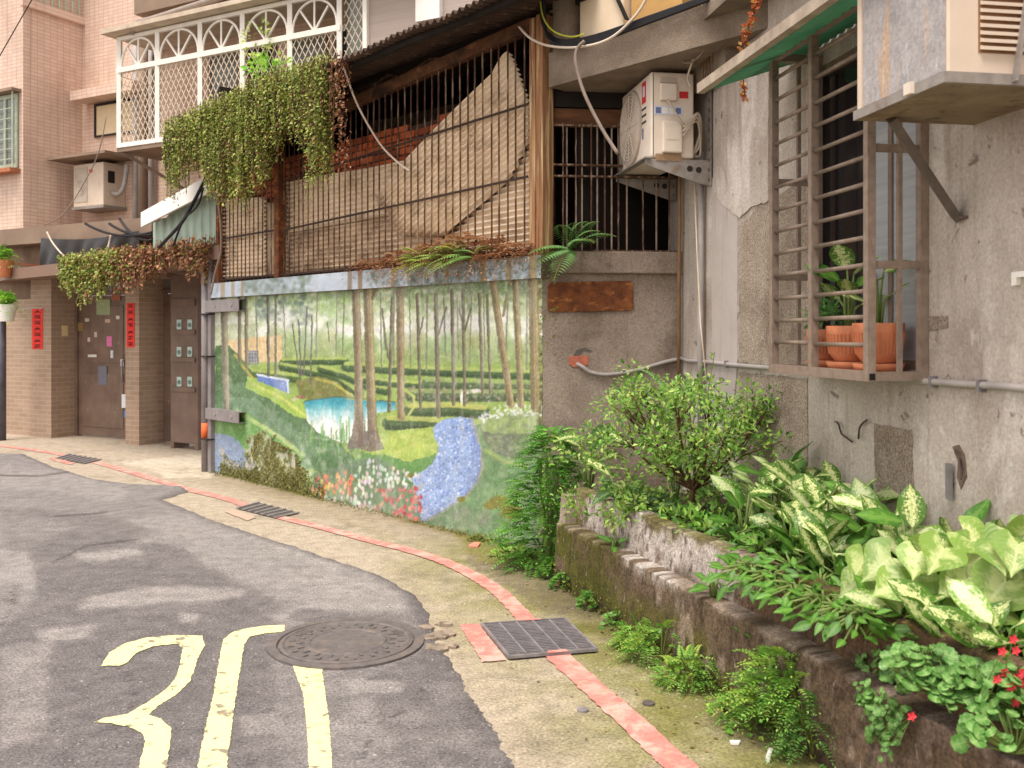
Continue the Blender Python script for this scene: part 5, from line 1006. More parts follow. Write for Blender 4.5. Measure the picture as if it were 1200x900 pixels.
# red couplets
m_scr = mat('red_paper', S(232,60,48), S(220,50,42), 8, 0.7, 0.05); m_ink = mat('black_ink', S(96,24,22), S(74,20,20), 8, 0.7, 0)
for px, lb_ in (([(37.5,361),(50,361),(50,409),(37.5,409)], 'red paper couplet on the far brick pier'), ([(148.2,355),(157.5,355),(157.5,407),(148.2,407)], 'red paper couplet on the brick pier beside the meter cabinet')):
    c = thing('couplet', lb_, 'couplet', PL.at((px[0][0]+px[1][0])/2, px[2][1], 0.002), 'red couplets by the door')
    mb = MB(); mb.pprism(PL, px, 0.006, 0.0005); mb.build('paper', m_scr, c)
    um = (px[0][0]+px[1][0])/2; n = 7
    for k in range(n):
        v = px[0][1]+(px[2][1]-px[0][1])*(k+0.5)/n; ch = MB(); w = (px[1][0]-px[0][0])*0.3; h = 2.3
        st_ = [((-1,-.7),(1,-.8)), ((-.8,0),(.8,-.1)), ((0,-1),(0,1)), ((-.2,.1),(-1,1)), ((.2,.1),(1,.9)), ((-.9,.6),(.9,.5))]
        for (x0, y0), (x1, y1) in random.sample(st_, 4):
            a, b = PL.at(um+x0*w, v+y0*h, 0.0075), PL.at(um+x1*w, v+y1*h, 0.0075); ch.bar(a, b, 0.002, 0.011)
        ch.build('character', m_ink, c)
# canopy over the entrance
m_can = tile_mat('canopy_tile', (PM.d), S(178,148,130), S(164,134,116), S(130,104,90), 0.05, 0.3, 0.7)
kl = PL.at(3, 316, 0.42); kr = PM.at(257, 287, 0.03)
br1 = PL.pt(PL.su(238, -.3), 0, -0.3); bl1 = PL.pt(PL.su(-6, -.1), 0, -0.12)
cn = thing('entrance_canopy', 'flat tiled concrete canopy over the brick entrance', 'canopy', Vector(((kl.x+kr.x)/2, (kl.y+kr.y)/2, kl.z-.15)))
tp = [kl, kr, Vector((br1.x, br1.y, kr.z+.02)), Vector((bl1.x, bl1.y, kl.z+.02))]
mb = MB(); mb.prism([p-Vector((0,0,.155)) for p in tp], tp); mb.build('slab', m_can, cn)
PKp = Plane((kr.x, kr.y), Vector((kl.x-kr.x, kl.y-kr.y)))
# black tarpaulin
m_tarp = mat('black_tarpaulin', S(52,48,50), S(38,35,37), 6, 0.45, 0.3, 25, spec=0.5)
t0, t1 = PL.su(48, 0.2), PL.su(163, 0.2); za, zb2 = PL.sz(100, 275, .2)[1], PL.sz(100, 312, .2)[1]
mb = MB(); mb.grid(70, 14, lambda x, y: PL.pt(t0+(t1-t0)*x, za+(zb2-za)*y*(0.75+0.3*math.sin(x*5+1))-0.06*math.sin(x*PI), 0.2+0.03*math.sin(x*40+y*3)*y+0.05*math.sin(x*13)*y))
o = solo('tarpaulin', mb, m_tarp, 'black plastic tarpaulin hung above the entrance canopy', 'tarpaulin', smooth=True)
# meter cabinet
g6 = G(216, 526.5); PC = Plane((g6.x, g6.y), LD)
m_cab2 = mat('brown_cabinet', S(126,104,92), S(106,86,76), 4, 0.6, 0.15, stains=((S(84,66,56), (6,6,1), 0.56, 0.7, 0.5),))
a0, a1 = PC.su(200), PC.su(232); zc0, zc1 = 0.08, PC.sz(216, 322)[1]
mc_ = thing('meter_cabinet', 'tall brown meter cabinet with six little windows by the entrance', 'cabinet', PC.pt((a0+a1)/2, 0, -.1))
mb = MB(); mb.pbox(PC, a0, a1, zc0, zc1, 0, -0.28); mb.build('body', m_cab2, mc_, bevel=0.008)
for a in (a0+.03, a1-.03): mb = MB(); mb.pbox(PC, a-.03, a+.03, 0.0, zc0+.001, 0.0, -0.27); mb.build('foot', m_cab2, mc_)
m_mw = mat('meter_window', S(196,214,206), S(150,176,166), 30, 0.3, 0)
for v in (380, 412, 447):
    for u in (210, 222.5):
        q = PC.sz(u, v, .006); mb = MB(); mb.pbox(PC, q[0]-.042, q[0]+.042, q[1]-.068, q[1]+.062, 0.01, 0.0005); mw_ = mb.build('meter_window', m_mw, mc_)
        mb = MB(); mb.lathe(PC.pt(q[0], q[1]-.01, 0.0105), [(0.03,0),(0.03,.004),(0.001,.004)], 16, (PC.n.x, PC.n.y, 0)); mb.build('dial', mat('dial', S(110,136,128), S(90,110,104), 60, 0.5, 0), mw_)
    q = PC.sz(216, v+9.5, .01); mb = MB(); mb.pbox(PC, a0+.02, a1-.04, q[1]-.03, q[1]+.03, 0.022, 0.0005); mb.build('ledge', m_cab2, mc_)
mb = MB(); q = PC.sz(216, 354, .01); mb.pbox(PC, a0+.02, a1-.04, q[1]-.05, q[1]+.04, 0.022, 0.0005); mb.build('ledge', m_cab2, mc_)
# steel post at the end of the mural
m_gp = mat('grey_painted_steel', S(140,132,132), S(120,112,112), 8, 0.5, 0.1, stains=((S(100,84,72), (9,9,2), 0.58, 0.7, 0.5),))
gp = PM.pt(S0-0.1, 0, 0.02)
po = thing('steel_post', 'grey steel post with strapped pipe at the end of the mural wall', 'post', gp)
zt_ = kr.z-0.1
mb = MB(); mb.pbox(PM, S0-0.08, S0-0.0, 0.0, zt_, 0.05, -0.05); mb.build('channel', m_gp, po)
mb = MB(); mb.tube([PM.pt(S0-0.14, 0, 0.05), PM.pt(S0-0.14, zt_, 0.05)], 0.042, 16); pi_ = mb.build('pipe', m_gp, po, smooth=True)
for z in (0.36, 1.28, 1.75): mb = MB(); mb.pbox(PM, S0-0.19, S0+0.003, z, z+.015, 0.095, 0.0); mb.build('strap', m_dk, po)
mb = MB(); q = PM.at(246, 512).z; mb.tube([PM.pt(S0-0.14, q-.02, 0.05), PM.pt(S0-0.14, q+.16, 0.05)], 0.0435, 16); mb.build('orange_band', mat('orange_tape', S(228,110,60), S(214,100,54), 6, 0.6, 0), po, smooth=True)
for v0, v1, lb_ in ((351,365,'upper grey channel bracket bolted across the mural end'), (481,494,'lower grey channel bracket bolted across the mural end')):
    t = thing('steel_bracket', lb_, 'bracket', PM.at(268, v1, .03)); z0, z1 = PM.sz(268, v1, .06)[1], PM.sz(268, v0, .06)[1]; a0, a1 = S0-0.06, PM.su(282, .06)
    mb = MB(); mb.pbox(PM, a0, a1, z0, z1, 0.085, 0.075); mb.pbox(PM, a0, a1, z1-.008, z1-.0005, 0.0745, 0.006); mb.pbox(PM, a0, a1, z0+.0005, z0+.008, 0.0745, 0.006); mb.build('channel', m_gp, t)
    for f in (0.3, 0.8): mb = MB(); mb.lathe(PM.pt(a0+(a1-a0)*f, (z0+z1)/2, 0.085), [(0.016,0),(0.016,.006),(0.001,.008)], 12, (PM.n.x, PM.n.y, 0)); mb.build('bolt', m_galv, t)
# pale green corrugated awning with white fascia
m_gsh = mat('pale_green_sheet', S(178,194,180), S(158,174,160), 5, 0.5, 0.05, stains=((S(120,118,100), (6,6,1.4), 0.6, 0.74, 0.4),))
ga = thing('awning', 'pale green corrugated side awning with a white edge above the entrance canopy', 'awning', PKp.at(220, 290, -0.1))
px = [(180,262),(259,222),(259,292),(180,292)]; q = [PKp.sz(u, v, -.1) for u, v in px]
amin, amax = q[1][0], q[0][0]
mb = MB(); N = int((amax-amin)/0.16*10)
def gs(x, y):
    a = amin+(amax-amin)*x; top = q[1][1]+(q[0][1]-q[1][1])*x; bot = q[2][1]+(q[3][1]-q[2][1])*x
    return PKp.pt(a, bot+(top-bot)*y, -0.1+0.02*max(-.6, min(.6, 1.6*math.sin(2*PI*a/0.16))))
mb.grid(N, 2, gs); o = mb.build('sheet', m_gsh, ga); o.modifiers.new('t', 'SOLIDIFY').thickness = 0.003
f0, f1, f2, f3 = [PKp.at(u, v, 0.1) for u, v in ((165,249),(243,206),(243,226),(165,266))]
bk_ = Vector((-PKp.n.x, -PKp.n.y, 0))*0.03
mb = MB(); mb.prism([f0, f1, f2, f3], [p+bk_ for p in (f0, f1, f2, f3)]); mb.build('white_edge', m_white, ga)
bk2 = Vector((-PKp.n.x, -PKp.n.y, 0.1))*0.9; mb = MB(); mb.prism([f0+bk_, f1+bk_, f1+bk_-Vector((0,0,.03)), f0+bk_-Vector((0,0,.03))], [f0+bk2, f1+bk2, f1+bk2-Vector((0,0,.03)), f0+bk2-Vector((0,0,.03))]); mb.build('roof_sheet', m_gsh, ga)
# air conditioner under its hood
LO = -0.45
a0, a1 = PL.su(86, LO), PL.su(121, LO); z0, z1 = PL.sz(100, 242, LO)[1], PL.sz(100, 192, LO)[1]
la = thing('air_conditioner', 'old cream air conditioner on the pink tiled wall under a small hood', 'air conditioner', PL.pt((a0+a1)/2, z0, -.6))
mb = MB(); mb.pbox(PL, a0, a1, z0, z1, LO, -0.848); mb.build('casing', m_wac, la, bevel=0.012)
mb = MB(); mb.pbox(PL, a0+.03, a0+.33, z0+.07, z1-.05, LO+.008, LO+.0005); mb.build('fan_grille', m_acg, la)
cc = PL.pt(a0+.18, z0+.3, LO+.009); nl = Vector((LN.x, LN.y, 0)); dl = Vector((LD.x, LD.y, 0))
for r in (0.03, 0.06, 0.09, 0.12): mb = MB(); mb.tube([cc+nl*.004+(dl*math.cos(2*PI*k/28)+Vector((0,0,1))*math.sin(2*PI*k/28))*r for k in range(29)], 0.005, 5, cap=False); mb.build('grille_ring', m_acw, la)
mb = MB(); mb.pbox(PL, a0+.36, a0+.44, z1-.14, z1-.09, LO+.003, LO+.0005); mb.build('red_label', m_rlab, la)
mb = MB(); mb.pbox(PL, a1+.0005, a1+.004, z1-.3, z1-.12, LO-.08, LO-.2); mb.build('vent_slot', m_dk, la)
mb = MB(); mb.pbox(PL, a0-.02, a1+.03, z0-.04, z0-.001, LO+.02, -0.848); mb.build('support', m_galv, la)
mb = MB(); mb.pbox(PL, a0-.28, a1+.35, z1+.06, z1+.1, LO+.25, -0.848); solo('hood', mb, m_soff, 'thin concrete hood over the old cream air conditioner', 'hood')
mb = MB(); mb.tube(curve([PL.pt(a1+.0, z0+.2, -.6), PL.pt(a1+.15, z0+.17, -.6), PL.pt(a1+.25, z0+.3, -.62), PL.pt(a1+.27, z0+.6, -.65)]), 0.035, 9); solo('pipe', mb, m_pipe, 'insulated grey pipe curling out of the old cream air conditioner', 'pipe', smooth=True)
# enclosed balcony
m_bal = mat('white_painted_grille', S(240,234,226), S(228,220,210), 8, 0.5, 0.05)
m_lat = mat('cream_lattice', S(230,212,190), S(214,194,172), 12, 0.5, 0)
BO = -0.05
us = [140,185,235,284.5,340,398]; ss = [PL.su(u, BO) for u in us]
zb3, zm3, zt3 = PL.sz(141,171,BO)[1], PL.sz(141,83,BO)[1], PL.sz(141,46,BO)[1]
bc = thing('balcony_grille', 'white balcony grille with arched tops and diamond lattice', 'balcony grille', PL.pt((ss[0]+ss[-1])/2, zb3, -.3))
def pbar(a0, z0, a1, z1, w, nm='rail', m_=m_bal, o=BO, par=bc): mb = MB(); mb.bar(PL.pt(a0, z0, o), PL.pt(a1, z1, o), w); return mb.build(nm, m_, par)
for a in ss: pbar(a, zb3-.02, a, zt3, 0.06, 'post')
for z, w in ((zb3, .06), (zm3, .07), (zt3, .05)): pbar(ss[0]-.03, z, ss[-1]+.03, z, w)
for a0, a1 in zip(ss[:-1], ss[1:]):
    c = (a0+a1)/2; R = (a1-a0)/2-.04; hh = zt3-zm3-.07
    mb = MB(); mb.tube([PL.pt(c-R*math.cos(PI*k/16), zm3+.03+hh*math.sin(PI*k/16)**0.9, BO) for k in range(17)], 0.016, 6); mb.build('arch', m_bal, bc)
    for dx, hz in ((-.62, .72), (0, .98), (.62, .72)): pbar(c, zm3+.02, c+R*dx, zm3+.03+hh*hz, 0.022, 'spoke')
    mb = MB(); pt2 = 0.095; hgt_ = zm3-zb3; wd = a1-a0-.06; x = -hgt_*0.6
    while x < wd:
        for sg_ in (1, -1):
            lo, hi = max(0, (0-x)/0.6), min(hgt_, (wd-x)/0.6)
            if hi-lo > .05:
                f = (lambda y: x+0.6*y) if sg_ == 1 else (lambda y: wd-(x+0.6*y))
                mb.bar(PL.pt(a0+.03+f(lo), zb3+lo, BO+.004*sg_), PL.pt(a0+.03+f(hi), zb3+hi, BO+.004*sg_), 0.008)
        x += pt2
    mb.build('lattice', m_lat, bc)
mb = MB()
for k in range(9): mb.bar(PL.pt(ss[0], zb3+.1+k*.11, BO-.05), PL.pt(ss[0], zb3+.1+k*.11, -.84), 0.01)
mb.build('side_bars', m_bal, bc)
mb = MB(); mb.pbox(PL, ss[0]-.03, ss[-1]+.05, zb3-.09, zb3-.03, BO+.02, -.848); mb.build('floor_tray', m_soff, bc)
mb = MB(); mb.bar(PL.pt(ss[0]+.05, zb3-.09, BO), PL.pt(ss[0]+.45, zb3-.55, -.84), 0.04); mb.build('strut', m_soff, bc)
mb = MB(); mb.pbox(PL, ss[0]-.15, ss[-1]+1.2, zt3+.04, zt3+.1, BO+.2, -.848); mb.build('roof_edge', mat('weathered_eave', S(206,188,168), S(176,158,140), 6, 0.8, 0.2), bc)
bb = MB(); bb.pbox(PL, ss[0]+.3, ss[-1]+2.2, zt3+.3, zt3+1.4, BO, -.6); bb.build('beam', m_soff, ab)
mb = MB(); mb.tube(curve([PL.at(155,38,-.02), PL.at(162,27,.05), PL.at(180,22,.05), PL.at(255,-2,.05), PL.at(330,-28,.05)]), 0.045, 10); solo('drain_pipe', mb, mat('dull_grey_pipe', S(160,146,136), S(140,126,116), 6, 0.6, 0.05), 'grey drain pipe bent along the wall above the balcony', 'pipe', smooth=True)
# openings behind the balcony
for a0, a1, m_ in ((ss[1]+.2, ss[2]-.1, m_wgl), (ss[2]+.1, ss[3]-.2, m_dk), (ss[3]+.15, ss[4]-.1, m_wgl), (ss[4]+.1, ss[5]-.2, m_dk)):
    mb = MB(); mb.pbox(PL, a0, a1, zb3+.05, zt3-.15, -.83, -.849); w_ = mb.build('window', m_, ab)
    mb = MB(); mb.pbox(PL, a0-.05, a0-.001, zb3+.05, zt3-.1, -.81, -.849); mb.pbox(PL, a1+.001, a1+.05, zb3+.05, zt3-.1, -.81, -.849); mb.build('frame', m_alu, w_)
for u, m_, r in ((158, m_pipe, .05), (166, m_soff, .07), (176, m_pipe, .045)): a = PL.su(u, -.75); mb = MB(); mb.tube([PL.pt(a, 2.9, -.77), PL.pt(a, zt3+.4, -.77)], r, 10); mb.build('downpipe', m_, ab, smooth=True)
# side light and ribbed wall to the right of the balcony
mb = MB(); a0, a1, a2 = ss[-1]+.05, PL.su(431, -.1), PL.su(600, -.1)
mb.pbox(PL, a0, a1, zb3+.3, zt3+.04, -.12, -.3); w_ = mb.build('window', m_wgl, ab)
mb = MB(); wd = a1-a0; hgt_ = zt3-zb3-.3; x = -hgt_*.6
while x < wd:
    for sg_ in (1, -1):
        lo, hi = max(0, -x/.6), min(hgt_, (wd-x)/.6)
        if hi-lo > .05:
            f = (lambda y: x+.6*y) if sg_ == 1 else (lambda y: wd-(x+.6*y))
            mb.bar(PL.pt(a0+f(lo), zb3+.3+lo, -.08+.004*sg_), PL.pt(a0+f(hi), zb3+.3+hi, -.08+.004*sg_), 0.008)
    x += 0.095
mb.build('lattice', m_lat, w_)
mb = MB(); mb.pbox(PL, a1-.04, a1+.02, zb3+.3, zt3+.04, -.05, -.3); mb.build('frame', m_bal, w_)
m_rib = mat('ribbed_grey_wall', S(176,160,150), S(160,144,136), (1,1,60), 0.8, 0.2, 60)
mb = MB(); mb.pbox(PL, a1+.021, a2, zb3-.5, 9, -.1, -.5); rb_ = mb.build('side_wall', m_rib, ab)
mb = MB(); mb.pbox(PL, PL.su(488,-.05), PL.su(516,-.05), PL.sz(500, 24, -.05)[1], 9, -.03, -.099); mb.build('white_panel', m_white, ab)
# drain pipe at the far left
p = G(1, 516); mb = MB(); mb.tube([(p.x, p.y, 0), (p.x, p.y, 1.9)], 0.07, 12); solo('drain_pipe', mb, mat('dark_grey_pipe', S(96,92,100), S(80,76,84), 6, 0.5), 'dark grey drain pipe against the brown brick garden wall', 'pipe', smooth=True)

# ------------------------------------------------------------------ cables
m_blk = mat('black_cable', S(34,32,36), S(26,24,28), 10, 0.5, 0); m_wht = mat('white_cable', S(222,206,190), S(200,182,166), 10, 0.6, 0); m_ylw = mat('yellow_green_cable', S(190,190,70), S(170,170,60), 10, 0.6, 0); m_gry = mat('faded_grey_cable', S(150,134,122), S(128,112,102), 10, 0.6, 0)
SLB = Plane((A0.x, A0.y), PM.d)
for k in range(5):
    d = k*1.6; mb = MB(); mb.tube(curve([SLB.at(633+d*.5, -14, .05+k*.01), SLB.at(635+d*.6, 22+d*.3, .05), SLB.at(643, 40+d*.9, .05+k*.012), SLB.at(662, 48+d*.8, .05), SLB.at(700, 41+d*1.2, .05), SLB.at(760, 20+d*1.0, .05), SLB.at(825, -3+d*.8, .05), SLB.at(870, -22+d, .05)]), 0.011, 7)
    solo('power_cable', mb, m_blk, 'black power cable in the bundle draped along the concrete slab', 'cable', 'black cables draped along the slab', smooth=True)
def cable(pts, r, m_, lb): mb = MB(); mb.tube(curve(pts), r, 7); return solo('cable', mb, m_, lb, 'cable', smooth=True)
cable([SLB.at(632,-14,.08), SLB.at(636,18,.08), SLB.at(648,36,.08), SLB.at(668,43,.08), SLB.at(685,40,.08)], 0.006, m_ylw, 'yellow green earth wire looping beside the black cable bundle')
cable([SLB.at(608,31,.1), SLB.at(622,45,.1), SLB.at(645,54,.1), SLB.at(680,55,.08), SLB.at(715,45,.08), SLB.at(745,18,.08), SLB.at(762,-10,.08)], 0.009, m_wht, 'pale cable crossing the slab from the rusty post')
cable([SLB.at(685,48,.1), SLB.at(676,58,.12), SLB.at(675,75,.13), SLB.at(685,110,.1), SLB.at(705,150,.05), SLB.at(724,180,.0)], 0.012, m_gry, 'thick pale hose dropping from the slab to the white air conditioner')
cable([PM.at(398,58,.5), PM.at(404,82,.45), PM.at(420,125,.3), PM.at(445,168,.12), PM.at(466,190,.04), PM.at(480,200,.03)], 0.009, m_wht, 'white cable slanting down from the roof edge across the bars')
cable([PW.at(824,-5,.2), PW.at(820,40,.2), PW.at(812,70,.2), PW.at(806,90,.18), PW.at(809,101,.18)], 0.007, m_wht, 'short white cable dangling from the slab beside the white air conditioner')
cable([PW.at(796,60,.25), PW.at(800,72,.25), PW.at(812,72,.22), PW.at(826,55,.2), PW.at(830,20,.2), PW.at(833,-5,.2)], 0.006, m_gry, 'thin looping grey wire beside the concrete column')
for k, (p, q, dr_, m_, lb) in enumerate((((128,262),(178,275),.06,m_blk,'uppermost black cable reaching from the tarpaulin to the pale green awning'), ((100,262),(178,272),.1,m_blk,'long sagging black cable along the top of the tarpaulin'), ((140,256),(178,281),.1,m_blk,'lowest black cable beneath the cream air conditioner'))):
    mb = MB(); mb.tube(sag(PL.at(*p,.3), PL.at(*q,.35), dr_), 0.018, 6); solo('cable', mb, m_, lb, 'cable', smooth=True)
cable([PKp.at(243,205,.2), PKp.at(228,235,.2), PKp.at(212,262,.2), PKp.at(186,290,.15)], 0.02, m_blk, 'thick black cable crossing the pale green awning')
cable([PKp.at(240,212,.22), PKp.at(232,240,.22), PKp.at(215,258,.22), PKp.at(203,288,.2)], 0.012, m_blk, 'thinner black cable crossing the pale green awning')
cable([PM.at(246,210,.15), PM.at(256,240,.15), PM.at(259,290,.12), PM.at(252,320,.1), PM.at(247,345,.1)], 0.012, m_gry, 'tan cable running down beside the bar screen to the steel post')
cable([PL.at(40,-5,.3), PL.at(20,30,.3), PL.at(0,65,.3), PL.at(-20,100,.3)], 0.008, m_blk, 'thin dark wire slanting across the pink tiles')
cable([PL.at(125,135,.1), PL.at(115,180,.1), PL.at(98,215,.1), PL.at(75,250,.2), PL.at(52,264,.25)], 0.008, m_gry, 'thin pale wire hanging past the cream air conditioner')
cable([PL.at(55,272,.3), PL.at(62,285,.3), PL.at(75,300,.3), PL.at(88,308,.3)], 0.012, m_wht, 'pale cable lying over the black tarpaulin')
cable([PL.at(121,308,.35), PL.at(126,293,.3), PL.at(130,275,.25)], 0.014, m_wht, 'short grey strip standing up against the black tarpaulin')
# ------------------------------------------------------------------ plants
random.seed(21)
m_leaf = mat('foliage', (0.85,)*3, (1.15,)*3, 20, 0.5, 0, attr='Col', trans=0.28, spec=0.35)
m_stem = mat('green_stem', S(120,140,70), S(96,110,60), 20, 0.6, 0.1); m_twig = mat('brown_twig', S(112,82,58), S(84,60,44), 20, 0.9, 0.3)
def vary(c, a=0.25): f = rnd(1-a, 1+a); return (c[0]*f*rnd(.9,1.1), c[1]*f, c[2]*f*rnd(.85,1.15))
UP = Vector((0,0,1))
def spray(mb, p, d, L, n, ll, col, nrm=None, droop=0.35, lw=0.42, taper=True):     # feathery frond in one mesh
    d = d.normalized(); nrm = nrm or UP; side = d.cross(nrm)
    if side.length < 1e-3: side = d.orthogonal()
    side.normalize(); nn = side.cross(d)
    for i in range(n):
        t = (i+0.6)/n; q = p+d*(L*t)-UP*(droop*L*t*t); k = (1-0.75*t if taper else math.sin(PI*(0.15+0.85*t)))
        l = ll*max(0.25, k)
        for sg in (1, -1):
            mb.leaf(q, side*sg+d*0.45-UP*0.15, nn, l, l*lw, vary(col, 0.18), 0.1, 0.1)
    mb.leaf(p+d*L*0.97-UP*(droop*L), d-UP*droop, nn, ll*0.5, ll*0.25, vary(col, 0.15))
def clump(mb, c, r, n, L, cols, w=0.6, shell=0.35, up=0.5):
    c = Vector(c)
    for _ in range(n):
        v = rvec(); k = rnd(shell, 1)**0.6; p = c+Vector((v.x*r[0], v.y*r[1], v.z*r[2]))*k
        d = (v+rvec()*0.8+UP*up).normalized(); l = L*rnd(.6,1.25)
        mb.leaf(p, d, (UP*0.9+rvec()*0.7-Vector((0,0.5,0))), l, l*w*rnd(.8,1.15), vary(random.choice(cols)), 0.2, 0.2)
def leaf_mesh(name, shape, m_, nu=7, nv=11, droop=0.25, cup=0.1, heart=0.0, wave=0.0):
    vs_ = []; uv = []
    for j in range(nv):
        t = j/(nv-1); w = shape(t)
        for i in range(nu):
            x = -1+2*i/(nu-1); X_ = x*w; Y_ = t-heart*(abs(x)**1.6-.45*abs(x)**5)*1.4*(1-t)**1.5
            Z_ = -droop*t*t+cup*abs(X_)+wave*math.sin(t*9+x*2)*abs(x)*0.5
            vs_.append((X_, Y_, Z_)); uv.append((0.5+0.5*x, t))
    fs = [(j*nu+i, j*nu+i+1, (j+1)*nu+i+1, (j+1)*nu+i) for j in range(nv-1) for i in range(nu-1)]
    me = bpy.data.meshes.new(name); me.from_pydata(vs_, [], fs); ul = me.uv_layers.new(name='UVMap')
    for l in me.loops: ul.data[l.index].uv = uv[l.vertex_index]
    me.polygons.foreach_set('use_smooth', [True]*len(me.polygons)); me.materials.append(m_); me.update(); return me
def leaf_mat(name, edge, mid, rib, lo=0.45, hi=0.6, nscale=16, spread=0.9, trans=0.25):
    m = bpy.data.materials.new(name); m.use_nodes = True; nt = m.node_tree; N = nt.nodes; Lk = nt.links; N.clear()
    o = N.new('ShaderNodeOutputMaterial'); b = N.new('ShaderNodeBsdfPrincipled'); b.inputs['Roughness'].default_value = 0.42; b.inputs['Specular IOR Level'].default_value = 0.35
    uvn = N.new('ShaderNodeUVMap'); sp_ = N.new('ShaderNodeSeparateXYZ'); Lk.new(uvn.outputs[0], sp_.inputs[0])
    def math_(op, a, bb=None):
        n = N.new('ShaderNodeMath'); n.operation = op
        for i, v in enumerate((a, bb)):
            if v is None: continue
            if isinstance(v, (int, float)): n.inputs[i].default_value = v
            else: Lk.new(v, n.inputs[i])
        return n.outputs[0]
    ax = math_('ABSOLUTE', math_('SUBTRACT', math_('MULTIPLY', sp_.outputs[0], 2.0), 1.0))      # 0 at midrib, 1 at edge
    oi = N.new('ShaderNodeObjectInfo'); off = N.new('ShaderNodeVectorMath'); off.operation = 'ADD'; cb = N.new('ShaderNodeCombineXYZ')
    Lk.new(math_('MULTIPLY', oi.outputs['Random'], 50.0), cb.inputs[2]); Lk.new(uvn.outputs[0], off.inputs[0]); Lk.new(cb.outputs[0], off.inputs[1])
    sc = N.new('ShaderNodeMapping'); sc.inputs['Scale'].default_value = (nscale*0.6, nscale, 1); Lk.new(off.outputs[0], sc.inputs['Vector'])
    nz = N.new('ShaderNodeTexNoise'); nz.inputs['Scale'].default_value = 1; nz.inputs['Detail'].default_value = 4; nz.inputs['Roughness'].default_value = 0.65; Lk.new(sc.outputs[0], nz.inputs['Vector'])
    f = math_('ADD', nz.outputs['Fac'], math_('MULTIPLY', math_('SUBTRACT', 0.5, ax), spread*0.35))
    col = _mix(nt, _ramp(nt, f, [(lo, (0,0,0)), (hi, (1,1,1))]), edge, mid)
    ribf = _ramp(nt, ax, [(0.03, (1,1,1)), (0.07, (0,0,0))]); col = _mix(nt, math_('MULTIPLY', ribf, 0.7), col, rib)
    vein = N.new('ShaderNodeMath'); vein.operation = 'SINE'; Lk.new(math_('ADD', math_('MULTIPLY', sp_.outputs[1], 60.0), math_('MULTIPLY', ax, -22.0)), vein.inputs[0])
    br = _ramp(nt, oi.outputs['Random'], [(0.0, (0.6,0.66,0.55)), (1.0, (1.1,1.1,1.05))]); col = _mix(nt, 1.0, col, br, 'MULTIPLY')
    bp = N.new('ShaderNodeBump'); bp.inputs['Strength'].default_value = 0.12; bp.inputs['Distance'].default_value = 0.003; Lk.new(vein.outputs[0], bp.inputs['Height']); Lk.new(bp.outputs[0], b.inputs['Normal'])
    Lk.new(col, b.inputs['Base Color']); t = N.new('ShaderNodeBsdfTranslucent'); Lk.new(col, t.inputs['Color'])
    mx = N.new('ShaderNodeMixShader'); mx.inputs[0].default_value = trans; Lk.new(b.outputs[0], mx.inputs[1]); Lk.new(t.outputs[0], mx.inputs[2]); Lk.new(mx.outputs[0], o.inputs[0])
    return m
ovate = lambda w: (lambda t: w*max(0.02, math.sin(PI*min(1, t**0.82))**0.85 if t < 1 else 0.02))
md1 = leaf_mat('dumb_cane_leaf', S(84,124,44), S(224,226,164), S(190,206,130), 0.47, 0.62, 15)
md2 = leaf_mat('pale_dumb_cane_leaf', S(118,158,60), S(232,234,186), S(226,230,170), 0.38, 0.58, 15)
md3 = leaf_mat('plain_green_leaf', S(80,128,46), S(112,158,66), S(142,172,92), 0.45, 0.6, 8)
ms1 = leaf_mat('arrowhead_leaf', S(138,168,80), S(204,212,146), S(222,226,170), 0.44, 0.62, 6, trans=0.3)
mdk = leaf_mat('dark_leaf', S(60,92,48), S(120,146,96), S(140,160,110), 0.5, 0.7, 9)
DIE = [leaf_mesh('dumb_cane_leaf', ovate(.27), md1, droop=.15, wave=.05), leaf_mesh('dumb_cane_leaf', ovate(.29), md1, droop=.28, cup=.12, wave=.04), leaf_mesh('dumb_cane_leaf', ovate(.25), md2, droop=.22, cup=.03, wave=.06), leaf_mesh('dumb_cane_leaf', ovate(.3), md1, droop=.05, cup=.02, wave=.05), leaf_mesh('dumb_cane_leaf', ovate(.25), md3, droop=.2, cup=.08, wave=.04)]
arrow = lambda w: (lambda t: w*max(.02, (1-t)**.8*(.72+1.0*math.sin(PI*min(1, t*1.15)))))
SYN = [leaf_mesh('arrowhead_leaf', arrow(.56), ms1, nu=9, heart=.46, droop=.2, cup=.06, wave=.05), leaf_mesh('arrowhead_leaf', arrow(.5), ms1, nu=9, heart=.4, droop=.12, cup=.12, wave=.03)]
PLN = [leaf_mesh('plain_leaf', ovate(.24), md3, droop=.3, cup=.15), leaf_mesh('plain_leaf', ovate(.2), md3, droop=.2)]
DRK = [leaf_mesh('dark_leaf', ovate(.24), mdk, droop=.35, cup=.15), leaf_mesh('dark_leaf', ovate(.2), md1, droop=.3)]
def frame(p, d, n, s):
    y = d.normalized(); x = y.cross(n)
    if x.length < 1e-3: x = y.orthogonal()
    x.normalize(); z = x.cross(y); M = Matrix.Identity(4)
    for r in range(3): M[r][0], M[r][1], M[r][2], M[r][3] = x[r]*s, y[r]*s, z[r]*s, p[r]
    return M
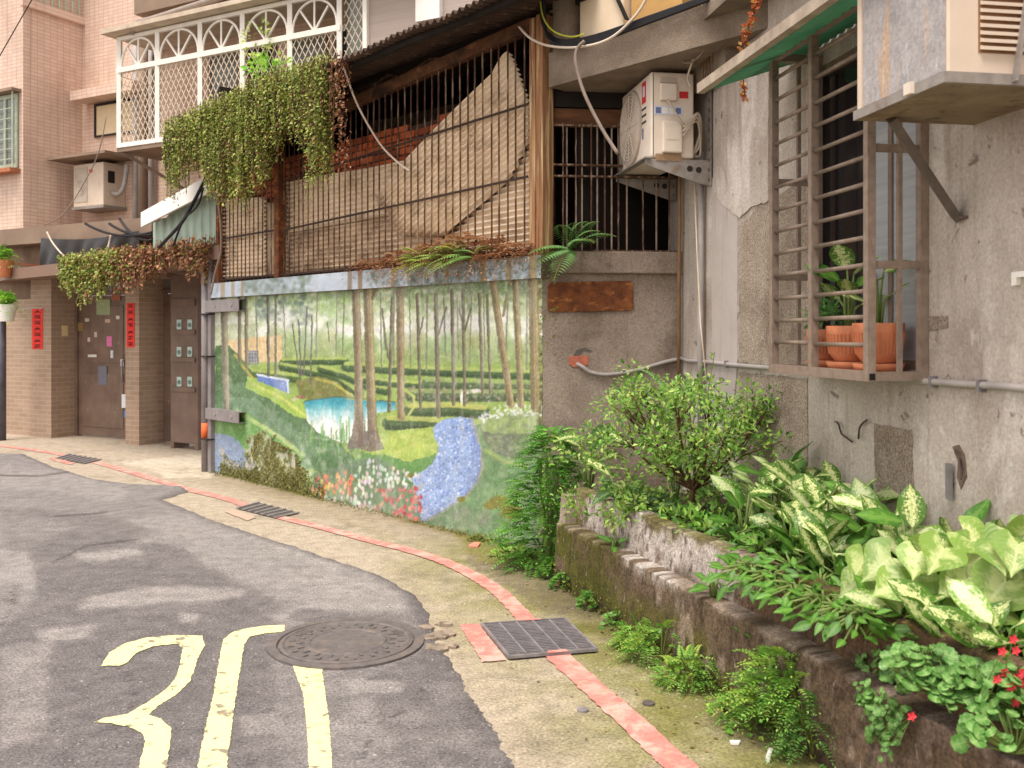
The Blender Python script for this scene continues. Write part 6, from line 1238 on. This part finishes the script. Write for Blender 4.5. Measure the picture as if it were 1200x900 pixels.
def leafy(name, label, cat, base, n, meshes, L, h, spread, group=None, bias=None, el=(15,65), lean=Vector((0,0,0)), ystart=0.35, face=0.8, nm='leaf'):
    base = Vector(base); t = thing(name, label, cat, base, group); st = MB(); a0 = rnd(0, 6)
    for k in range(n):
        a = a0+k*2.399+rnd(-.3,.3); f = ystart+(1-ystart)*(k+.5)/n; out = Vector((math.cos(a), math.sin(a), 0))
        tip = base+UP*(h*f)+out*(spread*(1.15-f*.7))*rnd(.7,1.1)+lean*f
        st.tube([base+out*.01, base.lerp(tip, .5)+UP*.04, tip], [.008, .006, .004], 5)
        e = math.radians(rnd(*el)); d = out*math.cos(e)+UP*math.sin(e)
        if bias: d = out*.5+Vector(bias)+rvec()*.35
        nn = (UP*math.cos(e)-out*math.sin(e))*1.0+Vector((-.25,-1,.2))*face+rvec()*.45
        inst(nm, random.choice(meshes), t, M=frame(tip, d, nn, L*rnd(.75,1.15)))
    st.build('stems', m_stem, t, smooth=True); return t
BED = 0.5
gD = 'dumb canes in the planter'; lD = 'cream speckled dumb cane with broad leaves growing in the planter'
for u, v, n, L, h in ((872,646,8,.17,.3),(905,640,8,.19,.36),(940,650,9,.2,.36),(925,668,7,.17,.28),(968,668,9,.2,.34),(1000,682,8,.19,.3),(965,690,7,.17,.24),(1035,692,9,.2,.34),(1070,712,8,.19,.34),(1120,728,7,.2,.34),(1190,748,8,.2,.3),(888,632,8,.18,.34),(920,630,8,.19,.38),(955,640,8,.19,.36),(985,655,8,.19,.36),(1015,668,8,.19,.36),(950,680,8,.17,.22),(985,700,8,.17,.22),(1055,752,8,.17,.16),(1120,776,9,.18,.14),(1180,790,9,.18,.16)):
    leafy('dumb_cane', {872:'cream speckled dumb cane next to the shrub',1190:'cream speckled dumb cane behind the geranium with dense red flowers',1055:'low dumb cane at the planter edge under the smallest arrowhead plant',1180:'low dumb cane between arrowhead plants and the geraniums'}.get(u, lD), 'plant', G(u, v, BED), n, DIE, L, h, .09, gD)
gS = 'arrowhead plants in the planter'; lS = 'pale yellow green arrowhead plant in the middle of its clump'
for u, v, n, L, h, ln in ((1035,735,6,.12,.28,(-.04,-.06,0)),(1070,745,6,.12,.33,(-.03,-.05,0)),(1110,752,7,.135,.4,(-.03,-.05,0)),(1160,765,7,.14,.43,(0,-.02,0)),(1215,775,7,.145,.45,(-.05,0,0))):
    leafy('arrowhead_plant', {1035:'smallest pale arrowhead plant, beside the trailing vine',1215:'tallest pale arrowhead plant, behind the red flowers'}.get(u, lS), 'plant', G(u, v, BED), n, SYN, L, h, .12, gS, el=(-10,25), lean=Vector(ln), face=1.7, bias=(-.3,-.15,-.55))
for u, v, n, L, h, lb in ((690,580,11,.2,.42,'dark green large leaved plant with browned leaf by the wall corner'),(725,600,8,.17,.22,'dark green large leaved plant behind the planter end, beside the shrub'),(750,612,6,.16,.16,'broad leaved plant at the foot of the shrub')):
    leafy('leafy_plant', lb, 'plant', G(u, v, BED), n, DRK, L, h, .1, el=(-10,50))
for u, v, n, L, h, lb in ((860,648,34,.065,.13,'low bright green herb nearest the shrub in the planter'),(890,664,38,.068,.14,'low bright green herb beneath the dumb canes at the planter edge'),(928,686,38,.068,.13,'low bright green herb hanging over the planter edge by the arrowheads'),(962,704,36,.066,.12,'low green herb between herbs and arrowhead plants')):
    leafy('herb', lb, 'plant', G(u, v, BED), n, PLN, L, h, .14, el=(-25,45), ystart=.1)
for u, v, n, lb in ((905,694,26,'leafy herb spilling over the brown stretch of the upper planter wall'),(965,722,26,'leafy herb drooping over the planter edge above the trailing vine'),(880,684,26,'leafy herb creeping down the brown upper planter face beside the pale stretch'),(935,708,26,'leafy herb creeping down the upper planter face above the tall fern-like weed'),(990,735,26,'leafy herb filling the planter edge next to the smallest arrowhead plant'),(1010,742,24,'green leaves drooping over the planter edge beneath the arrowheads')):
    leafy('herb', lb, 'plant', G(u, v, BED+.02), n, PLN+DIE[4:], .07, .1, .14, el=(-50,35), ystart=.05, lean=Vector((-.04,-.06,0)))
# low undergrowth filling the bed
GR = [S(96,140,52), S(120,164,64), S(76,120,44), S(140,176,80)]
mb = MB()
for _ in range(60):
    t = rnd(0, 1); s_ = pf+.1+(pn-pf-.3)*t; p = soilf((s_-pf)/(pn-pf), rnd(.1,.9)); clump(mb, p+UP*.05, (.14,.14,.08), 60, .045, GR)
o = solo('undergrowth', mb, m_leaf, 'low green undergrowth covering the soil of the planter', 'ground cover', kind='stuff')
# shrub
sb0 = G(808, 612, BED); sh = thing('shrub', 'small leaved green shrub with a forked brown trunk in the planter', 'shrub', sb0)
tr = MB(); fo = MB(); YG = [S(150,180,84), S(112,154,60), S(170,194,104), S(88,130,48), S(128,170,70)]
tr.tube(curve([sb0, sb0+Vector((.01,0,.1)), sb0+Vector((.02,.01,.18))]), [.02]*6+[.017]*6+[.016], 8)
fk = sb0+Vector((.02,.01,.18)); tips = []
for k in range(17):
    a = k*2.4; e = Vector((math.cos(a)*rnd(.2,.5), math.sin(a)*rnd(.12,.32), rnd(.22,.55))); mid = fk+e*.5+Vector((0,0,-.04)); tip = fk+e
    tr.tube(curve([fk, mid, tip]), [.011-.0006*i for i in range(13)], 6); tips.append(tip); tips.append(mid.lerp(tip, .5))
    for q in range(3):
        t2 = tip+Vector((rnd(-.14,.14), rnd(-.12,.12), rnd(-.08,.14))); tr.tube([mid.lerp(tip, .6), t2], [.005,.003], 5); tips.append(t2)
tips += [fk+Vector((-.42,.02,.25)), fk+Vector((-.5,.0,.1)), fk+Vector((-.36,-.05,.05)), fk+Vector((.4,.0,.22))]
tips = [t for t in tips if random.random() < .75]
for k in range(46): tips.append(fk+Vector((rnd(-.66,.3), rnd(-.22,.12), rnd(-.18,.32))))
for k in range(14): tips.append(fk+Vector((rnd(-.3,.35), rnd(-.15,.1), rnd(.3,.62))))
for t in tips: clump(fo, t, (rnd(.07,.16),rnd(.07,.14),rnd(.05,.1)), int(rnd(26,62)), .034, YG, .55, .1, .3)
for k in range(26):                               # loose sprigs breaking the outline
    b_ = random.choice(tips); e_ = b_+Vector((rnd(-.16,.16), rnd(-.1,.1), rnd(.02,.2))); fo.tube([b_, e_], .002, 4, S(120,110,60))
    for q in range(9): p = b_.lerp(e_, rnd(.1,1)); fo.leaf(p, rvec()+UP*.4, UP+rvec()*.6-Vector((0,.5,0)), .034, .018, vary(random.choice(YG)))
tr.build('trunk', m_twig, sh, smooth=True); tag(fo.build('foliage', m_leaf, sh), kind='stuff')
# feathery weed behind the shrub
mb = MB(); bs = G(790, 604, BED)+Vector((.05,.25,0))
for k in range(9):
    a = -2.6+k*.62; top = bs+Vector((math.cos(a)*.12, math.sin(a)*.06, .62+rnd(-.05,.08)))
    mb.tube([bs, top], .004, 4, S(110,140,70)); spray(mb, top, Vector((math.cos(a), math.sin(a)*.4-.2, .25)), .3, 12, .07, S(128,172,92), droop=.3, lw=.3)
solo('feathery_weed', mb, m_leaf, 'tall feathery leaved weed rising behind the shrub', 'plant')
# fern bush at the wall corner
random.seed(33); cb_ = G(634, 668); fb = thing('fern_bush', 'dense bright green feathery fern bush at the corner of the mural', 'bush', cb_)
mb = MB(); FG = [S(92,150,52), S(116,172,64), S(72,124,44), S(132,184,76)]
for _ in range(780):
    t = random.random(); z = .02+.88*t; R = .27*(1-t)**.6+.1; a = rnd(0, 2*PI); out = Vector((math.cos(a), math.sin(a), 0))
    p = cb_+Vector((.02+.06*t, .12, z))+out*(R*rnd(.3,.85)); spray(mb, p, out+UP*rnd(.0,.5)+rvec()*.3+Vector((-.1,-.3,0)), rnd(.1,.19), 8, .042, random.choice(FG), droop=.5, lw=.5)
tag(mb.build('foliage', m_leaf, fb), kind='stuff')
mb = MB()
for k in range(14): a = k*2.4; mb.tube([cb_+Vector((.05,.14,0)), cb_+Vector((.08+math.cos(a)*.1, .14+math.sin(a)*.1, .7))], .006, 5)
mb.build('stems', m_stem, fb)
# weeds along the foot of the planter
def weed(u, v, dz, r, n, lab, cols, fine=True, L=.1, ll=.03, name='weed', off=Vector((0,0,0))):
    c = G(u, v)+off; mb = MB()
    for _ in range(n):
        vv = rvec(); p = c+Vector((vv.x*r[0]*.6, vv.y*r[1]*.6, dz+abs(vv.z)*r[2]*.7)); out = Vector((vv.x, vv.y-.4, .35))
        if fine: spray(mb, p, out+rvec()*.4, L*rnd(.7,1.2), 7, ll, random.choice(cols), droop=.5, lw=.6)
        else:
            l = ll*rnd(.7,1.3); mb.leaf(p, out+rvec()*.5, UP+rvec()*.5-Vector((0,.4,0)), l, l*.8, vary(random.choice(cols)))
    for k in range(6): mb.tube([c, c+Vector((rnd(-.5,.5)*r[0], rnd(-.5,.5)*r[1], dz+r[2]*.7))], .004, 4, S(110,120,60))
    return solo(name, mb, m_leaf, lab, 'weed', 'weeds at the planter foot')
LG = [S(128,176,72), S(150,190,90), S(104,152,60), S(166,190,84)]
weed(775,775,.02,(.24,.12,.22),90,'light green weed clump at the planter foot near the grate', LG, L=.1)
weed(818,806,.02,(.2,.11,.18),85,'pale fern-like weed clump lower down the planter foot', LG, L=.09, ll=.024)
weed(850,835,.0,(.1,.08,.07),50,'tiny weed clump where pavement meets planter', LG, False, ll=.025)
weed(915,868,.12,(.19,.11,.32),115,'tall fern-like weed climbing the lower planter step', LG, L=.13, ll=.036)
weed(955,890,.0,(.18,.1,.3),90,'dark weed clump at the planter foot below the trailing vine', [S(90,132,60), S(112,150,76)], L=.1)
weed(880,858,.0,(.14,.09,.1),50,'low weed mat at the planter foot beside the tall fern-like weed', LG, False, ll=.03)
weed(672,690,.0,(.2,.12,.14),110,'leafy weed mat at the foot of the fern bush', [S(92,140,52), S(120,164,72)], False, ll=.04)
weed(700,712,.0,(.16,.1,.12),80,'leafy weed patch on the mossy planter foot', [S(92,140,56), S(128,168,80)], False, ll=.04)
weed(722,735,.0,(.1,.08,.1),50,'small leafy weed at the planter foot opposite the grate', [S(92,140,56), S(128,168,80)], False, ll=.035)
weed(600,652,.0,(.22,.1,.06),60,'low grassy weed by the mural corner', LG, False, ll=.05)
weed(560,634,.0,(.12,.06,.05),40,'small moss weed tuft under the mural', [S(124,128,48), S(100,110,44)], False, ll=.03)
weed(748,758,.0,(.16,.1,.16),80,'light green weed between the grate and the planter, first of the row', LG, L=.09)
weed(800,800,.0,(.16,.1,.14),70,'light green weed joining the two clumps at the planter foot', LG, L=.09)
weed(868,848,.02,(.14,.08,.14),50,'fern-like weed beside the tall one on the lower step', LG, L=.11, ll=.03)
weed(940,878,.12,(.14,.09,.22),65,'fern-like weed below the planter step next to the trailing vine', LG, L=.12, ll=.034)
weed(650,676,.0,(.16,.1,.16),110,'thick leafy weed between fern bush and planter end', [S(92,140,52), S(120,164,72)], False, ll=.04)
for u, v, lb in ((720,640,'small plant rooted in the planter step joint by the fern bush'), (836,690,'small leafy seedling on the planter step joint'), (872,668,'bright seedling hanging on the upper planter wall'), (886,755,'long leaved seedling on the lower planter step')):
    q = PP.at(u, v+8, -.06); leafy('seedling', lb, 'weed', q, 6, PLN, .09, .07, .05, 'weeds at the planter foot', el=(0,60))
# pelargonium with red flowers
def round_leaf():
    n = 20; vs_ = [(0,0,0)]; r2 = []
    for k in range(n+1):
        a = -PI/2+.25+(2*PI-.5)*k/n; r = .5*(1+.07*math.cos(a*9)); vs_.append((r*math.cos(a)*.5, .25+r*math.sin(a)*.5, .03)); 
    for k in range(n+1): a = -PI/2+.25+(2*PI-.5)*k/n; r = 1+.09*math.cos(a*9); vs_.append((r*math.cos(a)*.5, .4+r*math.sin(a)*.5, .04*math.cos(a*9)+.02))
    fs = [(0, 1+k, 2+k) for k in range(n)]+[(1+k, n+2+k, n+3+k, 2+k) for k in range(n)]
    me = bpy.data.meshes.new('round_leaf'); me.from_pydata(vs_, [], fs); ul = me.uv_layers.new(name='UVMap')
    for l in me.loops: v = me.vertices[l.vertex_index].co; ul.data[l.index].uv = (v.x+.5, v.y)
    me.polygons.foreach_set('use_smooth', [True]*len(fs)); me.materials.append(leaf_mat('round_leaf', S(92,140,66), S(140,178,106), S(170,196,132), .42, .62, 5)); me.update(); return me
RL = round_leaf(); random.seed(8)
def pelargonium(c, r, n, lab):
    t = thing('geranium', lab, 'plant', c, 'geraniums at the planter edge'); c = Vector(c); st = MB()
    for k in range(n):
        v = rvec(); v.z = abs(v.z)*.9-.25; p = c+Vector((v.x*r[0], v.y*r[1], v.z*r[2])); st.tube([c-UP*.05, p], .003, 4)
        inst('leaf', RL, t, M=frame(p, Vector((v.x+rnd(-.6,.6), v.y-.3, v.z*.3-.25)), UP*.8+Vector((0,-.6,0))+rvec()*.75, rnd(.024,.052)))
    st.build('stems', m_stem, t); return t
c1_ = PP.pt(PP.su(1085)+.02, .5, -.13)
for u, v, z, r, n, lb in ((1078,782,.53,(.1,.09,.1),70,'scallop leaved geranium under the smallest arrowhead plant'), (1115,800,.5,(.13,.1,.11),85,'scallop leaved geranium spilling over the planter beside the trailing vine'), (1160,808,.5,(.15,.11,.13),95,'scallop leaved geranium bearing some of the red flowers'), (1205,820,.5,(.15,.11,.15),95,'scallop leaved geranium with a dense red flower cluster'), (1190,862,.44,(.13,.08,.1),60,'scallop leaved geranium hanging lowest over the lower planter step')):
    t = pelargonium(G(u, v, z), r, n, lb)
m_petal = mat('red_petal', S(232,70,84), S(220,60,74), 30, 0.5, 0, trans=0.2)
for i, (u, v) in enumerate(((1187,749),(1190,762),(1174,763),(1177,788),(1168,796),(1184,805),(1192,793),(1196,800),(1190,823),(1068,839),(1198,788))):
    p = G(u, v, .6)*1.0; p = Vector((p.x, p.y, p.z)); Yd = 2.72+rnd(-.05,.05)
    p = Vector(((u-CX)/F*Yd, Yd, H+(YH-v)/F*Yd)); fl = thing('red_flower', 'small red geranium flower among the scalloped leaves', 'flower', p, 'red geranium flowers')
    for k in range(5):
        a = 2*PI*k/5; d = Vector((math.cos(a), -.35, math.sin(a))); mb = MB(); mb.leaf(p, d, Vector((0,-1,.3)), .016, .013, (1,0,0)); mb.c = []; mb.build('petal', m_petal, fl)
    mb = MB(); mb.tube([p, Vector((p.x+rnd(-.02,.02), p.y+.05, p.z-.1))], .0018, 4); mb.build('stalk', m_stem, fl)
# trailing vine
vt = thing('trailing_vine', 'round leaved vine trailing down over the planter steps', 'vine', PP.at(1025, 790, -.1)); st = MB(); random.seed(4)
for k in range(9):
    u = 1012+k*6+rnd(-3,3); n = 13+int(rnd(0,6)); end = 900-abs(k-5)*14+rnd(-20,10); pts = []
    for i in range(n):
        v = 765+(end-765)*i/(n-1); p = PP.at(u+rnd(-4,4), v, -.11 if v < 800 else .03); 
        if p.z > HL+.02 and v >= 800: p = PP.at(u, v, -.07)
        pts.append(p+Vector((0,0,.0)))
        for q in range(2): inst('leaf', RL, vt, M=frame(p+Vector((PP.n.x,PP.n.y,0))*.012+rvec()*.012, rvec()+Vector((0,-.2,-.4)), Vector((PP.n.x,PP.n.y,.5))+rvec()*.7, rnd(.016,.034)))
    st.tube(pts, .003, 4)
st.build('stems', m_stem, vt)
# pot plants in the window cage
leafy('potted_dumb_cane', 'speckled dumb cane in the middle terracotta pot of the window cage', 'plant', pB-Vector((0,0,.01)), 7, DIE, .17, .3, .06, el=(10,50), face=.6)
leafy('potted_plant', 'young yellow green plant in the near terracotta pot of the window cage', 'plant', pA-Vector((0,0,.01)), 5, DIE, .14, .26, .05, el=(0,40), face=.6)
mb = MB(); clump(mb, pC+Vector((0,0,.07)), (.09,.07,.08), 130, .035, [S(78,136,60), S(110,160,80)])
for k in range(8): spray(mb, pC+Vector((0,0,.05)), Vector((rnd(-1,.2), rnd(-.8,.5), rnd(.2,.9))), .18, 9, .05, S(120,170,90), lw=.25)
solo('potted_fern', mb, m_leaf, 'small leaved ferny plant in the far terracotta pot of the window cage', 'plant')

# ------------------------------------------------------------------ creepers and ferns up high
random.seed(12)
OL = [S(152,164,72), S(168,176,86), S(134,150,64), S(186,186,108), S(116,134,58)]; RD = [S(166,116,84), S(142,92,68), S(184,136,98), S(120,82,60)]
def creeper(top, length, lab, n, cols, step=.02, L=.036, thick=.18, name='hanging_creeper', mound=.1, wob=.02, group=None, nb=22):
    """top(t) -> point on the edge; length(t) -> hang; strands of small leaves"""
    mb = MB(); st = MB()
    for _ in range(n):
        t = random.random(); lg = random.random() < .38
        if lg: t = (int(t*nb)+rnd(.3,.7)*.6)/nb
        t = min(1, t); p = top(t)+Vector((0,0,rnd(-.03,mound))); o = rnd(-.05, thick); p = p+HN*o; l = length(t)*(rnd(.75,1.15) if lg else rnd(.25,.72)); z = 0.0; dx, dy = rnd(-.02,.02), rnd(-.02,.02)
        z = -rnd(0, .05); q = p.copy(); k = 0
        while -z < l:
            q = p+Vector((dx*z*-2+rnd(-wob,wob), rnd(-wob,wob), z)); c = cols(t, -z/max(l,.01))
            d = HN*rnd(.2,1)+rvec()*.7-UP*.4; s_ = L*rnd(.45,1.4); mb.leaf(q, d, HN+UP*.7+rvec()*.5, s_, s_*.75, vary(c, .28), .2, .2); z -= step*rnd(.7,1.3)
        if random.random() < .35: st.tube([p, p.lerp(q, .5)+HN*.01, q], .0035, 4)
    a = np.array([tuple(v) for v in mb.v]); th = thing(name, lab, 'creeper', (float(a[:,0].mean()), float(a[:,1].mean()), float(a[:,2].min())), group)
    tag(mb.build('foliage', m_leaf, th), kind='stuff')
    if st.v: st.build('stems', m_twig, th)
    return th
HN = Vector((PM.n.x, PM.n.y, 0)); ea, eb = el[0], PM.su(385, .5)
prof = [(0,.75),(.1,.62),(.2,.5),(.32,.85),(.42,.95),(.52,.98),(.62,.85),(.7,.6),(.76,.5),(.8,.45),(.86,.7),(.93,1.02),(.97,.95),(1,.6)]
def hang(t): 
    for (a, x), (b, y) in zip(prof[:-1], prof[1:]):
        if a <= t <= b: return x+(y-x)*(t-a)/(b-a)
    return .5
etop = lambda t: PM.pt(ea+(eb-ea)*t, eave_z(ea+(eb-ea)*t)+.02+.05*math.sin(PI*t), .42)
creeper(etop, hang, 'big green creeper hanging over the shed roof edge', 1500, lambda t, z: random.choice(OL if random.random() > .03+.12*(z > .8) else RD), mound=.12, thick=.13, L=.027, step=.015)
e2 = lambda t: PM.pt(eb+.02+.22*t, eave_z(eb)+.05, .46)
creeper(e2, lambda t: .95*rnd(.4,1), 'reddish brown creeper strands hanging at the roof corner', 15, lambda t, z: random.choice(RD), L=.03, thick=.06, mound=.02)
HN = Vector((PKp.n.x, PKp.n.y, 0))
ktop = lambda t: kl.lerp(kr, t)+Vector((0,0,.03))
creeper(lambda t: ktop(.36+.3*t), lambda t: .3+.28*math.sin(PI*min(1,t*1.2)), 'olive green creeper hanging over the entrance canopy', 520, lambda t, z: random.choice(OL if random.random() > .06+.25*t else RD), L=.042, thick=.12, mound=.1)
creeper(lambda t: ktop(.62+.36*t), lambda t: .2+.26*abs(math.cos(t*2.6)), 'dry reddish creeper on the canopy end beside the steel post', 420, lambda t, z: random.choice(RD if random.random() > .15 else OL), L=.042, thick=.12, mound=.1)
# ferns and dry fern litter on the mural coping
HN = Vector((PM.n.x, PM.n.y, 0)); DN = Vector((PM.d.x, PM.d.y, 0)); random.seed(15)
mb = MB(); BR = [S(190,138,100), S(158,108,76), S(206,162,122), S(136,92,66)]
for _ in range(420):
    u = rnd(425, 628) if random.random() < .75 else rnd(500, 600); a = PM.su(u); w = .05+.16*max(0, 1-abs(u-545)/90)
    p = PM.pt(a, ZT+rnd(0,.06+w*.7), rnd(-.02,.08)); d = DN*rnd(-1,1)+HN*rnd(-.1,.8)+UP*rnd(-.2,.5); spray(mb, p, d, rnd(.1,.24), 8, .045, random.choice(BR), droop=.7, lw=.45)
for _ in range(70):
    a = PM.su(rnd(490, 590)); p = PM.pt(a, ZT+.03, .07); spray(mb, p, DN*rnd(-.5,.5)+HN*.5+UP*.1, rnd(.16,.26), 11, .05, random.choice(BR), droop=.8, lw=.3)
solo('dry_fern', mb, m_leaf, 'dry brown fern litter piled on the mural coping', 'fern', kind='stuff')
def fern(base, fronds, lab, L, ll, col, group=None):
    t = thing('fern', lab, 'fern', base, group); base = Vector(base)
    for d in fronds:
        mb = MB(); dd = Vector(d).normalized(); l = L*rnd(.8,1.15); n = 17; side = dd.cross(UP); 
        if side.length < .2: side = DN.copy()
        side.normalize(); pts = []
        for i in range(n+1):
            tt = i/n; q = base+dd*(l*tt)-UP*(.5*l*tt*tt); pts.append(q); k = math.sin(PI*(.12+.86*tt))
            for sg in (1,-1):
                s_ = ll*max(.15, k); mb.leaf(q, side*sg+dd*.3-UP*.2, UP+dd*.2, s_, s_*.26, vary(col, .15), .05, .2)
        mb.tube(pts, .0028, 4, S(120,130,60)); mb.build('frond', m_leaf, t)
    return t
random.seed(3)
fern(PR.pt(PR.su(668), ZS+.01, .02), [(-.3,-.3,1.2),(.1,-.2,1.4),(.4,-.3,1.4),(.7,-.4,1.1),(.6,-.2,1.3),(-.9,-.4,.4),(-.3,-.8,-.1),(.4,-.8,.6),(.9,-.4,.9),(-.7,-.6,.1)], 'green sword fern growing on the ledge beside the rusty post', .42, .11, S(112,152,88))
for u, lb, col in ((505,'yellow green fern on the coping below the long corrugated sheet', S(150,172,70)), (528,'drooping pale fern on the coping in the dry fern litter', S(156,178,92)), (548,'upright yellow fern in front of the torn sheet', S(170,170,80)), (565,'green fern hanging from the coping above the blue flower stream', S(120,160,84))):
    b_ = PM.pt(PM.su(u), ZT+.01, .05); fern(b_, [tuple(DN*rnd(-1,1)+HN*rnd(.1,.8)+UP*rnd(.1,1.0)) for _ in range(9)], lb, .36, .075, col)
mb = MB(); c = PR.pt(.03, ZS, .06)
for _ in range(60): p = c+Vector((rnd(-.06,.06), rnd(-.03,.03), -rnd(0,.9)**2*.9)); mb.leaf(p, rvec()-UP, Vector((0,-1,.3)), .022, .015, vary(S(110,130,56)))
solo('small_creeper', mb, m_leaf, 'thin green creeper running down the corner of the mural wall', 'creeper')
# red vine on the column
mb = MB(); pth = curve([PW.at(886,-4,.26), PW.at(883,14,.26), PW.at(876,36,.26), PW.at(871,55,.26), PW.at(870,80,.24), PW.at(873,112,.1)]); mb.tube(pth, .003, 4, S(120,80,50))
for p in pth:
    for _ in range(4): mb.leaf(p+rvec()*.015, rvec(), Vector((0,-1,.4)), .03, .024, vary(random.choice([S(190,100,56), S(160,80,50), S(190,140,70)])))
solo('red_vine', mb, m_leaf, 'thin red leaved vine dangling beside the awning rail', 'vine')
mb = MB()
for k in range(7):
    x = rnd(826, 838); mb.tube(curve([PW.at(x, -5, .14), PW.at(x+rnd(-4,4), 25, .14), PW.at(x+rnd(-6,4), 55, .13), PW.at(x+rnd(-8,2), 85+rnd(-10,10), .12)]), .003, 4)
solo('dry_roots', mb, m_twig, 'dry thin roots hanging down the concrete column', 'roots')
# balcony plants and the pots at the far left
mb = MB(); LM = [S(150,200,70), S(120,180,60), S(180,214,100)]
clump(mb, PL.at(318, 82, .12), (.3,.18,.2), 150, .09, LM); clump(mb, PL.at(300, 45, .1), (.2,.12,.26), 80, .07, [S(190,200,110), S(160,190,90)])
solo('balcony_plant', mb, m_leaf, 'bright green leafy plant growing out of the white balcony grille', 'plant', kind='stuff')
mb = MB(); clump(mb, PL.at(205, 148, .06), (.1,.06,.12), 30, .08, [S(60,96,46), S(90,120,56)]); solo('balcony_plant', mb, m_leaf, 'small dark plant behind the diamond lattice of the balcony', 'plant')
for u, v, w, lb, lb2 in ((4,300,16,'upper leafy plant in a terracotta wall pot beside the canopy','upper terracotta pot hung on the wall beside the canopy'), (8,352,22,'lower leafy plant in a white wall pot beside the canopy','lower white pot hung on the brick garden wall')):
    c = PL.at(u, v, .55); mb = MB()
    for _ in range(46): spray(mb, c+rvec()*.06, Vector((rnd(-1,1), rnd(-1,.4), rnd(-.3,1))), rnd(.16,.3), 7, .08, random.choice(LM+[S(96,140,56)]), droop=.6, lw=.4)
    for _ in range(14): mb.tube([c-UP*.08, c+rvec()*.12+UP*.05], .006, 4, LM[0])
    pt3 = thing('pot_plant', lb, 'plant', c-UP*.08); tag(mb.build('foliage', m_leaf, pt3), kind='stuff')
    b_ = c-UP*.3; mb = MB(); mb.lathe(b_, [(.001,0),(.09,0),(.13,.2),(.14,.24),(.12,.24),(.11,.2)], 20); mb.bar(b_+UP*.2, b_+Vector((LN.x,LN.y,0))*-.68+UP*.2, .03, .02)
    solo('wall_pot', mb, m_terra if v < 320 else m_white, lb2, 'flower pot', smooth=False)

# fallen leaves and grit on the pavement
random.seed(77); mb = MB()
for _ in range(150):
    u = rnd(560, 900); v = rnd(650, 890); p = G(u, v)
    dd = (Vector((p.x, p.y))-PP.P).dot(PP.n)
    if 0.02 < dd < .75 and random.random() < 1.1-dd: mb.leaf(p+UP*.006, Vector((rnd(-1,1), rnd(-1,1), 0)), UP, rnd(.012,.035), rnd(.008,.018), vary(random.choice([S(120,96,60), S(150,120,70), S(90,76,52), S(130,130,70), S(176,150,110)])), .05, 0)
for _ in range(90):
    a = rnd(S0, S1); p = PM.pt(a, .006, rnd(.03,.2)); mb.leaf(p, Vector((rnd(-1,1), rnd(-1,1), 0)), UP, rnd(.012,.035), rnd(.008,.018), vary(random.choice([S(120,96,60), S(110,104,50), S(90,76,52)])), .05, 0)
solo('leaf_litter', mb, m_leaf, 'fallen leaves and bits scattered along the planter and mural foot', 'leaf litter', kind='stuff', loc=(0,0,0))
# moss cushions along the foot of the mural and planter
mb = MB(); MO_ = [S(110,110,40), S(90,92,34), S(128,126,52), S(80,76,34)]
for _ in range(2600):
    if random.random() < .5: u = rnd(258, 380); p = PM.at(u, 0, .012); zz_ = abs(random.gauss(0, .1)); p = Vector((p.x, p.y, zz_))
    elif random.random() < .5: a = rnd(S0, S1); p = PM.pt(a, abs(random.gauss(0, .015)), .02+abs(random.gauss(0, .03)))
    else: s_ = rnd(pf, 1.6); p = PP.pt(s_, abs(random.gauss(0, .05)), .012+abs(random.gauss(0,.012)))
    mb.leaf(p, rvec()+UP*.6, UP+rvec(), rnd(.012,.026), rnd(.008,.016), vary(random.choice(MO_)))
solo('moss', mb, m_leaf, 'olive moss cushions along the foot of the mural and the planter', 'moss', kind='stuff', loc=(0,0,0))
